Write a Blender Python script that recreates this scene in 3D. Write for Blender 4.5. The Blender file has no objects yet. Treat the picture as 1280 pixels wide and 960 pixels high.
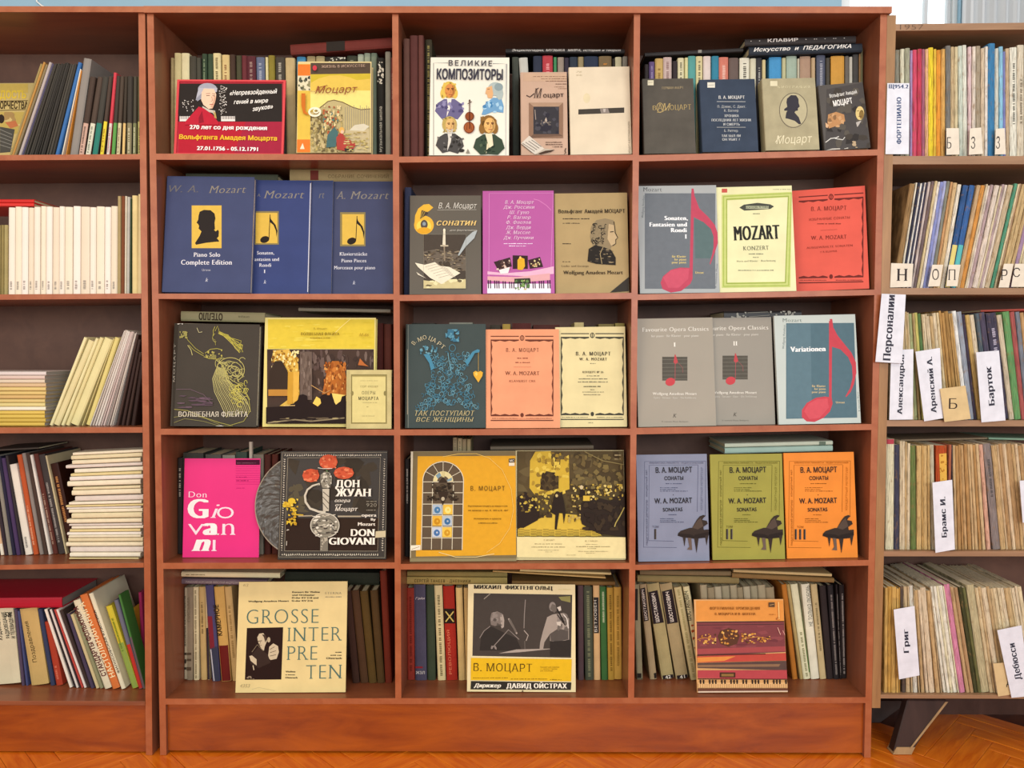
import bpy, bmesh, math, random
from mathutils import Vector, Matrix
from mathutils.geometry import tessellate_polygon

SC = bpy.context.scene
COL = SC.collection
PI = math.pi

# ------------------------------------------------------------------ camera
FPX = 966.9                                   # focal length in pixels of a 1280 x 960 frame
CAM = Vector((1.0311, -2.2055, 1.1803))
YAW, PITCH, ROLL = -0.003, -0.0427, 0.002
_f = Vector((math.sin(YAW)*math.cos(PITCH), math.cos(YAW)*math.cos(PITCH), math.sin(PITCH)))
_r0 = Vector((math.cos(YAW), -math.sin(YAW), 0))
_u0 = _r0.cross(_f)
_r = _r0*math.cos(ROLL) + _u0*math.sin(ROLL)
_u = -_r0*math.sin(ROLL) + _u0*math.cos(ROLL)
cd = bpy.data.cameras.new('camera')
cd.sensor_fit = 'HORIZONTAL'
cd.sensor_width = 36
cd.lens = 36*FPX/1280
cd.clip_start = 0.05
cam = bpy.data.objects.new('camera', cd)
COL.objects.link(cam)
cam.matrix_world = Matrix(((_r.x, _u.x, -_f.x, CAM.x), (_r.y, _u.y, -_f.y, CAM.y), (_r.z, _u.z, -_f.z, CAM.z), (0, 0, 0, 1)))
SC.camera = cam

# ------------------------------------------------------------------ world, lights, exposure
W = bpy.data.worlds.new('room_light')
SC.world = W
W.use_nodes = True
W.node_tree.nodes['Background'].inputs[0].default_value = (1.0, 0.96, 0.92, 1)
W.node_tree.nodes['Background'].inputs[1].default_value = 0.8

def area(name, loc, aim, sx, sy, power, col):
    l = bpy.data.lights.new(name, 'AREA')
    l.shape = 'RECTANGLE'; l.size = sx; l.size_y = sy; l.energy = power; l.color = col
    o = bpy.data.objects.new(name, l)
    COL.objects.link(o)
    o.location = loc
    o.rotation_euler = (Vector(aim)-Vector(loc)).to_track_quat('-Z', 'Y').to_euler()
    return o
area('window_daylight', (2.3, -4.6, 1.95), (1.1, 0, 1.1), 3.4, 1.5, 190, (0.93, 0.97, 1.0))
area('window_daylight_far', (-1.6, -4.6, 1.95), (0.6, 0, 1.1), 2.2, 1.5, 76, (1.0, 0.95, 0.88))
area('ceiling_lamp', (-0.2, -1.7, 2.95), (-0.1, -1.0, 0), 1.2, 0.35, 26, (1.0, 0.76, 0.5))
area('ceiling_lamp', (2.3, -1.7, 2.95), (2.2, -1.0, 0), 1.2, 0.35, 14, (1.0, 0.9, 0.8))
SC.view_settings.view_transform = 'Standard'
SC.view_settings.look = 'None'
SC.view_settings.gamma = 1
SC.view_settings.use_curve_mapping = False
SC.view_settings.exposure = -0.42

# ------------------------------------------------------------------ pixel rays (where things stand in the room)
def ray(px, py):
    return (_f + _r*((px-640)/FPX) + _u*((480-py)/FPX))
def hit(px, py, Y):
    d = ray(px, py)
    return CAM + d*((Y-CAM.y)/d.y)
def proj(P):
    d = P-CAM
    z = d.dot(_f)
    return (640+FPX*d.dot(_r)/z, 480-FPX*d.dot(_u)/z)
def at_z(px, z, Y):
    """point of depth Y and height z seen in pixel column px"""
    P = Vector((hit(px, 480, Y).x, Y, z))
    for _ in range(3):
        P = Vector((hit(px, proj(P)[1], Y).x, Y, z))
    return P

# ------------------------------------------------------------------ colours and materials
def lin(h):
    h = h.lstrip('#')
    if len(h) == 3: h = ''.join(a*2 for a in h)
    out = []
    for i in (0, 2, 4):
        c = int(h[i:i+2], 16)/255
        out.append(c/12.92 if c <= .04045 else ((c+.055)/1.055)**2.4)
    return tuple(min(.86, max(.003, c*.96-.006)) for c in out)+(1,)

def newmat(name):
    m = bpy.data.materials.new(name)
    m.use_nodes = True
    nt = m.node_tree
    return m, nt, nt.nodes['Principled BSDF']
def N(nt, t, **kw):
    n = nt.nodes.new(t)
    for k, v in kw.items(): setattr(n, k, v)
    return n
def attr_mat(name, rough, spec, var, scale, bump=0, coat=0):
    """colour comes from the mesh's ink/paper colour; noise gives paper mottling"""
    m, nt, b = newmat(name)
    a = N(nt, 'ShaderNodeAttribute', attribute_name='Col')
    no = N(nt, 'ShaderNodeTexNoise'); no.inputs['Scale'].default_value = scale; no.inputs['Detail'].default_value = 5
    tc = N(nt, 'ShaderNodeTexCoord')
    nt.links.new(tc.outputs['Object'], no.inputs['Vector'])
    mr = N(nt, 'ShaderNodeMapRange')
    mr.inputs[1].default_value = .3; mr.inputs[2].default_value = .7
    mr.inputs[3].default_value = 1-var; mr.inputs[4].default_value = 1+var*.5
    nt.links.new(no.outputs[0], mr.inputs[0])
    mx = N(nt, 'ShaderNodeMix', data_type='RGBA', blend_type='MULTIPLY'); mx.inputs[0].default_value = 1
    nt.links.new(a.outputs['Color'], mx.inputs[6]); nt.links.new(mr.outputs[0], mx.inputs[7])
    nt.links.new(mx.outputs[2], b.inputs['Base Color'])
    b.inputs['Roughness'].default_value = rough
    b.inputs['Specular IOR Level'].default_value = spec
    if coat:
        b.inputs['Coat Weight'].default_value = coat; b.inputs['Coat Roughness'].default_value = .15
    if bump:
        bp = N(nt, 'ShaderNodeBump'); bp.inputs['Strength'].default_value = bump; bp.inputs['Distance'].default_value = .002
        n2 = N(nt, 'ShaderNodeTexNoise'); n2.inputs['Scale'].default_value = scale*9
        nt.links.new(tc.outputs['Object'], n2.inputs['Vector'])
        nt.links.new(n2.outputs[0], bp.inputs['Height']); nt.links.new(bp.outputs[0], b.inputs['Normal'])
    return m
M = {}
M['ink'] = attr_mat('printed_ink', .6, .12, .06, 60)
M['cloth'] = attr_mat('book_cloth', .7, .2, .16, 22, .35)
M['card'] = attr_mat('cover_card', .55, .18, .09, 14, .1)
M['gloss'] = attr_mat('glossy_cover', .38, .22, .05, 9, .03)
M['paper'] = attr_mat('paper', .75, .15, .1, 35, .1)

def pages_mat():
    m, nt, b = newmat('page_edges')
    tc = N(nt, 'ShaderNodeTexCoord')
    mp = N(nt, 'ShaderNodeMapping'); mp.inputs['Scale'].default_value = (900, 12, 12)
    no = N(nt, 'ShaderNodeTexNoise'); no.inputs['Scale'].default_value = 1
    nt.links.new(tc.outputs['Object'], mp.inputs[0]); nt.links.new(mp.outputs[0], no.inputs['Vector'])
    a = N(nt, 'ShaderNodeAttribute', attribute_name='Col')
    mr = N(nt, 'ShaderNodeMapRange'); mr.inputs[1].default_value = .35; mr.inputs[2].default_value = .65
    mr.inputs[3].default_value = .72; mr.inputs[4].default_value = 1.05
    nt.links.new(no.outputs[0], mr.inputs[0])
    mx = N(nt, 'ShaderNodeMix', data_type='RGBA', blend_type='MULTIPLY'); mx.inputs[0].default_value = 1
    nt.links.new(a.outputs['Color'], mx.inputs[6]); nt.links.new(mr.outputs[0], mx.inputs[7])
    nt.links.new(mx.outputs[2], b.inputs['Base Color'])
    b.inputs['Roughness'].default_value = .85; b.inputs['Specular IOR Level'].default_value = .1
    return m
M['pages'] = pages_mat()
def worn_mat():
    """old sheet music: foxed, frayed spines streaked along their height"""
    m, nt, b = newmat('worn_sheet_music')
    a = N(nt, 'ShaderNodeAttribute', attribute_name='Col')
    tc = N(nt, 'ShaderNodeTexCoord')
    def noise(sc, det):
        mp = N(nt, 'ShaderNodeMapping'); mp.inputs['Scale'].default_value = sc
        oi = N(nt, 'ShaderNodeObjectInfo'); ad = N(nt, 'ShaderNodeVectorMath', operation='ADD')
        nt.links.new(tc.outputs['Object'], mp.inputs[0]); ml = N(nt, 'ShaderNodeVectorMath', operation='MULTIPLY'); ml.inputs[1].default_value = (371, 5, 197)
        nt.links.new(oi.outputs['Location'], ml.inputs[0]); nt.links.new(mp.outputs[0], ad.inputs[0]); nt.links.new(ml.outputs[0], ad.inputs[1])
        no = N(nt, 'ShaderNodeTexNoise'); no.inputs['Scale'].default_value = 1; no.inputs['Detail'].default_value = det
        nt.links.new(ad.outputs[0], no.inputs['Vector']); return no.outputs[0]
    n1, n2 = noise((900, 60, 26), 4), noise((120, 40, 60), 6)
    mr = N(nt, 'ShaderNodeMapRange'); mr.inputs[1].default_value = .36; mr.inputs[2].default_value = .64; mr.inputs[3].default_value = .5; mr.inputs[4].default_value = 1.12
    nt.links.new(n1, mr.inputs[0])
    m2 = N(nt, 'ShaderNodeMapRange'); m2.inputs[1].default_value = .56; m2.inputs[2].default_value = .72; m2.inputs[3].default_value = 0; m2.inputs[4].default_value = .55
    nt.links.new(n2, m2.inputs[0])
    mx = N(nt, 'ShaderNodeMix', data_type='RGBA', blend_type='MULTIPLY'); mx.inputs[0].default_value = 1
    nt.links.new(a.outputs['Color'], mx.inputs[6]); nt.links.new(mr.outputs[0], mx.inputs[7])
    my = N(nt, 'ShaderNodeMix', data_type='RGBA'); my.inputs[7].default_value = lin('8a6a44')
    nt.links.new(m2.outputs[0], my.inputs[0]); nt.links.new(mx.outputs[2], my.inputs[6])
    nt.links.new(my.outputs[2], b.inputs['Base Color'])
    b.inputs['Roughness'].default_value = .8; b.inputs['Specular IOR Level'].default_value = .15
    bp = N(nt, 'ShaderNodeBump'); bp.inputs['Strength'].default_value = .5; bp.inputs['Distance'].default_value = .001
    nt.links.new(n1, bp.inputs['Height']); nt.links.new(bp.outputs[0], b.inputs['Normal'])
    return m
M['worn'] = worn_mat()

def wood(name, c1, c2, stretch, rough, coat=.0, sc=1.0):
    m, nt, b = newmat(name)
    tc = N(nt, 'ShaderNodeTexCoord')
    mp = N(nt, 'ShaderNodeMapping'); mp.inputs['Scale'].default_value = stretch
    nt.links.new(tc.outputs['Object'], mp.inputs[0])
    no = N(nt, 'ShaderNodeTexNoise'); no.inputs['Scale'].default_value = 6*sc; no.inputs['Detail'].default_value = 8
    no.inputs['Roughness'].default_value = .62; no.inputs['Distortion'].default_value = .5
    nt.links.new(mp.outputs[0], no.inputs['Vector'])
    cr = N(nt, 'ShaderNodeValToRGB')
    cr.color_ramp.elements[0].position = .33; cr.color_ramp.elements[0].color = lin(c1)
    cr.color_ramp.elements[1].position = .68; cr.color_ramp.elements[1].color = lin(c2)
    nt.links.new(no.outputs[0], cr.inputs[0])
    nt.links.new(cr.outputs[0], b.inputs['Base Color'])
    b.inputs['Roughness'].default_value = rough
    b.inputs['Specular IOR Level'].default_value = .4
    b.inputs['Coat Weight'].default_value = coat; b.inputs['Coat Roughness'].default_value = .2
    bp = N(nt, 'ShaderNodeBump'); bp.inputs['Strength'].default_value = .06; bp.inputs['Distance'].default_value = .001
    nt.links.new(no.outputs[0], bp.inputs['Height']); nt.links.new(bp.outputs[0], b.inputs['Normal'])
    return m
M['wood_h'] = wood('cherry_laminate_across', '7a452e', '945638', (.5, 2.5, 4.5), .38, .15)
M['wood_v'] = wood('cherry_laminate_upright', '7c4a34', '985c42', (4.5, 2.5, .5), .38, .15)
M['edge'] = wood('cherry_edge_band', '98512f', 'aa6440', (3, 3, 3), .42, .1)
M['plinth'] = wood('cherry_plinth', '80380f', 'a8541c', (.7, 2, 3.2), .34, .2)
M['hardboard'] = wood('hardboard_back', '5c4238', '6c4e40', (2, 2, 2), .6)
M['oak'] = wood('old_oak_veneer', '8a6440', 'a67c50', (6, 3, .6), .45, .1)
M['oak_h'] = wood('old_oak_veneer_across', '8a684c', 'a68060', (.6, 3, 6), .45, .1)
M['darkwood'] = wood('dark_stained_leg', '2c211e', '40302b', (3, 3, 1), .45, .1)
M['rawwood'] = wood('worn_bare_wood', '8a6d4c', 'b59468', (3, 3, 1), .6)
M['parquet'] = wood('oak_parquet_varnish', 'c85a14', 'ea8426', (1.2, 9, 9), .3, .3)
M['parquet_dark'] = wood('parquet_bed', '4a2410', '6a3418', (3, 3, 3), .6)

# ------------------------------------------------------------------ mesh builder
class MB:
    def __init__(s): s.v = []; s.f = []; s.c = []
    def quadbox(s, P, c):
        """P: 8 corners, bottom 4 (ccw seen from above) then top 4"""
        b = len(s.v); s.v += [tuple(p) for p in P]
        for q in ((3, 2, 1, 0), (4, 5, 6, 7), (0, 1, 5, 4), (1, 2, 6, 5), (2, 3, 7, 6), (3, 0, 4, 7)):
            s.f.append([b+i for i in q]); s.c.append(c)
    def box(s, x0, x1, y0, y1, z0, z1, c=(1, 1, 1, 1)):
        s.quadbox([(x0, y0, z0), (x1, y0, z0), (x1, y1, z0), (x0, y1, z0), (x0, y0, z1), (x1, y0, z1), (x1, y1, z1), (x0, y1, z1)], c)
    def poly(s, pts, c, flip=False):
        b = len(s.v); s.v += [tuple(p) for p in pts]
        f = list(range(b, b+len(pts)))
        s.f.append(f[::-1] if flip else f); s.c.append(c)
    def u_profile(s, outer, inner, z0, z1, c):
        """U-shaped cover: outer and inner open chains in xy (same count), extruded in z"""
        n = len(outer); b = len(s.v)
        for z in (z0, z1):
            s.v += [(p[0], p[1], z) for p in outer]; s.v += [(p[0], p[1], z) for p in inner]
        o0, i0, o1, i1 = b, b+n, b+2*n, b+3*n
        for k in range(n-1):
            for q in ((o0+k, o1+k, o1+k+1, o0+k+1), (i0+k, i0+k+1, i1+k+1, i1+k), (o0+k, o0+k+1, i0+k+1, i0+k), (o1+k, i1+k, i1+k+1, o1+k+1)):
                s.f.append(list(q)); s.c.append(c)
        for k in (0, n-1):
            s.f.append([o0+k, i0+k, i1+k, o1+k]); s.c.append(c)
    def build(s, name, mat, parent=None, M_=None, bevel=0, smooth=False):
        me = bpy.data.meshes.new(name)
        me.from_pydata(s.v, [], s.f)
        me.materials.append(mat)
        at = me.color_attributes.new('Col', 'FLOAT_COLOR', 'CORNER')
        buf = []
        for f, c in zip(s.f, s.c): buf += list(c)*len(f)
        at.data.foreach_set('color', buf)
        if bevel or 1:
            bm = bmesh.new(); bm.from_mesh(me)
            bmesh.ops.recalc_face_normals(bm, faces=bm.faces) if not getattr(s, 'keep', False) else None
            if bevel:
                bmesh.ops.bevel(bm, geom=bm.edges[:], offset=bevel, segments=1, affect='EDGES', clamp_overlap=True)
            bm.to_mesh(me); bm.free()
        if smooth:
            for p in me.polygons: p.use_smooth = True
        o = bpy.data.objects.new(name, me)
        COL.objects.link(o)
        if parent is not None: o.parent = parent
        if M_ is not None: o.matrix_world = M_
        return o

def thing(name, label, cat, Mx=None, group=None):
    o = bpy.data.objects.new(name, None)
    COL.objects.link(o)
    o.empty_display_size = .05
    if Mx is not None: o.matrix_world = Mx
    o['label'] = ' '.join(label.split()); o['category'] = cat
    if group: o['group'] = group
    return o
def frame(ex, ey, ez, o):
    return Matrix(((ex.x, ey.x, ez.x, o.x), (ex.y, ey.y, ez.y, o.y), (ex.z, ey.z, ez.z, o.z), (0, 0, 0, 1)))
rnd = random.Random(7)

# ------------------------------------------------------------------ glyphs (built-in font turned into flat meshes)
CHARS = ('ABCDEFGHIJKLMNOPQRSTUVWXYZabcdefghijklmnopqrstuvwxyz0123456789.,-–«»:!?()/'
         'АБВГДЕЖЗИЙКЛМНОПРСТУФХЦЧШЩЫЬЭЮЯабвгдежзийклмнопрстуфхцчшщыьэюяüäÄéı№·')
GL = {}; ADV = {' ': .28}
WEIGHTS = {                                   # name: (inset of the outline, copies shifted sideways / diagonally, serif overhang)
    '': (0, [(0, 0)], 0), 'l': (.014, [(0, 0)], 0),
    'b': (0, [(-.016, -.012), (.016, -.012), (.016, .012), (-.016, .012)], 0),
    'B': (0, [(-.036, -.02), (.036, -.02), (.036, .02), (-.036, .02), (0, 0)], 0),
    's': (.018, [(-.018, 0), (.018, 0)], .06), 'ls': (.024, [(-.008, 0), (.008, 0)], .06),
    'bs': (.014, [(-.036, 0), (0, 0), (.036, 0)], .055), 'Bs': (.012, [(-.066, 0), (-.022, 0), (.022, 0), (.066, 0)], .05)}
def make_glyphs():
    from mathutils.geometry import delaunay_2d_cdt
    cu = bpy.data.curves.new('lettering', 'FONT')
    ob = bpy.data.objects.new('lettering', cu)
    COL.objects.link(ob)
    vl = bpy.context.view_layer
    def outlines(body):
        cu.body = body
        vl.update()
        e = ob.evaluated_get(bpy.context.evaluated_depsgraph_get())
        c = e.to_curve(bpy.context.evaluated_depsgraph_get())
        out = []
        for sp in c.splines:
            P_ = sp.bezier_points; n = len(P_); pl = []
            for i in range(n):
                p, r = P_[i], P_[(i+1) % n]
                p0, p1, p2, p3 = (Vector(v[:2]) for v in (p.co, p.handle_right, r.handle_left, r.co))
                ch = p3-p0
                dev = max(abs(ch.cross(p1-p0)), abs(ch.cross(p2-p0)))/(ch.length or 1)
                k = 1 if dev < .004 else 3 if ch.length < .3 else 4
                for j in range(k):
                    t = j/k; u = 1-t
                    pl.append(p0*u**3+p1*3*u*u*t+p2*3*u*t*t+p3*t**3)
            o = []
            for v in pl:
                if not o or (v-o[-1]).length > 1e-4: o.append(v)
            if len(o) > 2 and (o[0]-o[-1]).length < 1e-4: o.pop()
            if len(o) > 2: out.append(o)
        e.to_curve_clear()
        return out
    mx = lambda o: max(v.x for c in o for v in c)
    hh = mx(outlines('HH'))
    area_ = lambda c: sum(c[i-1].x*c[i].y-c[i].x*c[i-1].y for i in range(len(c)))/2
    def inset(cs, d):
        if not d: return cs
        sg = 1 if area_(max(cs, key=lambda c: abs(area_(c)))) > 0 else -1
        out = []
        for c in cs:
            n = len(c); o = []
            for i in range(n):
                a, p, b = c[i-1], c[i], c[(i+1) % n]
                e1, e2 = (p-a).normalized(), (b-p).normalized()
                n1, n2 = Vector((-e1.y, e1.x)), Vector((-e2.y, e2.x))
                m = n1+n2
                m = m/max(.5, m.dot(n1)) if m.length > .2 else n1
                if m.length > 2.2: m = m.normalized()*2.2
                o.append(p+m*d*sg)
            out.append(o)
        return out
    def fill_(cs):
        vs = [v for c in cs for v in c]; es = []; b = 0
        for c in cs:
            es += [(b+i, b+(i+1) % len(c)) for i in range(len(c))]; b += len(c)
        ov, oe, of, *_ = delaunay_2d_cdt(vs, es, [], 0, 1e-5)
        keep = []
        for f in of:
            cx = sum(ov[i].x for i in f)/len(f); cy = sum(ov[i].y for i in f)/len(f); w = 0
            for c in cs:
                for i in range(len(c)):
                    a, q_ = c[i-1], c[i]
                    if (a.y > cy) != (q_.y > cy) and cx < (q_.x-a.x)*(cy-a.y)/(q_.y-a.y)+a.x: w += 1 if q_.y > a.y else -1
            if w: keep.append(tuple(f))
        return [(v.x, v.y) for v in ov], keep
    for c in CHARS:
        ADV[c] = mx(outlines('H'+c+'H'))-hh
        cs0 = outlines(c)
        for w, (d, shifts, ser) in WEIGHTS.items():
            cs = inset(cs0, d)
            vs, fs = fill_(cs); nser = len(vs)
            if ser:
                # short level outline edges on the base, x-height and cap lines get a slab
                for ct in cs:
                    for i in range(len(ct)):
                        a, b_ = ct[i-1], ct[i]
                        if abs(a.y-b_.y) > .006: continue
                        L_ = abs(a.x-b_.x); y = a.y
                        if not .02 < L_ < .2: continue
                        for line, s in ((d, 1), (.682-d, -1), (.71-d, -1), (.517-d, -1), (.5-d, -1), (.54-d, -1), (.73-d, -1)):
                            if abs(y-line) < .012:
                                if .45 < line < .6 and (c.isupper() or c in 'hbdkl'): continue
                                e = ser if c.isupper() else ser*.8
                                x0, x1 = min(a.x, b_.x)-e, max(a.x, b_.x)+e; k = len(vs); t = .036
                                vs += [(x0, y), (x1, y), (x1-e*.5, y+s*t), (x0+e*.5, y+s*t)]
                                fs.append((k, k+1, k+2, k+3) if s > 0 else (k+3, k+2, k+1, k))
                                break
            V2, F2 = [], []
            for m_, (dx, dy) in enumerate(shifts):      # copies sit a hair apart, never in one plane
                k = len(V2); V2 += [(x+dx, y+dy, m_*2+(1 if j >= nser else 0)) for j, (x, y) in enumerate(vs)]; F2 += [tuple(k+i for i in f) for f in fs]
            GL[c, w] = (V2, F2)
    bpy.data.objects.remove(ob); bpy.data.curves.remove(cu)
make_glyphs()
def lay_text(txt, style):
    """style letters: s serif, b bold, B black, l light, i italic, k letter-spaced; returns verts, faces, x0, x1"""
    w = 'b' if 'b' in style else 'B' if 'B' in style else 'l' if 'l' in style else ''
    if 's' in style: w += 's'
    sh = .28 if 'i' in style else 0
    sp = .16 if 'k' in style else (.05 if 's' in style else .015)
    x = 0; V = []; F = []
    for c in txt:
        if (c, w) in GL:
            vs, fs = GL[c, w]; b = len(V)
            V += [(x+p[0]+sh*p[1], p[1], p[2]) for p in vs]; F += [tuple(b+i for i in f) for f in fs]
        x += ADV.get(c, .3)+sp
    if not V: return V, F, 0, 1
    return V, F, min(p[0] for p in V), max(p[0] for p in V)

# ------------------------------------------------------------------ printed artwork, drawn on a face of a thing
TR = [0, 0, 1]
def K(ox, oy, s): TR[:] = [ox, oy, s]
def q(x, y): return (TR[0]+x/TR[2], TR[1]+y/TR[2])
def pts(s): return [q(*map(float, a.split(','))) for a in s.split()]
def R(c, x0, y0, x1, y1): return ('p', c, [q(x0, y0), q(x1, y0), q(x1, y1), q(x0, y1)])
def P(c, s): return ('p', c, pts(s) if isinstance(s, str) else [q(*a) for a in s])
def E(c, cx, cy, rx, ry, n=20, a0=0, a1=360, rot=0):
    o = []
    for i in range(n+(0 if a1-a0 >= 360 else 1)):
        a = math.radians(a0+(a1-a0)*i/n); x, y = rx*math.cos(a), -ry*math.sin(a)
        cr, sr = math.cos(math.radians(rot)), math.sin(math.radians(rot))
        o.append(q(cx+x*cr+y*sr, cy-x*sr+y*cr))
    return ('p', c, o)
def L(c, w, s): return ('l', c, w/TR[2], pts(s) if isinstance(s, str) else [q(*a) for a in s])
def O(c, w, cx, cy, rx, ry, n=24, a0=0, a1=360):
    return L(c, w, [(cx+rx*math.cos(math.radians(a0+(a1-a0)*i/n)), cy-ry*math.sin(math.radians(a0+(a1-a0)*i/n))) for i in range(n+1)])
def BX(c, w, x0, y0, x1, y1): return L(c, w, [(x0, y0), (x1, y0), (x1, y1), (x0, y1), (x0, y0-w/2)])
def T(c, txt, x0, x1, y, cap, st='', y1=None): return ('t', c, txt, q(x0, y), q(x1, y if y1 is None else y1), cap/TR[2], st)
def V(c, txt, x0, y0, x1, y1, cap, st=''): return ('t', c, txt, q(x0, y0), q(x1, y1), cap/TR[2], st)
def D(c, x0, x1, y, h, seed=0):
    """a line of print too small to read: word-long dashes"""
    r = random.Random(int(x0*7+y*13+seed)); o = []; x = x0
    while x < x1:
        w = min(x1-x, h*r.uniform(.7, 2.6))
        o.append(R(c, x, y-h*r.uniform(.5, .75), x+w, y-h*.05)); x += w+h*r.choice((.25, .25, .8))
    return o
def BL(cs, x0, y0, x1, y1, n, s, seed, sy=None):
    """loose brush dabs inside a box"""
    r = random.Random(seed); o = []; cs = cs.split()
    for i in range(n):
        cx, cy = r.uniform(x0, x1), r.uniform(y0, y1); a = r.uniform(.4, 1)*s; b = r.uniform(.4, 1)*(sy or s)
        k = r.randint(4, 7); ph = r.uniform(0, 6)
        p = []
        for j in range(k):
            t = ph+2*PI*j/k; rr = r.uniform(.55, 1)
            p.append((min(x1, max(x0, cx+a*rr*math.cos(t))), min(y1, max(y0, cy+b*rr*math.sin(t)))))
        o.append(P(r.choice(cs), p))
    return o
def flat(items):
    o = []
    for i in items:
        if isinstance(i, list): o += flat(i)
        else: o.append(i)
    return o
SIZE = {}                                      # face width and height of each thing
def draw(root, items, pic='cover_print', title='lettering', lift=0.0003):
    """print the items on the local y = 0 face of root (its -y side)"""
    items = flat(items)
    Mx = root.matrix_world; o = Mx.translation; ex = Mx.col[0].to_3d(); ey = Mx.col[1].to_3d(); ez = Mx.col[2].to_3d()
    def loc(p):
        d = ray(*p); t = (o-CAM).dot(ey)/d.dot(ey); h = CAM+d*t-o
        u, v = h.dot(ex), h.dot(ez)
        if root.name in SIZE:                  # print stays on its face
            w_, h_ = SIZE[root.name]; e = min(.0006, w_*.06)
            u, v = min(max(u, e), w_-e), min(max(v, .0008), h_-.0008)
        return u, v
    # print that lies apart on the cover becomes a part of its own
    def clusters(boxes, gap):
        par = list(range(len(boxes)))
        def find(i):
            while par[i] != i: par[i] = par[par[i]]; i = par[i]
            return i
        for i, A in enumerate(boxes):
            for j in range(i):
                B = boxes[j]
                if A[0]-gap < B[2] and B[0]-gap < A[2] and A[1]-gap < B[3] and B[1]-gap < A[3]: par[find(i)] = find(j)
        out = {}
        for i in range(len(boxes)): out.setdefault(find(i), []).append(i)
        return list(out.values())
    def bb(P_, m=0): return (min(p[0] for p in P_)-m, min(p[1] for p in P_)-m, max(p[0] for p in P_)+m, max(p[1] for p in P_)+m)
    shapes = [i for i in items if i[0] != 't']; texts = [i for i in items if i[0] == 't']
    n = len(shapes)
    sb = [bb(i[2]) if i[0] == 'p' else bb(i[3], i[2]/2) for i in shapes]
    for cl in clusters(sb, 1.2):
        mp = MB(); mp.keep = True
        for k_ in cl:
            it = shapes[k_]
            c = lin(it[1]); y = -(lift+.00002*(k_+1))
            if it[0] == 'p':
                a = [loc(p) for p in it[2]]
                ar = sum(a[i-1][0]*a[i][1]-a[i][0]*a[i-1][1] for i in range(len(a)))
                if ar < 0: a.reverse()
                if len(a) <= 4:
                    mp.poly([(u, y, v) for u, v in a], c)
                else:
                    b = len(mp.v); mp.v += [(u, y, v) for u, v in a]
                    for t in tessellate_polygon([[Vector((u, v, 0)) for u, v in a]]):
                        A, B, C_ = (a[i] for i in t)
                        cr = (B[0]-A[0])*(C_[1]-A[1])-(B[1]-A[1])*(C_[0]-A[0])
                        mp.f.append([b+i for i in (t if cr > 0 else t[::-1])]); mp.c.append(c)
            else:
                P_ = it[3]; w = it[2]/2
                a = []
                for i, p in enumerate(P_):
                    p0 = P_[max(0, i-1)]; p1 = P_[min(len(P_)-1, i+1)]
                    dx, dy = p1[0]-p0[0], p1[1]-p0[1]; l = math.hypot(dx, dy) or 1
                    a.append((loc((p[0]-dy/l*w, p[1]+dx/l*w)), loc((p[0]+dy/l*w, p[1]-dx/l*w))))
                for (a0, a1), (b0, b1) in zip(a, a[1:]):
                    mp.poly([(a0[0], y, a0[1]), (b0[0], y, b0[1]), (b1[0], y, b1[1]), (a1[0], y, a1[1])], c)
        mp.build(pic, M['ink'], root)
    yt = -(lift+.00002*(n+2))
    for cl in clusters([bb(i[3:5], i[5]*.6) for i in texts], 1.5):
        mt = MB(); mt.keep = True
        for k_ in cl:
            _, c, txt, p0, p1, cap, st = texts[k_]
            V_, F_, x0, x1 = lay_text(txt, st)
            if not V_: continue
            a, b = loc(p0), loc(p1)
            px = math.hypot(p1[0]-p0[0], p1[1]-p0[1]); m = math.hypot(b[0]-a[0], b[1]-a[1])
            dx, dz = (b[0]-a[0])/m, (b[1]-a[1])/m
            s = m/(x1-x0); k = cap*m/px/.69
            base = len(mt.v)
            for gx, gy, gl in V_:
                u, v = (gx-x0)*s, gy*k
                mt.v.append((a[0]+dx*u-dz*v, yt-gl*.00001, a[1]+dz*u+dx*v))
            for f in F_: mt.f.append([base+i for i in f]); mt.c.append(lin(c))
        if mt.v: mt.build(title, M['ink'], root)

# ================================================================== the setting
WALL_Y = 0.36
def struct(name, mb, mat, **k):
    o = mb.build(name, mat, **k); o['kind'] = 'structure'; return o
def plainmat(name, c, rough=.8, var=.05, sc=3):
    m, nt, b = newmat(name)
    no = N(nt, 'ShaderNodeTexNoise'); no.inputs['Scale'].default_value = sc; no.inputs['Detail'].default_value = 6
    tc = N(nt, 'ShaderNodeTexCoord'); nt.links.new(tc.outputs['Object'], no.inputs['Vector'])
    cr = N(nt, 'ShaderNodeValToRGB')
    l = lin(c)
    cr.color_ramp.elements[0].position = .3; cr.color_ramp.elements[0].color = tuple(a*(1-var) for a in l[:3])+(1,)
    cr.color_ramp.elements[1].position = .7; cr.color_ramp.elements[1].color = tuple(min(.9, a*(1+var)) for a in l[:3])+(1,)
    nt.links.new(no.outputs[0], cr.inputs[0]); nt.links.new(cr.outputs[0], b.inputs['Base Color'])
    b.inputs['Roughness'].default_value = rough
    return m
M['wall'] = plainmat('pale_blue_wall_paint', '93b4c6', .85)
M['wallwhite'] = plainmat('white_window_paint', 'e4e8e8', .5)
M['curtain'] = plainmat('grey_white_curtain', 'c3c6c8', .9)
M['plastic_white'] = plainmat('white_plastic', 'e8e8e4', .4)
M['vinyl'] = plainmat('record_plastic', '4a453e', .28)
mb = MB()
Zt = 2.95
wx0, wx1, wz0, wz1 = hit(1052, 5, WALL_Y).x, hit(1201, 5, WALL_Y).x, 2.02, 2.75
mb.box(-1.6, wx0, WALL_Y, WALL_Y+.1, 0, Zt); mb.box(wx1, 3.4, WALL_Y, WALL_Y+.1, 0, Zt)
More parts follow.
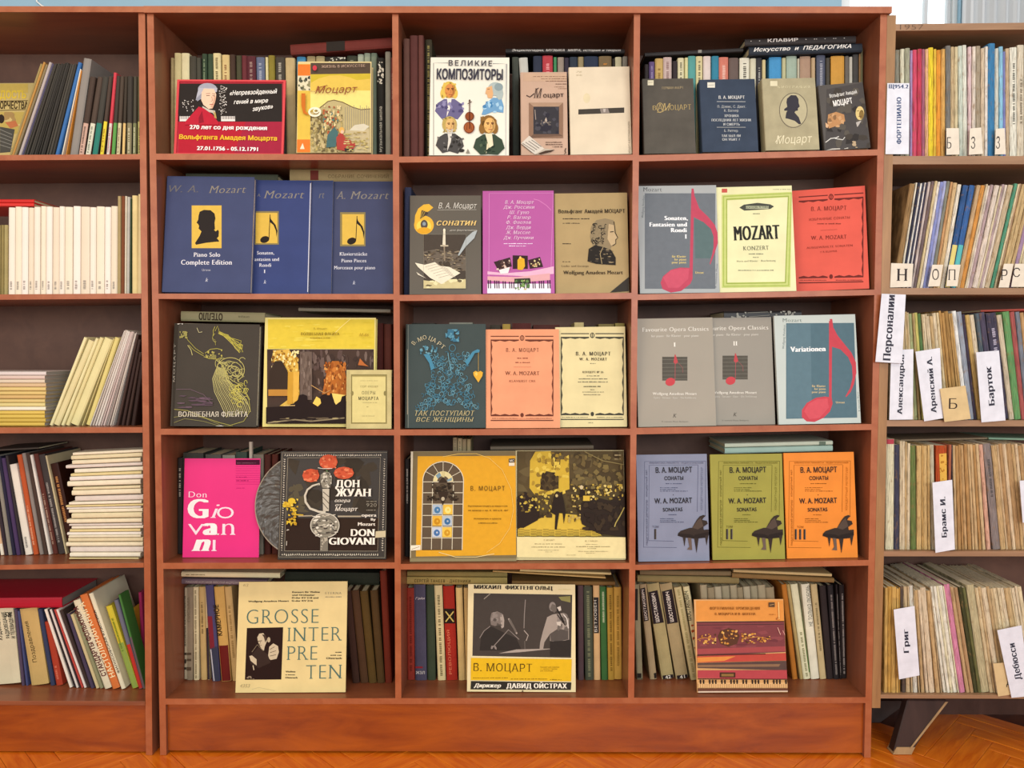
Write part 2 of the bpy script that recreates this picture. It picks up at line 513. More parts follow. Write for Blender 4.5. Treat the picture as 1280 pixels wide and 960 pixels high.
mb.box(wx0, wx1, WALL_Y, WALL_Y+.1, 0, wz0); mb.box(wx0, wx1, WALL_Y, WALL_Y+.1, wz1, Zt)
struct('wall_back', mb, M['wall'])
# the bright window behind the top of the shelves
m, nt, b = newmat('daylit_pane')
b.inputs['Base Color'].default_value = (.8, .9, .95, 1)
b.inputs['Emission Color'].default_value = (.86, .97, 1, 1); b.inputs['Emission Strength'].default_value = 1.25
M['pane'] = m
fr = MB()
fr.box(wx0, wx0+.035, WALL_Y+.02, WALL_Y+.07, wz0, wz1); fr.box(wx1-.012, wx1, WALL_Y+.02, WALL_Y+.07, wz0, wz1)
fr.box(wx0, wx1, WALL_Y+.02, WALL_Y+.07, wz1-.05, wz1)
w1 = struct('window_1', fr, M['wallwhite'])
for a, b_ in ((1055, 1152), (1156, 1180), (1184, 1200)):
    p = MB(); xa, xb = hit(a, 10, WALL_Y+.05).x, hit(b_, 10, WALL_Y+.05).x
    p.box(xa, xb, WALL_Y+.045, WALL_Y+.055, wz0, wz1-.05); p.build('pane', M['pane'], w1)
for a, b_ in ((1152, 1156), (1180, 1184)):
    p = MB(); xa, xb = hit(a, 10, WALL_Y+.05).x, hit(b_, 10, WALL_Y+.05).x
    p.box(xa, xb, WALL_Y+.03, WALL_Y+.07, wz0, wz1-.05); p.build('mullion', M['curtain'], w1)
# grey curtain right of the window
cu = MB(); x0, x1 = hit(1201, 10, WALL_Y-.03).x, 2.75; n = 40
for i in range(n):
    xa, xb = x0+(x1-x0)*i/n, x0+(x1-x0)*(i+1)/n
    ya, yb = WALL_Y-.04+.012*math.sin(i*1.3), WALL_Y-.04+.012*math.sin((i+1)*1.3)
    cu.quadbox([(xa, ya, 2.06), (xb, yb, 2.06), (xb, yb+.002, 2.06), (xa, ya+.002, 2.06), (xa, ya, 2.8), (xb, yb, 2.8), (xb, yb+.002, 2.8), (xa, ya+.002, 2.8)], (1, 1, 1, 1))
o = cu.build('curtain', M['curtain']); o['label'] = 'pale grey curtain hanging right of the bright window, top right'; o['category'] = 'curtain'
# floor with herringbone blocks
fl = MB(); fl.box(-1.6, 3.4, -3.6, WALL_Y, -.06, -.012)
floor = struct('floor', fl, M['parquet_dark'])
Lb, wb, g = .30, .06, .0012
tmpl = MB(); tmpl.box(g/2, Lb-g/2, g/2, wb-g/2, -.012, 0); bo = tmpl.build('parquet_block', M['parquet'], floor, bevel=.0008)
cs, sn = math.cos(PI/4), math.sin(PI/4)
first = True; nblk = 0; far = []
for m_ in range(-12, 13):
    for k in range(-70, 70):
        for vert in (0, 1):
            x, y = k*wb+m_*Lb, k*wb-m_*Lb
            if vert: x, y = x+Lb+wb, y+wb-Lb
            cx, cy = (x-wb/2, y+Lb/2) if vert else (x+Lb/2, y+wb/2)
            X, Y = 1.0+cx*cs-cy*sn, -.2+cx*sn+cy*cs
            if not (-.75 < X < 2.75 and -.42 < Y < WALL_Y-.12): continue
            ox, oy = 1.0+x*cs-y*sn, -.2+x*sn+y*cs
            rot = PI/4+(PI/2 if vert else 0)
            if Y < .24:
                if nblk >= 298: continue
                ob = bo if first else bo.copy()
                if not first: COL.objects.link(ob)
                first = False; nblk += 1
                ob.parent = floor
                ob.matrix_world = Matrix.Translation((ox, oy, rnd.uniform(-.0012, 0)))@Matrix.Rotation(rot, 4, 'Z')
# the rest of the floor, joined
rest = MB()
for m_ in range(-14, 15):
    for k in range(-90, 90):
        for vert in (0, 1):
            x, y = k*wb+m_*Lb, k*wb-m_*Lb
            if vert: x, y = x+Lb+wb, y+wb-Lb
            cx, cy = (x-wb/2, y+Lb/2) if vert else (x+Lb/2, y+wb/2)
            X, Y = 1.0+cx*cs-cy*sn, -.2+cx*sn+cy*cs
            if not (-1.5 < X < 3.3 and -1.9 < Y < .28) or (-.75 < X < 2.75 and -.42 < Y < .24): continue
            h = (Lb-g)/2, (wb-g)/2
            if vert: h = h[::-1]
            c4 = [(cx+a*h[0], cy+b2*h[1]) for a, b2 in ((-1, -1), (1, -1), (1, 1), (-1, 1))]
            c4 = [(1.0+a*cs-b2*sn, -.2+a*sn+b2*cs) for a, b2 in c4]
            rest.quadbox([(a, b2, -.012) for a, b2 in c4]+[(a, b2, -.001) for a, b2 in c4], (1, 1, 1, 1))
o = rest.build('parquet_field', M['parquet'], floor); o['kind'] = 'stuff'

# ================================================================== bookcases
def xat(px, py, Y=0): return hit(px, py, Y).x
SH = {}                                        # (bay, row) -> (xl, zl, xr, zr) of the shelf's top front edge
def zshelf(bay, row, X):
    xl, zl, xr, zr = SH[bay, row]
    return zl+(zr-zl)*(X-xl)/(xr-xl)
def shelf(parent, bay, row, X0, X1, pl, pr, D, mat, Y0=0.0, name='shelf', bev=.0012):
    """pl, pr: (px, ytop, ybottom) of the front edge at the two ends"""
    zl, zlb = hit(pl[0], pl[1], Y0).z, hit(pl[0], pl[2], Y0).z
    zr, zrb = hit(pr[0], pr[1], Y0).z, hit(pr[0], pr[2], Y0).z
    if row is not None: SH[bay, row] = (X0, zl, X1, zr)
    b = MB(); c = (1, 1, 1, 1); e = .0012
    b.quadbox([(X0, Y0+e, zlb), (X1, Y0+e, zrb), (X1, D, zrb), (X0, D, zlb), (X0, Y0+e, zl), (X1, Y0+e, zr), (X1, D, zr), (X0, D, zl)], c)
    o = b.build(name, mat, parent)
    b = MB()
    b.quadbox([(X0, Y0, zlb), (X1, Y0, zrb), (X1, Y0+e, zrb), (X0, Y0+e, zlb), (X0, Y0, zl), (X1, Y0, zr), (X1, Y0+e, zr), (X0, Y0+e, zl)], c)
    b.build('edge_strip', M['edge'], o)
    return o
def upright(parent, name, X0, X1, z0, z1, D, mat=None, Y0=0.0, edge=None):
    b = MB(); b.box(X0, X1, Y0+.0012, D, z0, z1)
    o = b.build(name, mat or M['wood_v'], parent)
    b = MB(); b.box(X0, X1, Y0, Y0+.0012, z0, z1); b.build('edge_strip', edge or M['edge'], o)
    return o
CD = .30
case = thing('bookcase', 'wide reddish cherry-wood bookcase with three bays of five shelves, in the middle', 'bookcase', group='shelving')
H = 2.127
xa, xb = 0.0, .0185
xc, xd = 2.07-.0185, 2.07
d1a, d1b = xat(492.6, 540), xat(500.2, 540)
d2a, d2b = xat(788, 540), xat(795.6, 540)
zt = hit(400, 18, 0).z
upright(case, 'side_panel', xa, xb, 0, zt, CD); upright(case, 'side_panel', xc, xd, 0, zt, CD)
z5 = hit(500, 874.4, 0).z; z5b = hit(500, 881, 0).z
z5r = hit(1081, 871.6, 0).z; z5l = hit(205, 873.4, 0).z
for da, db in ((d1a, d1b), (d2a, d2b)): upright(case, 'divider', da, db, z5l+(z5r-z5l)*(da/2.07), zt, CD)
bays = {'A': (xb, d1a), 'B': (d1b, d2a), 'C': (d2b, xc)}
rows = {
 1: {'A': ((196, 192, 199.6), (492, 193, 200.2)), 'B': ((500, 195.8, 203.2), (795, 193.2, 200.4)), 'C': ((803, 194, 201.8), (1100, 186.8, 194.2))},
 2: {'A': ((198, 367, 373.6), (492, 367.5, 374.5)), 'B': ((500, 368.7, 376.2), (791, 366, 373.6)), 'C': ((798, 368, 375), (1094, 362, 368.8))},
 3: {'A': ((201, 536, 543.4), (492, 537, 544.2)), 'B': ((500, 537, 544.2), (788, 536, 543.6)), 'C': ((796, 535, 543), (1088, 530, 537.4))},
 4: {'A': ((203, 703.7, 711.2), (492, 703, 710.6)), 'B': ((500, 705, 712), (787, 703.7, 711.2)), 'C': ((795, 706, 712.6), (1085, 700, 707))},
}
for r_, d in rows.items():
    for b_, (pl, pr) in d.items():
        shelf(case, b_, r_, bays[b_][0], bays[b_][1], pl, pr, CD, M['wood_h'])
shelf(case, 'A', 5, xb, xc, (205, 873.4, 880.6), (1081, 871.6, 878.8), CD, M['wood_h'], name='bottom_shelf')
SH['B', 5] = SH['C', 5] = SH['A', 5]
b = MB(); b.quadbox([(xb, .012, .008), (xc, .012, .008), (xc, .03, .008), (xb, .03, .008), (xb, .012, z5b+.001), (xc, .012, z5b+.004), (xc, .03, z5b+.004), (xb, .03, z5b+.001)], (1, 1, 1, 1))
b.build('plinth', M['plinth'], case)
zl, zlb, zr, zrb = hit(188, 9.5, -.01).z, zt, hit(1112, 7, -.01).z, zt
b = MB(); b.quadbox([(-.004, -.01, zlb), (2.078, -.01, zrb), (2.078, CD, zrb), (-.004, CD, zlb), (-.004, -.01, zlb+.018), (2.078, -.01, zrb+.018), (2.078, CD, zrb+.018), (-.004, CD, zlb+.018)], (1, 1, 1, 1))
tb = b.build('top_board', M['wood_h'], case, bevel=.001)
b = MB(); b.quadbox([(-.004, -.0112, zlb), (2.078, -.0112, zrb), (2.078, -.0102, zrb), (-.004, -.0102, zlb), (-.004, -.0112, zlb+.018), (2.078, -.0112, zrb+.018), (2.078, -.0102, zrb+.018), (-.004, -.0102, zlb+.018)], (1, 1, 1, 1)); b.build('edge_strip', M['edge'], tb)
b = MB(); b.box(xa+.002, xd-.002, CD, CD+.004, .03, zt+.012); b.build('back_panel', M['hardboard'], case)
# left case
lc = thing('bookcase', 'cherry-wood bookcase on the far left, cut off by the frame', 'bookcase', group='shelving')
lx1 = xat(189.5, 870)-.001; lx0 = lx1-.0185; lL = -.93
LT = .0088                                     # this case leans to the right by half a degree
def lean_panel(X0, X1):
    for y0, y1, mt, par in ((.0012, CD, M['wood_v'], lc), (0, .0012, M['edge'], None)):
        b = MB(); z1 = zt+.002; e = LT*(z1-.16)
        b.quadbox([(X0, y0, 0), (X1, y0, 0), (X1, y1, 0), (X0, y1, 0), (X0+e, y0, z1), (X1+e, y0, z1), (X1+e, y1, z1), (X0+e, y1, z1)], (1, 1, 1, 1))
        o = b.build('side_panel' if par else 'edge_strip', mt, par or o)
lean_panel(lx0, lx1); lean_panel(lL-.0185, lL)
SHL = {1: ((0, 193.8, 200.6), (178, 192.6, 199.2)), 2: ((0, 368, 375), (178, 366.8, 373.2)), 3: ((0, 534.5, 542), (178, 534, 540.8)), 4: ((0, 706.3, 712.2), (178, 703.6, 709.4))}
def ext(pl, pr, X):                           # carry the edge line on to the left, out of the frame
    (x0, a0, b0), (x1, a1, b1) = pl, pr
    return pl
for r_, (pl, pr) in SHL.items():
    z0 = hit(*pl[:2], 0).z; z1 = hit(*pr[:2], 0).z
    X0 = hit(*pl[:2], 0).x; X1 = hit(*pr[:2], 0).x
    zL = z0+(z1-z0)*(lL-X0)/(X1-X0)
    pxl = proj(Vector((lL, 0, zL)))
    shelf(lc, 'L', r_, lL, lx0+LT*(z1-.16), (pxl[0], pxl[1], pxl[1]+pl[2]-pl[1]), pr, CD, M['wood_h'])
zz = hit(100, 876.5, 0).z; zzb = hit(100, 882, 0).z
b = MB(); b.box(lL, lx0, .0, CD, zzb, zz); b.build('bottom_shelf', M['wood_h'], lc, bevel=.001)
SH['L', 5] = (lL, zz, lx0, zz)
b = MB(); b.box(lL, lx0, .012, .03, .004, zzb); b.build('plinth', M['plinth'], lc)
b = MB(); e = LT*(zt-.16); b.box(lL-.022, lx1+e+.0006, -.008, CD, zt+.002, zt+.018); o = b.build('top_board', M['wood_h'], lc, bevel=.001)
b = MB(); b.box(lL-.022, lx1+e+.0006, -.0092, -.0082, zt+.002, zt+.018); b.build('edge_strip', M['edge'], o)
b = MB(); b.box(lL-.016, lx1-.002, CD, CD+.004, .03, zt+.016); b.build('back_panel', M['hardboard'], lc)
# right case: older oak veneer, on splayed legs
RD = .29
rc = thing('bookcase', 'older pale oak bookcase on dark splayed legs at the right, holding sheet music', 'bookcase', group='shelving')
rx0, rx1 = xat(1097.5, 540), xat(1108.3, 540)
rz0, rz1 = hit(1100, 885, 0).z, hit(1116, 19, 0).z
rR = rx0+1.0
upright(rc, 'side_panel', rx0, rx1, rz0, rz1, RD, M['oak'], edge=M['oak']); upright(rc, 'side_panel', rR-.024, rR, rz0, rz1, RD, M['oak'], edge=M['oak'])
for r_, (pl, pr) in {0: ((1121, 30, 38.4), (1280, 28.4, 37)), 1: ((1117, 195, 205.4), (1280, 195, 205)), 2: ((1113, 360, 368.2), (1280, 360, 368.2)), 3: ((1109, 525.4, 533), (1280, 525.4, 533)), 4: ((1106, 689, 695.4), (1280, 689, 695.4)), 5: ((1105, 868.4, 873), (1280, 869, 873.4))}.items():
    X0, X1 = hit(*pl[:2], 0).x, hit(*pr[:2], 0).x
    z0, z1 = hit(*pl[:2], 0).z, hit(*pr[:2], 0).z
    zR = z0+(z1-z0)*(rR-.024-X0)/(X1-X0)
    pxr = proj(Vector((rR-.024, 0, zR)))
    s_ = shelf(rc, 'R', r_ if r_ else None, rx1, rR-.024, pl, (pxr[0], pxr[1], pxr[1]+pr[2]-pr[1]), RD, M['oak_h'], name='shelf' if r_ else 'top_board')
    s_.children[0].data.materials[0] = M['oak_h']
    if r_ == 0:
        K(0, 0, 1)
        s_['label'] = 'top board with a faint pencilled number'
        draw(s_, [T('6a5546', '1957', 1125, 1154, 37, 6.4, 'l')], title='pencil_lettering')
b = MB(); b.box(rx0+.002, rR-.002, RD, RD+.004, rz0, rz1); b.build('back_panel', M['hardboard'], rc)
b = MB(); b.box(rx1+.12, rR-.1, .05, .07, hit(1200, 893, .05).z, hit(1200, 874, .05).z); b.build('apron', M['darkwood'], rc)
def leg(sx, Xt, Xb, Y):
    zt_ = hit(1150, 875, Y).z
    b = MB(); hw, hb = .058, .026
    b.quadbox([(Xb-hb, Y-.012, .0), (Xb+hb, Y-.012, 0), (Xb+hb, Y+.022, 0), (Xb-hb, Y+.022, 0), (Xt-hw, Y, zt_), (Xt+hw, Y, zt_), (Xt+hw, Y+.03, zt_), (Xt-hw, Y+.03, zt_)], (1, 1, 1, 1))
    o = b.build('leg', M['darkwood'], rc, bevel=.003)
    if Y > .1: return
    b = MB(); s = .022
    b.quadbox([(Xb-hb-.001, Y-.0135, .001), (Xb+hb+.001, Y-.0135, .001), (Xb+hb+.001, Y+.0235, .001), (Xb-hb-.001, Y+.0235, .001)] +
              [(Xb-hb-.001+(Xt-Xb)*s/zt_, Y-.0125, s), (Xb+hb+.001+(Xt-Xb)*s/zt_, Y-.0125, s), (Xb+hb+.001+(Xt-Xb)*s/zt_, Y+.0245, s), (Xb-hb-.001+(Xt-Xb)*s/zt_, Y+.0245, s)], (1, 1, 1, 1))
    b.build('foot', M['rawwood'], o)
    e = Xb+hb; b = MB()
    b.quadbox([(e-.004, Y-.0136, .02), (e+.002, Y-.0136, .02), (e+.002, Y-.012, .02), (e-.004, Y-.012, .02), (Xt+hw-.006, Y-.0016, zt_*.97), (Xt+hw+.002, Y-.0016, zt_*.97), (Xt+hw+.002, Y, zt_*.97), (Xt+hw-.006, Y, zt_*.97)], (1, 1, 1, 1))
    b.build('worn_edge', M['rawwood'], o)
leg(1, xat(1157, 880, .04), xat(1127, 944, .02), .03)
leg(1, xat(1157, 880, .04), xat(1127, 944, .02), .22)
leg(-1, rR-.12, rR-.05, .03); leg(-1, rR-.12, rR-.05, .22)

# white cable on the wall above the left case
def tube(points, r, name, mat, parent=None):
    b = MB(); n = 6; rings = []
    for i, p in enumerate(points):
        p = Vector(p); t = (Vector(points[min(i+1, len(points)-1)])-Vector(points[max(i-1, 0)])).normalized()
        a = t.cross(Vector((0, 1, 0))); a = a.normalized() if a.length > .01 else Vector((1, 0, 0)); c = t.cross(a)
        rings.append([tuple(p+a*r*math.cos(2*PI*j/n)+c*r*math.sin(2*PI*j/n)) for j in range(n)])
    for A, B in zip(rings, rings[1:]):
        for j in range(n): b.poly([A[j], A[(j+1) % n], B[(j+1) % n], B[j]], (1, 1, 1, 1))
    bm_pts = b
    return bm_pts.build(name, mat, parent, smooth=True)
cy = WALL_Y-.006
o = tube([hit(44, -60, cy), hit(45, -10, cy), hit(46, 2, cy), hit(52, 7, cy), hit(66, 14, cy), hit(85, 26, cy)], .0025, 'cable', M['plastic_white'])
o['label'] = 'thin white cable running down the wall above the left bookcase'; o['category'] = 'cable'

# ================================================================== books standing or lying with the spine to the front
NAMED = [('white', 'f2f0e8'), ('cream', 'e6d9b4'), ('pale grey', 'c6c2b8'), ('grey', '8c8880'), ('dark grey', '56534e'), ('black', '2a2826'), ('tan', 'b8996c'), ('beige', 'cdbb98'),
 ('brown', '7a5638'), ('dark brown', '47342a'), ('maroon', '6b3236'), ('red', 'b8362e'), ('rose', 'd46a80'), ('pink', 'e8a0a8'), ('orange', 'e0853c'), ('yellow', 'ecd04e'),
 ('olive', '8a8048'), ('dark green', '3c4a3a'), ('green', '5c8a50'), ('pale green', 'b4c8a4'), ('teal', '3f8a88'), ('blue', '4a84b8'), ('dark blue', '3c4664'), ('pale blue', 'a8c8d8'), ('lilac', 'a89cc0'), ('purple', '5c4a68'), ('slate', '66708a')]
def cname(h):
    h = h.lstrip('#'); a = [int(h[i:i+2], 16) for i in (0, 2, 4)]
    def d(n):
        b = [int(n[i:i+2], 16) for i in (0, 2, 4)]
        ma, mb_ = sum(a)/3, sum(b)/3
        return (ma-mb_)**2+2.2*sum(((x-ma)-(y-mb_))**2 for x, y in zip(a, b))
    return min(NAMED, key=lambda t: d(t[1]))[0]
ORD = ('first second third fourth fifth sixth seventh eighth ninth tenth eleventh twelfth thirteenth fourteenth fifteenth sixteenth seventeenth eighteenth nineteenth twentieth '
       'twenty-first twenty-second twenty-third twenty-fourth twenty-fifth twenty-sixth twenty-seventh twenty-eighth twenty-ninth thirtieth thirty-first thirty-second thirty-third thirty-fourth thirty-fifth thirty-sixth thirty-seventh thirty-eighth thirty-ninth fortieth forty-first forty-second forty-third forty-fourth forty-fifth forty-sixth forty-seventh forty-eighth forty-ninth fiftieth').split()
PAGE = 'd8c9a2'
def spine_meshes(root, w, h, d, c, mat='cloth', page=PAGE, soft=False):
    """spine on y = 0, thickness along x, height along z"""
    SIZE[root.name] = (w, h)
    t = min(.0026, w*.16); r = min(.003, w*.3)
    if soft: t = min(.0007, w*.12)
    cl = lin(c)
    out = [(0, d), (0, r), (w*.18, r*.15), (w*.5, 0), (w*.82, r*.15), (w, r), (w, d)]
    inn = [(t, d), (t, r+t), (w*.2, r*.3+t), (w*.5, t+r*.2), (w*.8, r*.3+t), (w-t, r+t), (w-t, d)]
    b = MB(); b.u_profile(out, inn, 0, h, cl); b.build('cover', M[mat], root)
    e = .0 if soft else .0025
    b = MB(); b.box(t*1.05, w-t*1.05, r+t*1.3, d-.002, e+.0004, h-e-.0008, lin(page)); b.build('page_block', M['pages'], root)
def plate(root, w, z0, z1, c, name='spine_label', mat='card', t=.0004, x0=.04, x1=.96):
    b = MB(); r = min(.003, w*.3); cl = lin(c)
    xs = [w*x0, w*max(x0, .2), w*.5, w*min(x1, .8), w*x1]
    f = lambda x: -t + (0 if .3 < x/w < .7 else r*.15+ (r*.85*max(0, (abs(x/w-.5)-.3)/.2)))
    for a, c_ in zip(xs, xs[1:]):
        b.poly([(a, f(a), z0), (c_, f(c_), z0), (c_, f(c_), z1), (a, f(a), z1)], cl)
    b.keep = True
    return b.build(name, M[mat], root)
ALLBOOKS = []
def place(Pb_l, Pb_r, Pt, zs, Y):
    th = math.atan2(Pt.x-Pb_l.x, Pt.z-zs)
    sp = (Pb_r.x-Pb_l.x)
    w = sp*math.cos(th)*.965
    oz = zs+.0004+(w*math.sin(th) if th > 0 else 0)
    h = (Pt.z-oz)/math.cos(th)
    ox = Pb_l.x+sp*.0175+(w*math.sin(th)*math.tan(th) if th > 0 else 0)
    ez = Vector((math.sin(th), 0, math.cos(th))); ex = Vector((math.cos(th), 0, -math.sin(th)))
    return frame(ex, Vector((0, 1, 0)), ez, Vector((ox, Y, oz))), w, h
def greek_spine(root, w, h, c, z0, z1, seed, wid=.34):
    """tiny unreadable spine lettering: short strokes up the spine"""
    r = random.Random(seed); b = MB(); b.keep = True; z = z0*h; cl = lin(c); s = w*wid
    while z < z1*h:
        k = s*r.uniform(.35, .6)
        b.poly([(w/2-s/2, -.0006, z), (w/2+s/2*r.uniform(.5, 1), -.0006, z), (w/2+s/2, -.0006, z+k*.55), (w/2-s/2*r.uniform(.6, 1), -.0006, z+k*.55)], cl); z += k
        if r.random() < .14: z += k*1.2
    b.build('lettering', M['ink'], root)
def row(name, cat, where, group, bay, rw, Y, d, spec, mat='cloth', soft=False, page=PAGE, jit=.003, lab=None, start=0, side='left'):
    """spec: 'xbottom,width,xtop,ytop,colour[/low,frac][*ink,z0,z1]' separated by blanks"""
    out = []
    ents = spec.split()
    L5 = [(lambda f: [float(v) for v in f[:4]]+[f[4]])(e.split(',', 4)) for e in ents]
    for i, f in enumerate(L5):
        xb_, w_, xt, yt = f[:4]
        zs0 = zshelf(bay, rw, hit(xb_, 480, Y).x); yb = proj(at_z(xb_, zs0, Y))[1]
        if i+1 < len(L5):                      # keep clear of the next spine at the foot and at the top
            nb, _, nt, ny = L5[i+1][:4]
            if nb-xb_ < w_+8:
                top = nb+(nt-nb)*(yb-yt)/(yb-ny)-xt
                w_ = max(1.1, min(w_, nb-xb_, top*.985))
        c = f[4]
        ink = None
        if '*' in c: c, ink = c.split('*')
        low = None
        if '/' in c: c, low = c.split('/')
        X = hit(xb_, 480, Y).x
        zs = zshelf(bay, rw, X)
        a, b_ = at_z(xb_, zs, Y), at_z(xb_+w_, zs, Y)
        pt = hit(xt, yt, Y)
        Mx, w, h = place(a, b_, pt, zs, Y+rnd.uniform(0, jit))
        n = cname(c)
        size = 'thin' if w_ < 5.5 else 'thick' if w_ > 13 else ''
        n = n+' over '+cname(low.split(':')[0]) if low and cname(low.split(':')[0]) != n else n
        label = '%s %s %s, %s from %s, %s' % (size, n, lab or cat, ORD[i+start], side, where)
        t = thing(name, label, cat, Mx, group)
        spine_meshes(t, w, h, d, c, mat, page, soft)
        if low:
            lc_, fr_ = low.split(':')
            plate(t, w, .001, h*float(fr_), lc_, 'spine_panel')
        if ink:
            ic, z0, z1 = ink.split(':')
            greek_spine(t, w, h, ic, float(z0), float(z1), i*31+int(xb_))
        out.append((t, w, h))
    return out
def fill(x0, x1, n, dx0, dx1, yt, cols, seed, jy=2.5, vary=.55, y1=None):
    """spec text for a run of n spines between bottom pixels x0..x1; dx0/dx1 lean of the first/last"""
    r = random.Random(seed); ws = [r.uniform(1-vary, 1+vary) for _ in range(n)]; s = sum(ws); x = x0; o = []
    cols = cols.split()
    for i, w in enumerate(ws):
        w = w/s*(x1-x0); f = i/max(1, n-1)
        yy = yt if y1 is None else yt+(y1-yt)*f
        o.append('%.2f,%.2f,%.2f,%.1f,%s' % (x, w, x+dx0+(dx1-dx0)*f, yy+r.uniform(-jy, jy), r.choice(cols))); x += w
    return ' '.join(o)+' '
def lying(name, cat, label, group, x0, y0, x1, y1, th_px, Y, d, c, mat='cloth', items=None, soft=False, page=PAGE):
    """a book lying flat, spine to the front; (x0,y0)-(x1,y1) its top front edge, th_px its thickness"""
    A, B = hit(x0, y0, Y), hit(x1, y1, Y)
    ez = (B-A).normalized(); h = (B-A).length
    w = (hit(x0, y0, Y)-hit(x0, y0+th_px, Y)).length
    ex = Vector((0, 1, 0)).cross(ez)
    t = thing(name, label, cat, frame(ex, Vector((0, 1, 0)), ez, A), group)
    spine_meshes(t, w, h, d, c, mat, page, soft)
    if items: drawl(t, items)
    return t
def drawl(root, items, title='lettering', pic='cover_print'):
    draw2(root, items, title, pic)
def draw2(root, items, title='lettering', pic='cover_print', lift=.0006):
    """as draw(), for a face whose local x and z may be turned in any way"""
    Mx = root.matrix_world; o = Mx.translation
    ex, ey, ez = (Mx.col[i].to_3d() for i in range(3))
    draw(root, items, pic, title, lift)

# ------------------------------------------------------------------ left bookcase
g = 'books on the left bookcase top shelf'; wh = 'on the left bookcase top shelf'
s = ('10,3,50,79,9c8a58 13,3,54,77,b98a4a 16,4,57,80,8a7a5a 21,4,61,77,b4a8a4 25.5,2.5,65,79,55506a ' +
     fill(28, 66, 12, 39, 30, 79, '3a3733 45413b 383531 4c4841 3e3b36', 3, 1.5, .3) +
     '67,8,97,77,3f6ea8 76,5,100,86,e6ddc8 81.5,4,101,88,d9913f 86,10,104,72,8c857e')
row('book', 'book', wh, g, 'L', 1, .035, .2, s, 'card')
g = 'two-tone digests on the left bookcase top shelf'
s = ('97,7,112,95,4a3c34/c9a593:.42*3a2a24:.05:.38 105,8.3,121,95,51433a/d8d6c0:.42*4a5a4a:.05:.38 114,7.5,128,95,43403a/2f7a6c:.42 124,6.8,135.5,95,4c3e36/e2cf3e:.44*8a2a24:.06:.36 '
     '131.5,6,141,90,c8434e/d9d2c8:.4*b02a30:.05:.36 138,6,145,94,433b34/5d9a4c:.42 144.5,6.3,150,95,4e4238/cfc39a:.42*6a5a3a:.05:.36 151.5,5.5,155,95,40382f/d9b877:.42 '
     '157.5,6.6,159,95,3f3a34/8a8262:.42*d8d0b0:.05:.36 164.8,5.6,166,95,4a463a/7c8058:.42*d8d0b0:.05:.36 170.8,5.4,171,95,5a563e/b0a868:.44*4a4a2a:.05:.36')
row('digest', 'magazine', wh, g, 'L', 1, .03, .14, s, 'card', lab='digest')
g = 'white magazines on the left bookcase second shelf'; wh = 'on the left bookcase second shelf'
B_ = [9, 17.5, 26, 34.5, 41.5, 49.5, 56.5, 64.5, 73, 80, 90, 99.5, 111, 119, 129.5, 137.5, 146]
s = ' '.join('%.1f,%.1f,%.1f,%.1f,%s*8a8078:%.2f:%.2f' % (a, b-a-.3, a+.4, 258.3+((i*7) % 5)*.35-1, ('ece0cf', 'e8dcc4', 'efe3d6', 'e2d3bb')[i % 4], .06, .15) for i, (a, b) in enumerate(zip(B_, B_[1:])))
row('magazine', 'magazine', wh, g, 'L', 2, .02, .16, s, 'gloss', True, 'e4dac8')
s = '-9,8.5,-8.5,281,9a8a58 0,4,.5,281,8f8050 4.2,4.3,4.6,281,a89a68'
row('book', 'book', 'left of white magazines, left bookcase', g.replace('white magazines', 'old books'), 'L', 2, .02, .16, s)
s = '146.4,4,146.8,245,a8966a 150.6,4.4,151.5,245,7a4a32 155.2,2.4,156,245,cfc6b0 157.8,3.4,158.8,246,b8b4a8 161.4,2.4,162.4,248,3a4a34 164,7,164,244,dcc88e 171.2,6,172,242.5,d8c492'
row('booklet', 'booklet', 'right of the white magazines, left bookcase second shelf', g.replace('white magazines', 'worn booklets'), 'L', 2, .02, .2, s, 'paper', True)
K(0, 0, 1)
lying('book', 'book', 'red book lying on the white magazines, left bookcase second shelf, upper of two', 'red books lying on the magazines', -60, 248.6, 42.5, 249, 4.4, .02, .17, 'c9302c', 'gloss')
lying('book', 'book', 'red book lying on the white magazines, left bookcase second shelf, lower of two', 'red books lying on the magazines', -60, 253.2, 42.3, 253.6, 4.4, .02, .17, 'd23a34', 'gloss')
# third shelf: stack of yellowed magazines and the leaning run beside it
cols = ['d9cdc8', 'd6bfb2', 'd8c8b0', 'd2b48c', 'd9c07e', 'd6bc78', 'cfae72', 'd4bd7c', 'd8c888', 'e9e2cc', 'd9bc5e', 'd6b95a', 'cdae52', 'd2b456']
y = 464.5; zb = zshelf('L', 3, hit(20, 480, .03).x)
yb = proj(Vector((hit(30, 480, .03).x, .03, zb)))[1]
st = (yb-.2-y)/len(cols)
for i, c in enumerate(cols):
    lying('magazine', 'magazine', '%s magazine in the flat stack on left bookcase third shelf, %s from top' % (cname(c), ORD[i]), 'flat stack of magazines on the left bookcase third shelf',
          -70+rnd.uniform(-2, 2), y+i*st, 56.5+rnd.uniform(-1.2, 1), y+i*st+.02, st*.93, .03+rnd.uniform(0, .003), .2, c, 'gloss', soft=True, page='9a948c')
wh = 'of the leaning run, left bookcase third shelf'; g = 'leaning magazines on the left bookcase third shelf'
s = '60,4.6,104,421,e6dba8 65,9.4,110,424,ddd09c 74.8,5,119,422,e2d8a4 80.2,5.4,124,421,dccf96 86,15,130.5,421,e0d59c 101.4,4,141,423,cfc084 105.8,7,143,421,d8c87e'
row('magazine', 'magazine', wh, g, 'L', 3, .042, .19, s, 'card', True, lab='leaning magazine')
s = fill(112, 143, 10, 43, 30, 412, 'd8cfc4 c9bdb0 b8a498 cbb8b0 a89890 d4c8b4', 5, 1.5, .4, 417) + '144.5,5,170,418,4a3832 150.5,4,172,424,3c2c28 156,4.5,173,440,41302a 163,5,175,452,352622'
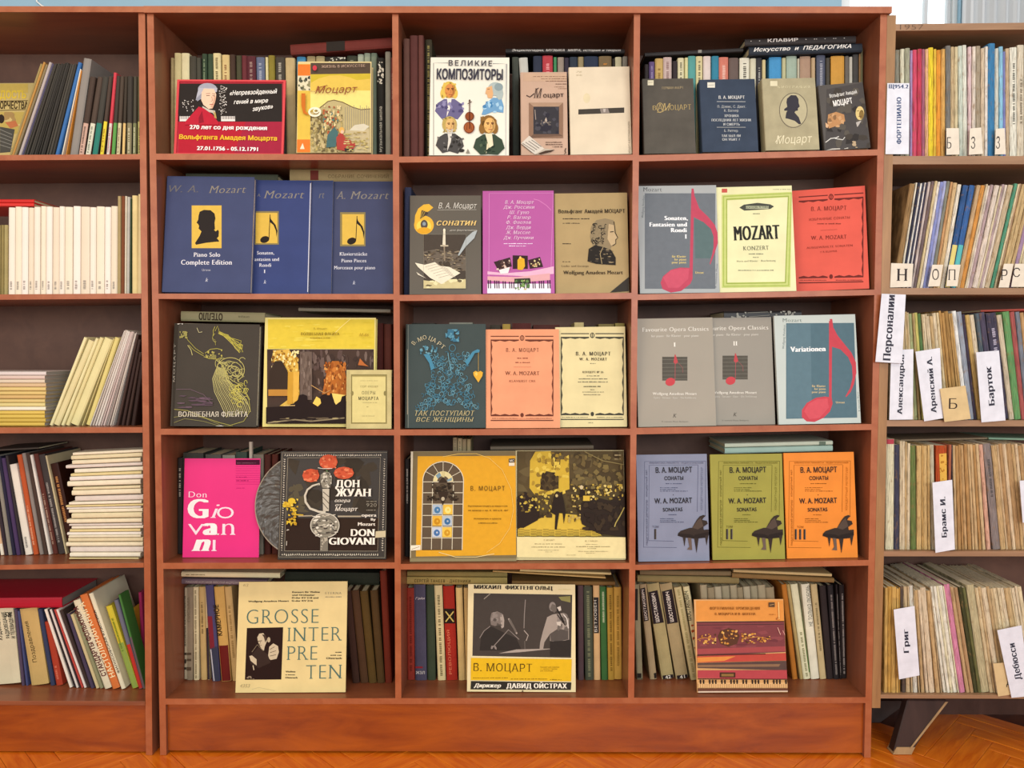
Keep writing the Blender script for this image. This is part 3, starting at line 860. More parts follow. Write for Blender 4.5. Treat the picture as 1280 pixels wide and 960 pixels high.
row('booklet', 'booklet', wh, 'leaning booklets on the left bookcase third shelf', 'L', 3, .042, .19, s, 'card', True, lab='leaning booklet', start=7)
# fourth shelf
wh = 'on the left bookcase fourth shelf'; g = 'leaning books on the left bookcase fourth shelf'
s = ('-24,8,-44,572,4c4440 -15,9,-37,568,6a5040 -5,5,-28,570,2f2a2c 0,4.5,-20,575,d8b08a/e6dcc8:.12 5,4.2,-14,572,3a3036 9.6,5,-9,570,8a8478 15,4.6,-3.5,571,2c2a3c 20,5,1,573,4c3a5c 25.4,5,5.5,570,3a3434 '
     '31,9,11,581,e4dccc*6a625c:.08:.2 41,7.2,20,569,b8552e*e8b08a:.1:.5 48.6,5.2,26,567,8a8078 54.2,5.2,31,567,4a3a32 61.5,4.5,22,568.5,e0d8cc ')
row('book', 'book', wh, g, 'L', 4, .105, .18, s.replace('61.5,4.5,22,568.5,e0d8cc', '60,4.6,36.5,569,e0d8cc'), 'card')
s = '65.5,6.5,40.5,568,5a3028*b89a84:.1:.6 72.5,8,47,569,413a38*a8a098:.12:.72 81,3.4,55.5,570,c8b890'
row('book', 'book', wh, g, 'L', 4, .108, .18, s, 'card', start=14)
row('book', 'book', wh, g, 'L', 4, .116, .16, '86,10,62,580,3a2018*c88a50:.35:.85', 'card', start=17)
y0, n = 566, 27; Y = .036
zb = zshelf('L', 4, hit(130, 480, Y).x); yb = proj(Vector((hit(130, 480, Y).x, Y, zb)))[1]
rs = random.Random(21); th_ = [rs.choice((.55, .8, 1, 1.2, 1.5)) for _ in range(n)]; st = (yb-.4-y0)/sum(th_)
cc = 'e6dcc0 dccfa8 e4d8b8 d8ccc0 e8dfc8 dccb94 e4dcd0'.split()
for i in range(n-1, -1, -1):
    ti = -8*(1-i/n)**1.3
    a = 83+rs.uniform(-1, 11)*(1 if i < n*.4 else .6); b_ = 179-rs.uniform(0, 4)
    yy = y0+sum(th_[:i])*st
    lying('booklet', 'booklet', '%s booklet in the tall white stack, left bookcase fourth shelf, %s from top' % (cname(cc[i % 7]), ORD[i]), 'tall stack of booklets on the left bookcase fourth shelf',
          a, yy, b_, yy+ti*(b_-a)/100*.6, st*th_[i]*.84, Y+rs.uniform(0, .008), .068, cc[i % 7], 'paper', soft=True, page='d2c8ac')
lying('folder', 'folder', 'thin dark folder lying over the leaning books, left bookcase fourth shelf', None, -20, 562.5, 48, 559, 2.2, .12, .16, '4a423c', 'card')
# bottom shelf
wh = 'on the left bookcase bottom shelf'; g = 'books on the left bookcase bottom shelf'
r = row('book', 'book', wh, g, 'L', 5, .1, .17, '-24,50,-34,763,d2c8a8 26.5,5,17,762,54465a 32,5.5,21,764,4a5078', 'card')
K(0, 720, 6.737)
draw(r[0][0], [V('2a2622', 'ХУДОЖЕСТВ', 22, 540, -8, 310, 40, 'b'), V('2a2622', 'РАДИОВЕЩАНИЕ', 85, 520, 42, 300, 30, 'b'), V('2a2622', 'И ТЕЛЕВИДЕНИЕ', 150, 520, 98, 300, 30, 'b'), T('2a2622', '36', 40, 95, 372, 44, '')][0:3]+[T('2a2622', '58', 35, 95, 345, 40, 'bi')])
r = row('book', 'book', wh, g, 'L', 5, .1, .17, '38,24,23,762,c2a468 62.5,6.5,46,762,39405a 69.5,10.5,54.5,778,a8402c*d87a60:.1:.3', 'card', start=3)
draw(r[0][0], [V('3a2c1a', 'поздравления', 315, 500, 235, 210+0, 46, '')][:0]+[V('3a2c1a', 'Поздравления', 312, 722, 236, 380, 34, '')])
s = '86,5.6,52.5,758,e6dccc 92,2.6,56.5,758,2f2628 95,3.2,59.5,758,d8cfc4 98.6,2.2,62.5,758,3a2a2e 101.2,3.2,65,758,b84a40 104.8,2.8,67.6,758,e2d8ce 108,4.6,73,764,413430'
row('magazine', 'magazine', wh, 'thin magazines on the left bookcase bottom shelf', 'L', 5, .085, .19, s, 'card', True, lab='thin-spined magazine')
s = '113,6,82,768,4a4054 119.5,4.6,87,769,c8b88a 124.4,4.6,91,768,8a8a68'
row('magazine', 'magazine', wh, 'thin magazines on the left bookcase bottom shelf', 'L', 5, .08, .19, s, 'card', True, lab='leaning magazine', start=7)
r = row('book', 'book', wh, g, 'L', 5, .075, .19, '130,9.5,90,752,d8cfb0 140,10,98.5,745,d0743c 150.6,12.2,109.5,743,e0d8b8', 'card', start=6)
draw(r[0][0], [V('5a2a2a', 'СТАНДАРТЫ ФОЛЬКЛОРА', 912, 830, 652, 250, 38, 'B')])
draw(r[1][0], [V('f2dfb0', 'НАСТОЛЬНАЯ КНИГА', 985, 838, 705, 215, 42, 'b')])
draw(r[2][0], [V('3a3430', 'ФИЛОСОФСКАЯ КЛАССИКА', 1052, 800, 815, 280, 34, 'b')])
s = '164.5,8,131,759,c8b83a/8aa04a:.55*4a6a24:.45:.85 173,5.4,141.5,751,6a6a78/b8362e:.5 '
row('book', 'book', wh, g, 'L', 5, .08, .06, s, 'card', start=9)
row('book', 'book', wh, g, 'L', 5, .08, .05, '178.4,3,147,744,4a7a3c/6a5a5c:.55', 'card', start=11)
r = row('book', 'book', wh, g, 'L', 5, .15, .13, '171.5,7,165,760,d8a838', 'card', start=12)
draw(r[0][0], [('t', 'a83024', 'ПЕСНИ', (175.6, 800), (171, 764), 5, 'B')])
row('book', 'book', wh, g, 'L', 5, .17, .12, '178,4,172,741,b83a68', 'card', start=13)
K(0, 0, 1)
lying('book', 'book', 'large red book lying on top of books, left bookcase bottom shelf', None, -60, 748.4, 77, 747, 12.6, .09, .2, 'b02434', 'gloss', page='8a8078')

# ------------------------------------------------------------------ spines in the middle bookcase
K(0, 0, 1)
wh = 'behind the red poster, middle bookcase top shelf'; g = 'spines behind the red poster'
s = ('212,4,212,72,a8966c 217,9,217.5,66,cfc290 226.5,10,226,66,ddd3a8 237,9,236.5,70,4a463c 246.5,5.6,245,72,4c4a40 252.5,6.4,252,67,3a4a38*8a9a78:.75:.95 259.4,7.2,259,67,40503c '
     '268,9.5,265.5,66,dfd09c*6a5a3a:.7:.95 278.5,9.5,276.5,68,d9bf84*8a5a3a:.7:.9 288.5,7,286.5,68,4a382e 296,6.6,294.5,69,4c4a36 303,6.6,301.5,69,6a3236 310,11,308,70,5c2e34*a88a80:.66:.95 '
     '322,10.4,319.5,71,666e86*b0b4c0:.7:.95 333,3.6,331,71,d8cc98 337,7.8,335,69,8a7c34 345.5,11.5,343.5,71,4a443c*b8b0a0:.62:.95 358,12,356,68,c2ab7c')
row('book', 'book', wh, g, 'A', 1, .088, .15, s)
wh = 'behind the yellow book, middle bookcase top shelf'; g = 'spines behind the yellow book'
s = ('371,11,370,70,4a8ab0 383,10.6,382.5,69,a8946a 394.2,10.8,394,69,ab9a70 406,26,405.5,69.5,37342e 433,12.6,432.5,68,3e4034*8a8a70:.8:.96 446.4,7.6,446,62,a8ae98 454.4,7.6,454,62,9ca48c 462.6,7.6,462.4,62,7a8470 '
     '471,9.6,470.4,72,2c2a26 481.4,6.8,481.2,62,8f8c7e 488.6,4.4,488.4,72,6a3430*c8a890:.6:.85')
r = row('book', 'book', wh, g, 'A', 1, .088, .15, s)
K(355, 40, 6)
draw(r[8][0], [BL('d8d0bc', 702, 225, 748, 390, 26, 14, 4), V('d8d0bc', 'музыкальная школа', 735, 900, 735, 560, 22, '')])
draw(r[3][0], [BL('c8c4b4', 320, 180, 470, 230, 14, 14, 9, 9)])
K(0, 0, 1)
lying('book', 'book', 'long maroon book lying across the spine tops, middle bookcase top shelf left bay', None, 362.5, 55.5, 490.5, 46.5, 12.6, .075, .17, '6a302a', 'cloth',
      [('p', '2f2a26', [(408, 52.5), (431, 51), (431, 63), (408, 64.5)])])
wh = 'beside the composers book, middle bookcase top shelf'; g = 'tall dark spines left of the composers book'
r = row('book', 'book', wh, g, 'B', 1, .05, .19, '504.2,7.6,504,48,6a4a40 512.6,10,512,44,5c3632 523,6.6,522.6,44,623c36 530.4,8.6,530,45,3f3a2c*a89a5c:.05:.95')
wh = 'in the back row, top middle bay'; g = 'spines in the top middle bay'
s = ('641,14,640,71,4a4e46 656,11,648.5,72,c9c6bc 667.5,11,666.5,70,333848 679,13,678,69,b8424a*e8a0a0:.72:.92 692.4,4,692,71,4a8a5c 697,8,697,71,9a8a7c 705.4,6,705.4,72,3a3440 712,10,712,71,343c48 722.6,7,722.6,71,9a8a66 '
     '730,18,730,70,30384a 748.6,16,748.6,70,7a6648*b87a3a:.86:.94 765.6,3,765.6,73,38322e 769,11,769,71,d0c8a4 784,6.4,785,65,8c877c')
row('book', 'book', wh, g, 'B', 1, .1, .15, s)
lying('book', 'book', 'black book with white spine print lying across spines, top middle bay', None, 632, 60.5, 781, 61, 5.6, .09, .17, '2b2929', 'card',
      [T('d8d4cc', 'Энциклопедия. МУЗЫКА  МИРА, история и теория', 640, 776, 64.2, 2.6, 'i')])
wh = 'in the back row, top right bay'; g = 'spines in the top right bay'
s = ('806,5,806,80,3a3434 811.4,7,811.4,77,6a5680*b0a0c0:.66:.95 819,10,819,73,c8a868*8a6a3a:.7:.9 829.6,10.6,829.4,71,c8b0a8*8a6a64:.64:.95 841,6,841,76,3a3234 847.6,8,847.4,72,d8cfa8*4a4234:.66:.95 856,4.4,856,72,d2cc98 '
     '860.6,9.4,860.4,70,5a9a94 870.4,8.4,870.2,70,d6c998*4a4436:.05:.95 879.4,9.4,879.4,70,d8c8c0 889.6,9,889.8,70,3a8098 899,12,899,71,cc7a68*e8c0b0:.7:.92 911.6,12,911.6,72,6a5a54 924.6,12.4,925,68,ded8c4*4a443c:.72:.95 '
     '937.6,7.4,938,69,cfc8ae 945.6,7.4,945.6,72,3c3a3c*b8b4ac:.7:.9 953.4,4.6,953.4,74,c8b888 962,15.4,962,71,4a90c0 978,5,978,72,b8b48c 983.4,13,983.4,70,9fae9c 997,3,997,73,b8b09a 1000.6,13.4,1000.6,70,a88a74/3f3a38:.78 1014.6,5,1014.6,72,b49a78 '
     '1021,11,1021,69,545868*a8a8b0:.4:.95 1033,5,1033,72,4c4840 1039,17,1039,66,c89444 1056.6,5,1056.6,70,6a645c 1062,4,1062,71,b8b4a8 1066.6,7,1066.6,66,4a4846 1074.4,4,1074.4,57,a8845c 1079.6,3.4,1079.6,60,6a664a')
row('book', 'book', wh, g, 'C', 1, .085, .15, s)
lying('book', 'book', 'dark slim book lying on the spines, top right bay, left end', 'dark books lying in the top right bay', 806, 65.5, 929, 59.5, 5, .09, .17, '33302f', 'card', [('p', '8a8880', [(872.5, 58.8), (877, 58.5), (877, 66), (872.5, 66.2)])])
lying('book', 'book', 'dark book with small white spine marks, upper of two, top right bay', 'dark books lying in the top right bay', 931, 48.6, 1070, 44.4, 9, .075, .19, '35302f', 'card',
      [T('d8d0c8', '·   ·   КЛАВИР   ·   ··   ·   ··   ·', 938, 1056, 53.4, 3.6, 'b', 49.6)])
lying('book', 'book', 'dark blue book with white slanted spine lettering, lower of two, top right bay', 'dark books lying in the top right bay', 936, 58.4, 1078, 54, 10.6, .07, .19, '2b3038', 'card',
      [T('e8e4dc', 'Искусство  и  ПЕДАГОГИКА', 942, 1064, 64.6, 4.4, 'bi', 60)])
# second shelf
lying('book', 'book', 'dark green book lying behind the blue albums, left end', 'books lying behind the blue albums', 232, 216.5, 347, 218, 13, .12, .15, '4a4c3e', 'cloth')
lying('book', 'book', 'tan book with red spine square lying behind the blue albums', 'books lying behind the blue albums', 362, 211.5, 492, 212, 16, .11, .16, '9a845c', 'cloth',
      [('p', '6a3028', [(388, 213), (398, 213), (398, 225), (388, 225)]), T('6a5638', 'СОБРАНИЕ СОЧИНЕНИЙ', 410, 486, 222.5, 4, 's')])
row('book', 'book', 'beside the six sonatinas booklet, second shelf middle bay', None, 'B', 2, .06, .17, '504.6,8.4,505.4,234,363c54 ')
wh = 'standing behind the second shelf booklets, middle bay'; g = 'dark spines behind the second shelf booklets'
row('book', 'book', wh, g, 'B', 2, .14, .12, fill(520, 600, 7, 0, 0, 254, '3c302a 4a3a30 40342e 503c34', 4, 2) + fill(700, 782, 7, 0, 0, 250, '44362e 3c302a 4c3e34', 6, 2))
# third shelf
K(205, 380, 6)
lying('book', 'book', 'olive box with upside-down dark lettering lying behind the black fairy book', 'books lying on the third shelf left bay', 226, 389, 331, 391, 12, .075, .17, '8f8866', 'card',
      [V('3a3024', 'ОТЕЛЛО', 440, 72, 262, 66, 48, 'B'), V('5a5440', 'опера', 640, 92, 560, 90, 14, '')])
K(0, 0, 1)
lying('book', 'book', 'grey slim box lying high at the right, third shelf left bay', 'books lying on the third shelf left bay', 373, 384.5, 488, 386.5, 4.4, .09, .18, '7a7464', 'card')
row('book', 'book', 'behind the yellow opera box, third shelf', 'dark red spines behind the yellow opera box', 'A', 3, .11, .15, '330,10,330,406,3a2a24 345,60,345,402,40302a 470,9,470,404,5a2c26 479.6,9.4,479.6,405,64362c')
wh = 'behind the pink and cream scores, third shelf'; g = 'worn spines on the third shelf middle bay'
s = '513,30,513,403.5,3c3a34 560,30,560,402.8,8a8a7c 612,14,612,406,4a4238 628,10,628,405,b89a4c 640,24,640,404,5a2e2a 666,34,666,406,55302a 718,12,718,403,d0bc84 732,14,732,407,4c4238 748,20,748,405,8a7a4c 769,12,769,404,a89858'
row('book', 'book', wh, g, 'B', 3, .1, .15, s)
lying('box', 'box', 'black box with white floral print lying behind the grey opera albums', None, 905, 389, 1002, 388, 14, .09, .17, '2e2b2b', 'gloss',
      [BL('a8a498', 912, 390, 933, 400, 18, 3.4, 5), BL('a8a498', 962, 388.6, 996, 400, 24, 3.2, 6), ('l', '8a867c', .8, [(934, 391), (960, 390), (962, 394), (936, 396)])])
# fourth shelf
wh = 'behind the pink booklet, fourth shelf left bay'; g = 'dark spines behind the pink booklet'
s = '217,10,217,572,2f2a28*b0a898:.6:.9 228,26,228,566,3a3a34 256,20,256,568,52504a 277,16,277,569,8a8478 294,14,294,565,3c4a40 316,13,316,568,7a7264 330,8,330,568,4a2620 339,8,339,568,52281f'
row('book', 'book', wh, g, 'A', 4, .09, .15, s)
row('booklet', 'booklet', 'rising above the pink booklet, fourth shelf', None, 'A', 4, .075, .012, '309.6,4,308.8,553,b0a898', 'paper', True)
wh = 'behind the yellow record sleeve, fourth shelf middle bay'; g = 'spines behind the record sleeves'
row('book', 'book', wh, g, 'B', 4, .075, .15, '505,6,505,574,2c2826*c8c0b0:.55:.9 566,5.4,566,547,8c8064*5a5040:.8:.98 572,5.4,572,548,9a8e6e*5a5040:.8:.98 577.6,5.4,577.6,549,84785c 583.4,5,583.4,549,908462')
lying('record_sleeve', 'record sleeve', 'grey-brown record sleeve lying flat behind the dark ballroom sleeve', None, 613, 558, 742, 556.5, 5, .07, .2, '5c5648', 'card')
lying('book', 'book', 'pale green album lying flat behind the sonata albums, upper of two', 'pale green albums on the fourth shelf right bay', 906, 554.5, 1041, 551, 5, .08, .19, 'c4cdb8', 'card', [('p', '6a7a6a', [(1024, 552), (1032, 551.8), (1032, 556), (1024, 556.2)])])
lying('book', 'book', 'pale green album lying flat behind the sonata albums, lower of two', 'pale green albums on the fourth shelf right bay', 906, 560.2, 1041, 556.8, 7, .08, .19, 'a9c2b4', 'card')
# bottom shelf
wh = 'beside the cream sleeve, bottom shelf'; g = 'spines left of the cream record sleeve'
s = '223.6,8,223.8,734,a89c82 232.6,8.2,232.8,734,8f8069 241.6,8,240.8,734,d9caa0*6a5434:.02:.97 250.4,8,247.6,734,c0a26a*5a4228:.5:.85 258.8,4.4,255.2,734,d2b98c/3a3038:.56'
r = row('book', 'book', wh, g, 'A', 5, .125, .15, s)
K(205, 705, 5.82)
draw(r[0][0], [V('3a342c', 'ВАСИЛИЙ КАЛИННИКОВ', 141, 600, 137, 230, 20, 'b'), R('3a342c', 114, 650, 146, 668), E('3a342c', 131, 714, 15, 18), R('3a342c', 114, 758, 146, 776)])
draw(r[1][0], [V('6a5c48', 'ПИСЬМА', 191, 420, 187, 240, 18, ''), R('5a4a3a', 164, 645, 198, 662), R('5a4a3a', 164, 690, 198, 706), R('5a4a3a', 164, 750, 198, 775)])
s = '264.6,10,255.8,732,4c4668/3a3c4c:.36 276.4,13,266.8,734,c89e58/6a221e:.38 290,9,279.5,734,c2a068*8a6a3a:.25:.8'
r = row('book', 'book', wh, g, 'A', 5, .115, .15, s, start=5)
draw(r[0][0], [P('7a2c34', '310,380 350,380 368,610 335,615'), L('b8b4b8', 8, '340,620 365,850')])
draw(r[1][0], [V('3a2c1c', 'КАМЕРНОЕ', 425, 520, 395, 295, 34, 'B')])
K(0, 0, 1)
lying('book', 'book', 'cream book lying on top of spines, left of cream sleeve', 'books lying on the bottom shelf left bay', 222, 714.8, 347, 716.5, 8.2, .115, .15, 'd8c9a0', 'card', [D('8a7a58', 228, 252, 720.2, 2.2)], page='b8aa88')
lying('book', 'book', 'mauve-grey book lying under the cream book, bottom shelf left bay', 'books lying on the bottom shelf left bay', 221.4, 723.6, 330, 725.6, 9, .118, .15, '6a5860', 'cloth', [T('b8a8a0', 'РИМСКИЙ КОРСАКОВ НИКОЛАЙ АНДРЕЕВИЧ', 227, 296, 730.4, 3.6, '', 731.4)])
lying('book', 'book', 'long dark green book lying along the back of bottom shelf', 'books lying on the bottom shelf left bay', 356, 715, 474, 716.5, 15, .15, .13, '2a2c22', 'cloth')
wh = 'right of the cream sleeve, middle bookcase bottom shelf'; g = 'brown spines right of the cream record sleeve'
row('book', 'book', wh, g, 'A', 5, .1, .16, '440.5,9.4,429,736,3f2a22 450.4,10,438,735,4c3422 461,9.8,449,734,54401f 471.4,9.4,462,735,4e3a20 481.4,8.4,474.5,714,6a2a1c')
wh = 'left of the violinist sleeve, middle bookcase bottom shelf'; g = 'spines left of the violinist record sleeve'
s = '506.4,12,505.4,735,8a3226*5a2018:.1:.9 519,14.6,517,731,4e4a5c 534.2,11,532.4,732,3c4634'
r = row('book', 'book', wh, g, 'B', 5, .12, .15, s)
K(500, 705, 5.82)
draw(r[1][0], [T('d8ccc8', 'Гойя', 112, 180, 258, 16, 'i'), R('8a2a30', 110, 745, 165, 758), T('c8c0b8', 'ЖЗЛ', 115, 180, 800, 20, 'b')])
s = '547.2,10,542.6,732,d2c08e*5a4a2c:.05:.9 558,14,553.4,733,a02c20 573.4,8.4,569.4,735,d8b878 582.2,6.4,579.4,735,d2b070'
r = row('book', 'book', wh, g, 'B', 5, .12, .15, s, start=3)
draw(r[1][0], [P('2a221c', '318,325 398,325 402,432 322,432'), L('c8b060', 9, '332,345 390,420'), L('c8b060', 9, '390,345 332,420'), V('d87a58', 'РЕВОЛЮЦИЯ', 378, 800, 360, 480, 18, '')])
wh = 'right of the violinist sleeve, middle bookcase bottom shelf'; g = 'spines right of the violinist record sleeve'
s = '722.6,8.4,722,732,5a4648 731.6,10.6,729.4,732,4c5040*8a8a68:.04:.96 742.6,9,741.4,732,d2ab78 752,8,749.6,732,3f6a3a*c8d0a8:.62:.95 760.4,11,758.6,735,b8923f*6a4a1c:.1:.92 772,9.4,771,734,caa04c*8a6a2c:.15:.9'
r = row('book', 'book', wh, g, 'B', 5, .12, .15, s)
K(575, 715, 5.689)
draw(r[2][0], [P('33302e', '942,180 985,180 988,435 946,435'), V('d8d0c0', 'БЕТХОВЕН', 975, 425, 970, 200, 18, '')])
K(0, 0, 1)
gg = 'books lying on the bottom shelf middle bay'
lying('book', 'book', 'olive book lying uppermost on the left, bottom shelf middle bay', gg, 509, 714.5, 634, 715.5, 6, .12, .15, '8a7a48', 'cloth')
lying('book', 'book', 'olive book with dark spine lettering lying lower left, bottom shelf middle bay', gg, 508.6, 721.4, 634, 722.4, 9, .12, .15, 'a08a50', 'cloth', [T('4a3c1c', 'СЕРГЕЙ ТАНЕЕВ · ДНЕВНИКИ', 518, 588, 727.8, 3.6, 'bk', 728.4)])
lying('book', 'book', 'brown book lying lowest on the right, bottom shelf middle bay', gg, 640, 726.4, 769, 727.2, 4.8, .12, .15, '7a5c34', 'cloth')
lying('booklet', 'booklet', 'cream booklet slanting over brown one, bottom shelf middle bay', gg, 616, 713.2, 757, 721.6, 4.2, .115, .15, 'c9a668', 'card')
lying('booklet', 'booklet', 'pale booklet lying topmost on the right, bottom shelf middle bay', gg, 650, 711.6, 764, 716, 3.6, .12, .15, 'd8c288', 'card')
wh = 'in the set, bottom shelf right bay'; g = 'grey-gold set of volumes on the bottom shelf'
s = '796.4,9.4,792,731,8f8568/38302a:.01 812.8,10,799.6,731,a58f6c 827.6,16,808.6,731,a8986a 845.4,16,824.6,731,a6926a'
r = row('book', 'book', wh, g, 'C', 5, .12, .15, s)
K(790, 705, 5.82)
draw(r[0][0], [R('2c2622', 15, 180, 42, 410), R('2c2622', 38, 795, 68, 830)])
draw(r[1][0], [P('2c2426', '60,180 95,170 122,410 88,418'), V('d8c8b8', 'ШОСТАКОВИЧ', 112, 405, 86, 185, 17, 'b'), P('2c2622', '158,795 185,790 190,828 163,832')])
draw(r[2][0], [P('2c2426', '118,205 185,190 232,425 155,437'), V('e4d8c8', 'ШОСТАКОВИЧ', 200, 420, 165, 210, 24, 'b'), P('2c2426', '222,812 298,802 306,848 230,856'), T('d8d0c0', '42', 245, 285, 842, 24, 'b', 838)])
draw(r[3][0], [P('2c2426', '218,200 290,182 334,425 256,437'), V('e4d8c8', 'ШОСТАКОВИЧ', 304, 418, 268, 200, 24, 'b'), P('2c2426', '326,812 402,802 410,848 334,856'), T('d8d0c0', '41', 350, 388, 842, 24, 'b', 838)])
r = row('book', 'book', 'left of the keyboard record, bottom shelf right bay', 'worn spines left of the keyboard record', 'C', 5, .115, .15, '864,9.6,842.6,735,c9b988*9a8a58:.03:.97 874.6,8,854,734,ddd0a0')
draw(r[1][0], [V('3a362a', 'ШОСТАКОВИЧ', 432, 410, 408, 195, 28, 'b'), BL('b0522c', 425, 440, 470, 620, 14, 14, 3)])
wh = 'behind the keyboard record, bottom shelf right bay'; g = 'worn spines behind the keyboard record'
E_ = [884, 893, 902, 911, 921, 930, 938, 947, 956, 966, 977]
s = ' '.join('%.1f,%.1f,%.1f,%d,%s' % (a, b-a-.4, a-8.5, 732+(i*3) % 4, ('a8987a', '9c8a6c', 'b5a68a', 'a09478')[i % 4]) for i, (a, b) in enumerate(zip(E_, E_[1:])))
row('book', 'book', wh, g, 'C', 5, .125, .14, s, 'paper')
wh = 'right of the keyboard record, bottom shelf right bay'; g = 'spines right of the keyboard record'
s = '991,8.6,977,731,b8742f 1000.4,4.4,983.6,731,b09a64 1005,9,988.6,731,dedab4*7a7448:.03:.5 1014.6,10.6,1002,731,e2ddc4 1025.8,8,1014,731,c2ae80*6a5838:.3:.8'
r = row('book', 'book', wh, g, 'C', 5, .12, .15, s)
K(860, 705, 5.565)
draw(r[3][0], [V('3a3c34', 'НЕ ТОЛЬКО ЛЮБОВЬ', 868, 430, 846, 150, 24, ''), ])
draw(r[2][0], [P('3f7a34', '784,165 805,165 858,752 842,752')])
s = '1034.4,8,1025,733,332b2a 1042.8,7,1035,732,2c2829*9a9088:.05:.9 1050.2,7.4,1045,731,2a2424*a09890:.05:.9 1058,6.4,1055,731,2c2626*b0a8a0:.05:.9'
row('book', 'book', wh, g, 'C', 5, .12, .15, s, start=5)
K(0, 0, 1)
gg = 'books lying on the bottom shelf right bay'
lying('book', 'book', 'olive-brown book lying lowest on the left, bottom shelf right bay', gg, 797, 719.4, 924, 722, 8, .12, .14, '8a7a50', 'cloth')
lying('book', 'book', 'grey-brown book lying above the olive one, bottom shelf right bay', gg, 800, 713, 914, 714.4, 5.8, .12, .14, '7f6e50', 'cloth')
lying('book', 'book', 'brown book lying across the spines on the right, bottom shelf right bay', gg, 915.5, 716.6, 1043, 723, 6.4, .11, .15, '85683f', 'cloth')
lying('booklet', 'booklet', 'pale booklet lying topmost on the right, bottom shelf right bay', gg, 917, 712, 1040, 717.4, 3.6, .115, .15, 'c4ab78', 'card')

# ------------------------------------------------------------------ sheet music in the right bookcase
CR = 'd8c49a cdb488 e0cfa8 c9ad7e d6c6a4 c2a67a dccbaa'
def tag_rows():
    K(0, 0, 1)
    wh = 'on the right bookcase top shelf'; g = 'sheet music on the right bookcase top shelf'
    s = ('1119.5,5.5,1119.5,62,8f8c7c 1125.4,5.4,1126,61,d6d2b8 1131.2,6,1132,60,a8a890 1137.6,3.2,1138,63,a890b8 1141,5.8,1141.4,62,d0546c 1147,5.8,1147.4,61,c4485c 1153,4,1153,61,a8687c 1157.2,4,1157.4,61,e0b088 '
         '1161.4,6,1161.6,59,ecd23e 1167.6,3.6,1167.8,61,e6c04a 1171.4,5.4,1171.6,62,e89c40 1177,5.4,1177.2,61,d8a860 1182.6,6.4,1182.8,57,7c7a74 1189.2,5,1189,58,c8b088 1194.4,5,1194,58,d8c8a0 1199.6,5.4,1198.4,57,ccd4c4 '
         '1205,5.4,1203.6,56,dcdccc 1211,4.4,1211,58,dcc0c0 1215.6,4.4,1216,58,ddd0c0 1220.2,6.4,1220.4,57,a89a84 1226.8,4.4,1227,60,d4c0a4 1231.4,3.6,1231.8,58,e8e0d4 1235.2,9,1236,54,4580ac 1244.6,5,1244.8,60,cfd0c4 '
         '1249.8,5,1249.6,58,90c4dc 1255,3,1254.6,64,8084b8 1258.2,4.8,1258,60,c8b090 1263.2,9,1263,59,e6e2d0*4a4a44:.3:.85 1272.4,8.6,1272.4,56,d8ccb4*6a5c4a:.3:.7 1281.2,8,1281.4,57,d0c4a8 1289.4,8,1289.4,58,c8b890')
    row('music_booklet', 'sheet music', wh, g, 'R', 1, .012, .22, s, 'worn', True, lab='sheet music booklet', page='d8ccb0')
    wh = 'on the right bookcase second shelf'; g = 'leaning sheet music on the right bookcase second shelf'
    s = ('1116.5,7.5,1138.5,229,9c7c54 1124.2,2,1145.5,228,e4dcc8 1126.4,2.6,1148.5,228,3a3c4c 1129.2,1.8,1151.3,229,e8e4dc 1131.2,2.6,1153.6,228,424454 1134,1.8,1156.2,228,e8e0d8 1136,2.6,1158.6,228,4a4454 1138.8,3,1161.2,227,c8b8b0 '
         '1142,4,1165,226,7a6868 1146.2,4,1169.4,226,d8c498 1150.4,3.4,1172.6,227,e4dcd0 1154,4.4,1176,227,8c94c8 1158.6,4,1180.6,226,a8acd0 1162.8,4.2,1184.6,226,8a8a7c 1167.2,3.4,1189,227,c89a6c 1170.8,5,1192.6,228,d8b888 '
         '1176,5,1198,230,e6dcc8 1181.2,7,1205,231,3c5c8c/d8c878:.42 1188.4,7,1213,231,4268a0/5ab0b0:.42 1195.6,5,1222,231,c8a880 1200.8,5.4,1227.6,231,d89850 ')
    s2 = fill(1206.4, 1238, 8, 27, 30, 231, 'd8c8a8 e0d0c0 c8b494 b8a0a0 dcc8b0', 31, 1.5) + '1238.4,4.4,1269,229,5a9a7c '
    s3 = fill(1243, 1303, 14, 30, 33, 229, CR+' b89878 a88ca8 d8d0b8', 32, 2)
    row('music_booklet', 'sheet music', wh, g, 'R', 2, .015, .22, s, 'worn', True, lab='leaning booklet', page='d8ccb0')
    row('music_booklet', 'sheet music', wh, g, 'R', 2, .015, .22, s2+s3, 'worn', True, lab='leaning booklet', page='d8ccb0', start=21, jit=.004)
    wh = 'on the right bookcase third shelf'; g = 'sheet music on the right bookcase third shelf'
    s = (fill(1112, 1132, 5, -2, -3, 396, CR, 41) + fill(1132.4, 1153, 6, -6, -8, 392, CR+' b8a070 a8b080', 42) + '1153.4,4,1143.4,391,c8c070 1157.8,4,1147.6,392,5c7a4c '
         + fill(1162.2, 1187, 7, -10, -13, 393, CR, 43) + fill(1187.4, 1206, 5, -13, -15, 391, 'b89058 c09c64 a88450', 44) + '1206.4,5,1190.6,389,e6e6e0 1211.8,6.4,1196,390,9ca4b0 1218.6,4.6,1203,393,4a4250 '
         '1223.6,5.4,1207,394,ccac6c 1229.4,6,1212.6,394,d8c8ac 1235.8,5.4,1219.8,392,5c6870 1241.6,7,1224.4,391,565062 1249,13,1233,392,4a4656*b8b0c0:.45:.85 1262.4,6.4,1246.4,394,cfc0a4 1269.2,8.4,1254,390,6c9c64 1278,6,1263.4,390,a85c58 1284.4,6,1270,390,7c828c 1290.8,5,1276,391,c09a6c')
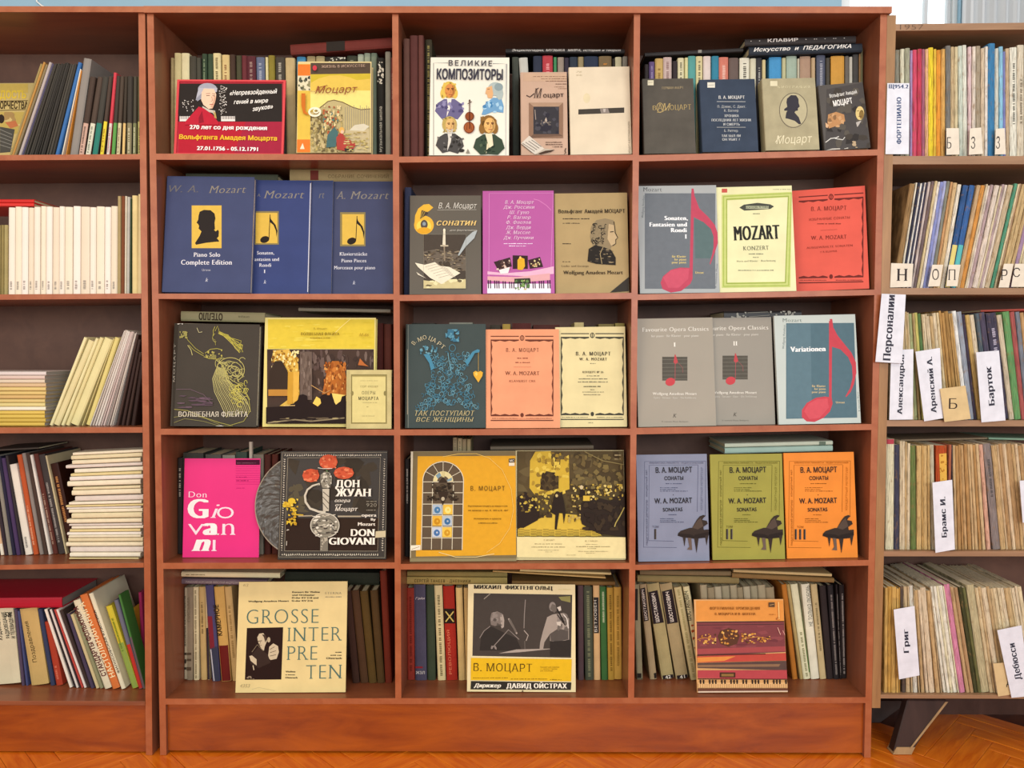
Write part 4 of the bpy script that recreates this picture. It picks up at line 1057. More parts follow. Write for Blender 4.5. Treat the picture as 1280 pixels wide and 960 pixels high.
    row('music_booklet', 'sheet music', wh, g, 'R', 3, .015, .22, s, 'worn', True, lab='music booklet', page='d8ccb0')
    wh = 'on the right bookcase fourth shelf'; g = 'sheet music on the right bookcase fourth shelf'
    s = ('1107.6,10.6,1108.6,549,dcd6b4 1118.6,6.4,1119,556,484858 ' + fill(1125.4, 1139, 4, .5, .5, 553, CR, 51) + '1139.4,7,1138.4,553,6c7c48 ' + fill(1146.8, 1165, 4, 0, -1, 553, 'c8a468 d0b078 bc9458', 52) +
         '1165.4,4.6,1163,552,c4bca0 1170.4,14,1171,553,b4502c 1184.8,5,1187,554,b06a50 1190.2,3.6,1190,556,4a4248 ' + fill(1194.2, 1234, 9, -3, -9, 555, 'c4a070 cdae80 b88f5c d4b88c', 53) + '1234.4,7,1224,554,d8a890 1241.8,9.6,1229,553,8c807c*4a4444:.5:.85 ' +
         fill(1251.8, 1296, 9, -12, -14, 555, 'd0b48c c8a878 dcc4a0 b89468', 54))
    r = row('music_booklet', 'sheet music', wh, g, 'R', 4, .015, .22, s, 'worn', True, lab='music booklet', page='d8ccb0')
    t, w, h = r[0]; plate(t, w, h*.955, h*.999, 'a8404c', 'spine_label')
    for t, w, h in r:
        pass
    K(1080, 530, 5.19)
    red = min(r, key=lambda x: abs(proj(x[0].matrix_world.translation)[0]-1170.6))
    draw(red[0], [P('d8a84c', '487,175 535,170 545,370 495,380'), BL('b07a30', 490, 180, 540, 370, 14, 12, 3)])
    wh = 'on the right bookcase bottom shelf'; g = 'sheet music on the right bookcase bottom shelf'
    s = (fill(1105.4, 1128, 5, 1, 0, 734, 'c89c50 d0a860 b88c44', 61, 2) + '1128.4,5,1125.4,733,5c5048 ' + fill(1133.8, 1152, 4, -4, -7, 734, 'd8d4c4 b8a078 c8b088', 62) + fill(1152.4, 1180, 5, -9, -14, 737, 'c8a878 d0b890 dcc8a8 b89468', 63) +
         fill(1180.4, 1200, 5, -17, -19, 732, 'e4dcb8 d8d8a8 e8e4d0', 64, 1.5) + '1200.4,7.6,1180.6,731,d488a4 1208.4,4.6,1188,734,c4a478 1213.4,4.6,1193,735,b8946c 1218.4,5,1198.4,734,4a4a30 1223.8,4,1203.4,735,6c6c44 1228.2,10,1208.6,732,c0b48c ' +
         fill(1238.6, 1300, 13, -19, -22, 735, CR, 65, 2))
    row('music_booklet', 'sheet music', wh, g, 'R', 5, .012, .24, s, 'worn', True, lab='music booklet', page='cfc2a4')
tag_rows()
K(0, 0, 1)
lying('music_booklet', 'sheet music', 'brown booklet lying across the music tops, right bookcase fourth shelf, left', 'booklets lying on the fourth shelf of the right bookcase', 1126, 549.5, 1234, 546.8, 2.4, .1, .15, '8a7862', 'paper', soft=True)
lying('music_booklet', 'sheet music', 'pale green booklet lying across the music tops, right bookcase fourth shelf, right', 'booklets lying on the fourth shelf of the right bookcase', 1236, 546.8, 1330, 549, 2.6, .1, .15, '8aa890', 'paper', soft=True)
lying('music_booklet', 'sheet music', 'red booklet lying across the music tops, right bookcase third shelf', None, 1226, 387.4, 1330, 384.4, 2.4, .08, .17, 'b8584c', 'paper', soft=True)

# paper signs in front of the sheet music
def sign(label, quad, Y, c, items, lean=.0, cat='sign', group='paper name signs on the right bookcase'):
    """quad: TL, TR, BR, BL in pixels"""
    TL, TR_, BR, BL_ = quad
    Pbl, Pbr = hit(*BL_, Y), hit(*BR, Y); Ptl, Ptr = hit(*TL, Y+lean), hit(*TR_, Y+lean)
    ex = (Pbr-Pbl).normalized(); up = (Ptl+Ptr-Pbl-Pbr)/2
    ez = (up-ex*up.dot(ex)).normalized(); ey = ez.cross(ex)
    t = thing('paper_sign', label, cat, frame(ex, ey, ez, Pbl), group)
    L_ = lambda P: ((P-Pbl).dot(ex), (P-Pbl).dot(ez))
    a = [L_(p) for p in (Pbl, Pbr, Ptr, Ptl)]
    b = MB(); th = .0008; n = 6; bow = .0015
    # a slightly bowed sheet
    for k in range(n):
        f0, f1 = k/n, (k+1)/n
        def pt(f, top, back):
            A, B = (a[3], a[2]) if top else (a[0], a[1])
            return (A[0]+(B[0]-A[0])*f, bow*(1-(2*f-1)**2)*-0+(th if back else 0), A[1]+(B[1]-A[1])*f)
        b.quadbox([pt(f0, 0, 0), pt(f1, 0, 0), pt(f1, 0, 1), pt(f0, 0, 1), pt(f0, 1, 0), pt(f1, 1, 0), pt(f1, 1, 1), pt(f0, 1, 1)], lin(c))
    b.build('sheet', M['paper'], t)
    draw(t, items)
    return t
W_ = 'dcdde4'
K(1090, 20, 5.05)
sign('white sign reading a shelf code and a vertical word, top shelf', [q(97, 424), q(236, 424), q(233, 872), q(85, 872)], -.004, W_, [T('55607c', 'Щ954.2', 104, 230, 457, 24, 'sB'), V('4a5878', 'ФОРТЕПИАНО', 184, 808, 184, 512, 27, 'sB')])
K(1080, 190, 5.054)
sg = lambda lab, qd, ch, x0, x1, y, cap, st='s', c='ded3c0', ic='3a3434': sign(lab, qd, -.002, c, [T(ic, ch, x0, x1, y, cap, st)])
sg('beige letter tag at the left end of the second shelf', [q(172, 702), q(312, 706), q(300, 852), q(165, 856)], 'Н', 205, 275, 815, 74, 'sb')
sg('beige letter tag with a round letter, second shelf, among music', [q(432, 712), q(500, 712), q(478, 848), q(405, 850)], 'О', 430, 472, 808, 66)
sg('beige letter tag just right of the teal spine, second shelf', [q(535, 712), q(610, 712), q(590, 848), q(520, 848)], 'П', 530, 580, 810, 66)
sg('beige letter tag, second from the right on second shelf', [q(885, 706), q(945, 706), q(915, 856), q(850, 856)], 'Р', 862, 905, 810, 66)
sg('beige letter tag at the right end of second shelf', [q(955, 706), q(1075, 706), q(1060, 852), q(930, 852)], 'С', 940, 985, 790, 56)
K(1090, 20, 5.05)
sg('pale letter tag left of two, top shelf lower edge', [q(470, 708), q(548, 708), q(552, 874), q(470, 876)], 'Б', 472, 500, 838, 70)
sg('pale letter tag in the middle of the top shelf lower edge', [q(618, 710), q(690, 704), q(700, 870), q(612, 876)], 'З', 624, 650, 838, 72)
sg('pale letter tag under the blue spine, top shelf', [q(782, 712), q(838, 708), q(845, 872), q(776, 874)], 'З', 782, 806, 838, 74)
K(1080, 360, 5.05)
sign('tall white sign tilted on the upright, above the third shelf', [q(112, 36), q(264, 42), q(240, 476), q(72, 466)], -.016, W_, [V('3c3c46', 'Персоналии', 166, 462, 196, 42, 46, 'sB')])
sign('white name sign at the left end of third shelf, partly covered', [q(172, 392), q(312, 386), q(308, 830), q(160, 832)], -.006, W_, [V('3c3c46', 'Александров', 240, 800, 254, 420, 30, 'sB')])
sign('white name sign second from left on the third shelf', [q(325, 402), q(480, 378), q(500, 822), q(380, 842)], -.006, W_, [V('3c3c46', 'Аренский А.', 458, 788, 428, 432, 32, 'sB')])
sign('square tan letter card in front of the third shelf', [q(480, 636), q(640, 616), q(674, 826), q(508, 846)], -.011, 'd2b888', [T('3a302c', 'Б', 535, 588, 764, 66, 's')])
sign('white name sign right of the tan letter card, third shelf', [q(708, 406), q(852, 394), q(894, 836), q(742, 848)], -.006, W_, [V('3c3c46', 'Барток', 826, 740, 802, 492, 36, 'sB')])
K(1080, 530, 5.19)
sign('white name sign in the middle of the fourth shelf', [q(444, 380), q(572, 362), q(590, 814), q(464, 836)], -.008, W_, [V('3c3c46', 'Брамс И.', 538, 735, 526, 470, 32, 'sB')])
sign('white sign cut by the frame on the fourth shelf', [q(1010, 368), q(1140, 360), q(1150, 640), q(1030, 640)], -.006, W_, [])
K(1080, 690, 3.555)
sign('white name sign at the left on the bottom shelf', [q(132, 256), q(224, 240), q(247, 548), q(156, 566)], -.008, W_, [V('3c3c46', 'Григ', 200, 450, 196, 342, 22, 'sB')])
sign('tan letter card beside the bottom right name sign', [q(574, 496), q(640, 490), q(664, 632), q(596, 642)], -.004, 'd2b888', [T('3a302c', 'Д', 632, 660, 592, 42, 's')])
sign('white name sign at the right on the bottom shelf', [q(592, 348), q(700, 326), q(740, 640), q(656, 648)], -.010, W_, [V('3c3c46', 'Дебюсси', 700, 565, 668, 402, 26, 'sB')])

# ================================================================== covers shown face-on
def cover(name, label, cat, bay, rw, bl, br, tl, tr, Yl, Yr, lean, thick, c, items=(), mat='card', kind='book', page=PAGE, group='items shown face-on in the middle bookcase', edge=None):
    zl = zshelf(bay, rw, hit(bl, 480, Yl).x); zr = zshelf(bay, rw, hit(br, 480, Yr).x)
    Pbl, Pbr = at_z(bl, zl, Yl), at_z(br, zr, Yr)
    Ptl, Ptr = hit(tl[0], tl[1], Yl+lean), hit(tr[0], tr[1], Yr+lean)
    ex = ((Pbr-Pbl).normalized()+(Ptr-Ptl).normalized()*.6).normalized()
    up = (Ptl+Ptr-Pbl-Pbr)/2; ez = (up-ex*up.dot(ex)).normalized(); ey = ez.cross(ex)
    w = ((Pbr-Pbl).length+(Ptr-Ptl).length)/2; h = up.dot(ez)
    mid = (Pbl+Pbr)/2-ex*w/2
    # the lowest corner of the box touches the shelf
    low = min((ex*a+ey*b_).z for a in (0, w) for b_ in (0, thick))
    mid = Vector((mid.x, mid.y, min(zl, zr)+.0004-low))
    h -= max(0, -low)*.6
    t = thing(name, label, cat, frame(ex, ey, ez, mid), group)
    SIZE[t.name] = (w, h)
    if items: draw(t, items)
    cl = lin(c)
    if kind == 'book':
        s = .0022; b = MB(); r = .002
        out = [(w, 0), (r, 0), (0, r), (0, thick/2), (0, thick-r), (r, thick), (w, thick)]
        inn = [(w, s), (r+s, s), (s, r+s), (s, thick/2), (s, thick-r-s), (r+s, thick-s), (w, thick-s)]
        b.u_profile(out[::-1], inn[::-1], 0, h, cl); b.build('cover', M[mat], t)
        b = MB(); b.box(s+.001, w-.003, s+.0002, thick-s-.0002, .003, h-.003, lin(page)); b.build('page_block', M['pages'], t)
    elif kind == 'thin':
        s = .0005; b = MB()
        out = [(w, 0), (.001, 0), (0, thick/2), (.001, thick), (w, thick)]; inn = [(w, s), (.0015, s), (.001, thick/2), (.0015, thick-s), (w, thick-s)]
        b.u_profile(out[::-1], inn[::-1], 0, h, cl); b.build('cover', M[mat], t)
        b = MB(); b.box(.0018, w-.0006, s+.0001, thick-s-.0001, .0006, h-.0012, lin(page)); b.build('pages', M['pages'], t)
    elif kind == 'sleeve':
        b = MB(); s = .0005
        out = [(w, 0), (.0, 0), (0, thick/2), (0, thick), (w, thick)]; inn = [(w, s), (s, s), (s, thick/2), (s, thick-s), (w, thick-s)]
        if thick == .009: out, inn = [(w-x, y) for x, y in out][::-1], [(w-x, y) for x, y in inn][::-1]   # this one opens to the left
        b.u_profile(out[::-1], inn[::-1], 0, h, cl)
        for z0, z1 in ((0, s), (h-s, h)): b.box(s, w-s, s, thick-s, z0, z1, cl)
        b.build('sleeve', M[mat], t)
        if thick != .009:
            b = MB(); b.box(w*.02, w*.985, s*1.6, thick-s*1.6, .004, h-.004, lin('e4dcc8')); b.build('inner_sleeve', M['paper'], t)
    FACE.add(t.name)
    return t

FACE = set()
# ---- top shelf, left bay
def stand_poster():
    K(205, 60, 6.856)
    dk, rd = '2f2a28', 'b02636'
    r = random.Random(4)
    notes = [E('cfc8c0', 190+r.uniform(-30, 70), 440+r.uniform(0, 105), r.uniform(3, 6), r.uniform(3, 6), 6) for _ in range(22)] + \
            [E('cfc8c0', 505+r.uniform(-30, 35), 330+r.uniform(0, 240), r.uniform(3, 7), r.uniform(3, 7), 6) for _ in range(34)] + \
            [L('cfc8c0', 2.5, [(500+r.uniform(-30, 30), y), (508+r.uniform(-30, 30), y-16)]) for y in range(340, 560, 18)]
    keys = []
    for a, b_ in ((135, 250), (490, 610)):
        keys.append(R('e6dfd8', a, 585, b_, 628))
        for k in range(a+8, b_, 13): keys.append(R('2a2624', k, 585, k+5, 612))
    it = [R(rd, 124, 300, 1012, 905), R(dk, 124, 305, 1012, 632), P('a02a40', '700,632 1012,632 1012,905 600,905')] + keys + notes + [
        # a generic white-wigged man in a red coat
        E('9fa0ac', 375, 355, 82, 52), P('b0b0ba', '300,345 460,345 455,380 330,400 325,440 275,450 285,400'), P('8f909c', '275,440 330,385 330,430 290,460'),
        P('e8c4a8', '325,385 345,350 430,355 450,400 448,430 440,470 420,520 385,525 340,490 322,450'), P('d0a488', '430,400 448,425 440,470 420,520 400,505 425,460'),
        L('5a3c30', 5, '365,412 395,410'), L('5a3c30', 5, '418,412 440,414'), L('6a4838', 4, '362,395 398,392'), L('6a4838', 4, '415,394 442,398'), L('b0806a', 5, '412,420 418,455 405,460'), L('a85a50', 6, '392,488 425,486'),
        P('c4bcae', '330,500 390,530 440,540 450,600 420,560 340,540'), P('b8283a', '180,640 300,505 345,520 420,575 470,640 470,660 180,660'), P('8e2030', '300,600 330,540 345,640 300,650'), P('b49a5c', '425,540 445,560 455,610 435,600'),
        T('f0ece4', '«Непревзойденный', 566, 972, 408, 38, 'ib', 392), T('f0ece4', 'гений в мире', 600, 895, 484, 36, 'ib', 470), T('f0ece4', 'звуков»', 762, 938, 545, 36, 'ib', 518),
        T('f6f0ea', '270 лет со дня рождения', 222, 885, 696, 34, 'B', 706), T('e8b838', 'Вольфганга Амадея Моцарта', 132, 970, 782, 38, 'B', 796), T('f6f0ea', '27.01.1756 - 05.12.1791', 284, 808, 876, 32, 'B', 886)]
    t = cover('poster', 'red-framed anniversary poster with a white-wigged man in red, top shelf', 'poster', 'A', 1, 218, 354.2, (221, 100), (357.2, 101), .012, .014, .03, .004, 'a8283a', it, 'gloss', 'plain')
    w = SIZE[t.name][0]; Mx = t.matrix_world
    h = (hit(221, 100, .042).z-Mx.translation.z)/Mx.col[2].z
    b = MB(); b.box(0, w, .0, .003, 0, h, lin('a8283a')); b.build('card', M['gloss'], t)
    b = MB(); f = .0065; c = lin('d04048')
    for x0, x1, z0, z1 in ((0, f, 0, h), (w-f, w, 0, h), (f, w-f, h-f*.8, h), (f, w-f, 0, .003)): b.box(x0, x1, -.003, .004, z0, z1, c)
    b.build('frame', M['gloss'], t)
stand_poster()
K(355, 40, 6)
r = random.Random(9)
fence = [L('8a8474', 4, [(x, 560+r.uniform(-10, 20)), (x, 740)]) for x in range(460, 640, 16)]
it = [R('d9b84e', 100, 240, 198, 910), R('dd7a34', 104, 243, 198, 328), R('d8cfae', 104, 328, 198, 440), BL('5a5a48 8a8460 3a3c38', 106, 330, 196, 438, 16, 26, 2), R('dd7a34', 98, 808, 196, 905), P('e8dcc0', '120,880 140,835 155,880'),
      R('56483c', 200, 232, 648, 320), P('c8b03a', '200,318 648,312 648,400 200,400'), P('dcbc56', '198,385 260,350 340,328 420,325 490,340 545,362 648,352 648,580 198,600'), R('e9d880', 198, 440, 648, 590),
      P('b8a878', '198,640 260,570 330,525 375,515 440,530 520,570 580,585 648,580 648,910 200,910'), L('6a5a3c', 7, '270,570 330,522 375,512 440,528 520,568 580,584 648,578')] + fence + [
      P('c0b088', '460,740 640,730 645,910 460,910'), P('d0c8b0', '490,740 530,700 600,690 640,710 600,745'), BL('8a7a50 b8a468 6a5c40 c4b080 9c8c58', 200, 620, 440, 905, 190, 17, 3, 24), BL('b0603c 5c7a74 c8b078 8a4a34 d8c490', 290, 560, 430, 800, 80, 15, 5, 22),
      P('4a6a6a', '330,780 380,720 410,760 390,870 320,875'), P('a8443c', '395,800 430,760 470,800 545,850 520,890 460,900 400,890'), E('d8a858', 435, 745, 20, 24), E('dcb89a', 440, 758, 12, 14), P('3a3430', '455,880 525,885 520,912 460,912'), BL('b0a060 c8b880 a08c50', 450, 760, 640, 905, 60, 24, 8, 8),
      O('f0e6cc', 14, 235, 610, 42, 30, 16), O('f0e6cc', 9, 245, 602, 18, 14, 12), P('c8702c', '135,470 165,470 165,600 190,635 150,620 135,560'),
      T('c8a890', 'ЖИЗНЬ В ИСКУССТВЕ', 285, 612, 280, 20, 's', 272), E('c8404c', 235, 280, 16, 20), T('8a4a34', 'Моцарт', 240, 556, 470, 54, 'i', 462), L('b07848', 4, '195,452 235,455 300,440'), L('8a4a34', 5, '240,470 270,425 330,410')]
cover('book', 'yellow illustrated composer biography with a rustic scene on its cover', 'book', 'A', 1, 371, 463, (372, 80), (466, 77.5), .012, .02, .045, .035, 'd8c48c', it, 'gloss')
# ---- top shelf, middle bay
K(500, 40, 6)
def bust(cx, cy, s, wig, face, coat, shirt, dirn=1, bald=False):
    o = [P(coat, [(cx-115*s, cy+175*s), (cx-95*s, cy+110*s), (cx-40*s, cy+75*s), (cx+45*s, cy+75*s), (cx+100*s, cy+115*s), (cx+120*s, cy+180*s), (cx+70*s, cy+245*s), (cx, cy+225*s), (cx-60*s, cy+240*s)]),
         P(shirt, [(cx-18*s, cy+65*s), (cx+22*s, cy+65*s), (cx+10*s, cy+150*s), (cx-20*s, cy+225*s), (cx-10*s, cy+120*s)])]
    o += [E(wig, cx, cy, 62*s, 70*s)]
    if not bald: o += [E(wig, cx-48*s, cy+30*s, 24*s, 42*s), E(wig, cx+48*s, cy+30*s, 24*s, 42*s)]
    wd = '%02x%02x%02x' % tuple(int(int(wig[i:i+2], 16)*.72) for i in (0, 2, 4)); fd = '%02x%02x%02x' % tuple(int(int(face[i:i+2], 16)*.8) for i in (0, 2, 4))
    o += [BL(wd+' '+wig, cx-60*s, cy-62*s, cx+60*s, cy+66*s, 26, 15*s, int(cx), 24*s)]
    o += [E(face, cx+8*s*dirn, cy+8*s, 42*s, 58*s), P(fd, [(cx+26*s, cy-40*s), (cx+46*s, cy-10*s), (cx+44*s, cy+30*s), (cx+20*s, cy+62*s), (cx+4*s, cy+64*s), (cx+28*s, cy+30*s)]), P(fd, [(cx-30*s, cy+20*s), (cx-16*s, cy+26*s), (cx-20*s, cy+40*s)]), L('5a3826', 6*s, [(cx-18*s, cy-10*s), (cx+4*s, cy-12*s)]), L('5a3826', 6*s, [(cx+18*s, cy-12*s), (cx+38*s, cy-9*s)]), E('3a2418', cx-5*s, cy-1*s, 6*s, 4*s, 8), E('3a2418', cx+28*s, cy-1*s, 6*s, 4*s, 8), L('7a5038', 3*s, [(cx-14*s, cy-4*s), (cx+6*s, cy-5*s)]), L('7a5038', 5*s, [(cx+20*s, cy-5*s), (cx+38*s, cy-3*s)]), L('a8704c', 4*s, [(cx+14*s, cy), (cx+18*s, cy+22*s), (cx+8*s, cy+24*s)]), L('9a4a3c', 5*s, [(cx-2*s, cy+40*s), (cx+26*s, cy+39*s)])]
    return o
it = [BX('4a4a4e', 5, 252, 232, 803, 1000)[:], R('e8e4d4', 355, 215, 700, 250)]
it = [L('55545a', 4, '252,935 252,231 360,231'), L('55545a', 4, '695,236 802,238 795,935'), R('c9c8c0', 788, 240, 800, 934), T('46454c', 'ВЕЛИКИЕ', 365, 692, 255, 40, 'bk', 259), T('3f3e48', 'КОМПОЗИТОРЫ', 276, 772, 358, 78, 'B', 363)]
it += bust(368, 435, .92, 'd8b858', 'd08a4c', '6a6488', 'e8e0d4') + [BL('8a84a8 4f4a70', 270, 520, 480, 605, 16, 22, 3)]
it += [P('6f9cc0', '612,625 640,540 700,495 760,500 778,560 775,610 700,600 640,625'), BL('a4c8dc 4a80ac', 620, 520, 770, 610, 14, 24, 4), E('a8b4b0', 715, 430, 55, 52), E('a8b4b0', 748, 465, 26, 48), E('8a9a9c', 740, 415, 32, 30), P('d8a878', '650,420 690,405 700,470 690,500 660,498 652,470 640,466'), L('6a4030', 4, '656,432 674,430')]
it += bust(372, 700, .9, 'b8a05c', 'd8b070', '4c4a48', 'd4d0c4', 1, True) + [BL('6a6864 34322f', 280, 790, 490, 910, 18, 24, 6), P('c8c4b8', '352,745 375,760 398,740 392,765 360,768'), L('c8c0b0', 8, '345,738 375,748 400,736')]
it += bust(665, 700, 1.0, '8a6434', 'dcae6a', '3c4a3c', 'e0d4b0') + [BL('2c382e 55624c', 590, 800, 760, 910, 14, 20, 7), P('e4d8b8', '640,775 690,770 700,860 670,880')]
it += [L('5a3020', 7, '523,530 523,620'), E('6a3a24', 523, 640, 34, 34), E('8a4a2c', 520, 640, 28, 28), E('7a3e26', 519, 725, 41, 44), E('a05a34', 517, 725, 33, 36), R('4a241a', 519, 600, 526, 735), L('3a2018', 3, '505,700 502,745'), L('3a2018', 3, '532,700 536,745'), L('4a2a1c', 5, '508,545 540,528'), E('4a2a1c', 523, 522, 6, 10), P('8a8678', '495,920 510,885 525,920')]
cover('book', 'white composers book with four painted portraits and a violin, top shelf', 'book', 'B', 1, 536.3, 635.8, (537.5, 70.6), (636.6, 72.8), .012, .012, .045, .02, 'e6e2d2', it, 'gloss')
K(635, 50, 6.4)
it = [P('b0947c', '122,265 495,262 490,915 118,915')[:0] or R('c2a288', 122, 268, 488, 330), D('7a5a48', 200, 478, 296, 7), D('7a5a48', 265, 478, 314, 7), D('7a5a48', 300, 478, 332, 7), D('6a4a3a', 380, 468, 356, 7), D('8a6a54', 370, 450, 378, 5), D('8a6a54', 400, 480, 392, 5),
      T('4a3a34', 'М', 205, 275, 468, 78, 'si'), L('4a3a34', 8, '148,445 175,458 210,430'), L('4a3a34', 6, '225,400 245,385'), T('4a3a34', 'оцарт', 282, 448, 464, 38, 'sb', 458),
      R('8a6c58', 168, 503, 440, 785), P('a88a72', '168,503 440,503 405,535 205,535'), P('6e5648', '168,785 440,770 405,750 205,755'), R('3c3a3e', 203, 535, 408, 755), BL('4c4a50 34323a', 205, 540, 405, 750, 20, 40, 5), P('b8a898', '280,672 305,620 318,665 345,685 300,660'), L('9a8c80', 6, '215,560 222,640'), BL('6a625c', 250, 620, 350, 690, 8, 16, 8),
      P('cfc6b8', '60,830 170,768 290,872 215,920'), P('b8ab9a', '215,920 290,872 370,880 330,905')] + [L('6a625a', 5, [(92+i*24, 838-i*9), (195+i*18, 905-i*12)]) for i in range(5)] + [P('4a382e', '240,910 300,888 375,880 340,900 260,918'), D('5a4438', 300, 436, 824, 9), D('5a4438', 300, 436, 842, 9), D('5a4438', 356, 436, 860, 9), L('4a382e', 7, '462,868 455,890 462,905 450,925'), V('6a5a48', 'ЖИЗНЬ КОМПОЗИТОРА', 104, 900, 104, 330, 12, '')][:-1]
cover('book', 'pinkish-tan composer book with a dark square window and music sheet', 'book', 'B', 1, 651.5, 709.6, (651.8, 91.4), (710.6, 91), .014, .014, .036, .03, 'bfa08a', it, 'card')
it = [P('45403a', '563,555 930,540 930,582 563,596'), P('8a8078', '735,552 800,548 812,585 745,588'), P('b8aea4', '760,552 782,551 778,578 765,578'), V('7a6a50', 'МОЦАРТ В ВОСПОМИНАНИЯХ', 978, 905, 974, 650, 13, ''), T('8a7a60', 'В. А.', 968, 992, 328, 12, ''), R('d8c8a8', 985, 230, 992, 910), E('d8c9a4', 630, 465, 28, 40, 12), T('b8a888', '76', 545, 590, 262, 14, 'i'), T('b8a888', 'М-86', 545, 592, 288, 14, 'i')]
cover('book', 'plain cream book with one narrow dark bar, top shelf', 'book', 'B', 1, 713.4, 789.4, (714, 85.8), (790.4, 83.8), .014, .014, .035, .03, 'dacbb0', it, 'card')
# ---- top shelf, right bay
K(800, 40, 6)
it = [R('d8d0b4', 57, 362, 102, 400), L('8a8268', 3, '62,380 96,378'), T('b8a47c', 'ГЕРМАН АБЕРТ', 165, 325, 430, 18, 's', 426), T('b09a68', 'В', 95, 122, 588, 34, 's'), T('b09a68', 'А', 130, 172, 592, 52, 's'), T('b09a68', 'М', 165, 232, 592, 56, 'si'), T('b09a68', 'ОЦАРТ', 226, 384, 588, 40, 's', 584), O('b09a68', 5, 150, 570, 24, 36), L('b09a68', 4, '128,605 170,600 215,560')]
cover('book', 'dark grey-brown cloth book with gold lettering and a shelf sticker', 'book', 'C', 1, 805.5, 869.5, (806.6, 98.4), (871.4, 99.2), .012, .012, .035, .028, '57524a', it, 'cloth')
it = [R('d8d4c4', 505, 378, 562, 418), L('8a8a80', 3, '512,400 555,398'), T('d8d6d0', 'В. А. МОЦАРТ', 590, 785, 503, 24, 'sb', 502), L('c8c8c4', 3, '575,523 792,524'), T('c8c8c4', 'П. Дэвис, С. Дент,', 580, 792, 570, 19, 's'), T('c8c8c4', 'К. Вагнер', 630, 738, 600, 19, 's'), T('c8c8c4', 'ХРОНИКА', 632, 742, 640, 19, 'sb'), T('c8c8c4', 'ПОСЛЕДНИХ ЛЕТ ЖИЗНИ', 536, 832, 672, 19, 'sb'), T('c8c8c4', 'И СМЕРТЬ', 624, 748, 704, 19, 'sb'), L('b8b8b4', 3, '575,717 792,717'), T('c8c8c4', 'Б. Риттер', 632, 734, 752, 19, 's'), T('c8c8c4', 'ТАК БЫЛ ЛИ', 612, 755, 790, 18, 'sb'), T('c8c8c4', 'ОН УБИТ ?', 617, 748, 818, 18, 'sb')]
cover('book', 'navy blue book with many centred white lines of print', 'book', 'C', 1, 878.3, 947.6, (879, 100), (949, 100), .012, .012, .035, .035, '3a4454', it, 'cloth')
K(945, 40, 6)
sil = '218,480 250,470 290,475 315,500 322,540 318,548 330,570 312,578 312,592 296,596 292,610 330,650 345,690 322,692 280,672 222,650 220,620 232,600 225,575 210,590 208,580 235,552 225,520'
it = [R('d8cfae', 106, 368, 160, 406), T('d8cfa8', 'БИОГРАФИЯ', 165, 405, 422, 18, 'sk'), E('a3997a', 280, 588, 108, 132, 36), E('b5ab8a', 280, 588, 100, 124, 36), O('5a544c', 4, 280, 588, 104, 130, 36), P('3c3a40', '232,500 262,474 300,476 318,502 320,535 328,560 314,572 314,590 296,594 288,604 320,640 338,690 322,694 290,668 250,655 220,648 226,608 234,592 212,592 210,580 234,562 228,530'),
      T('e0d6b4', 'Моцарт', 152, 424, 842, 62, 'i', 830), L('e0d6b4', 5, '145,830 165,800 190,780'), D('d8cfae', 255, 315, 888, 9)]
cover('book', 'beige book with a dark head silhouette in an oval', 'book', 'C', 1, 957.2, 1024.2, (957.8, 99), (1024.6, 98.8), .012, .012, .035, .04, 'aaa080', it, 'cloth')
it = [P('4e4a48', '530,430 855,375 855,880 520,885'), BL('3a3634 5c564e 48423c', 530, 420, 855, 875, 30, 60, 7), T('e0dcd4', 'Вольфганг Амадей', 553, 757, 495, 28, 'b', 462), T('ece8e0', 'МОЦАРТ', 582, 725, 560, 44, 'B', 535), P('b8885c', '540,620 600,600 660,620 668,670 620,700 545,725 535,680'), BL('c89c70 8a6848', 540, 615, 660, 715, 12, 26, 4), P('d8b088', '520,680 545,700 535,722 522,715'), E('d8c080', 778, 610, 32, 52), E('8a7040', 790, 620, 18, 34), L('4a3c28', 4, '755,595 772,593'), L('4a3c28', 4, '788,593 802,596'), L('6a4430', 4, '768,635 792,634'), P('b8b0a8', '748,680 790,665 770,700 758,715'), L('d0ccc4', 7, '520,830 560,800 600,795 620,785'), L('d0ccc4', 6, '590,800 650,810 665,790'), L('c8c0b4', 9, '525,895 570,880 630,878'), BL('b8a080', 720, 820, 760, 870, 7, 18, 3), L('c8c0b4', 8, '660,880 690,872')]
cover('book', 'dark book showing a pale face and lit papers, rightmost on the top shelf', 'book', 'C', 1, 1030.8, 1088, (1031.6, 109.5), (1088, 102), .022, .012, .04, .02, '55504c', it, 'gloss')

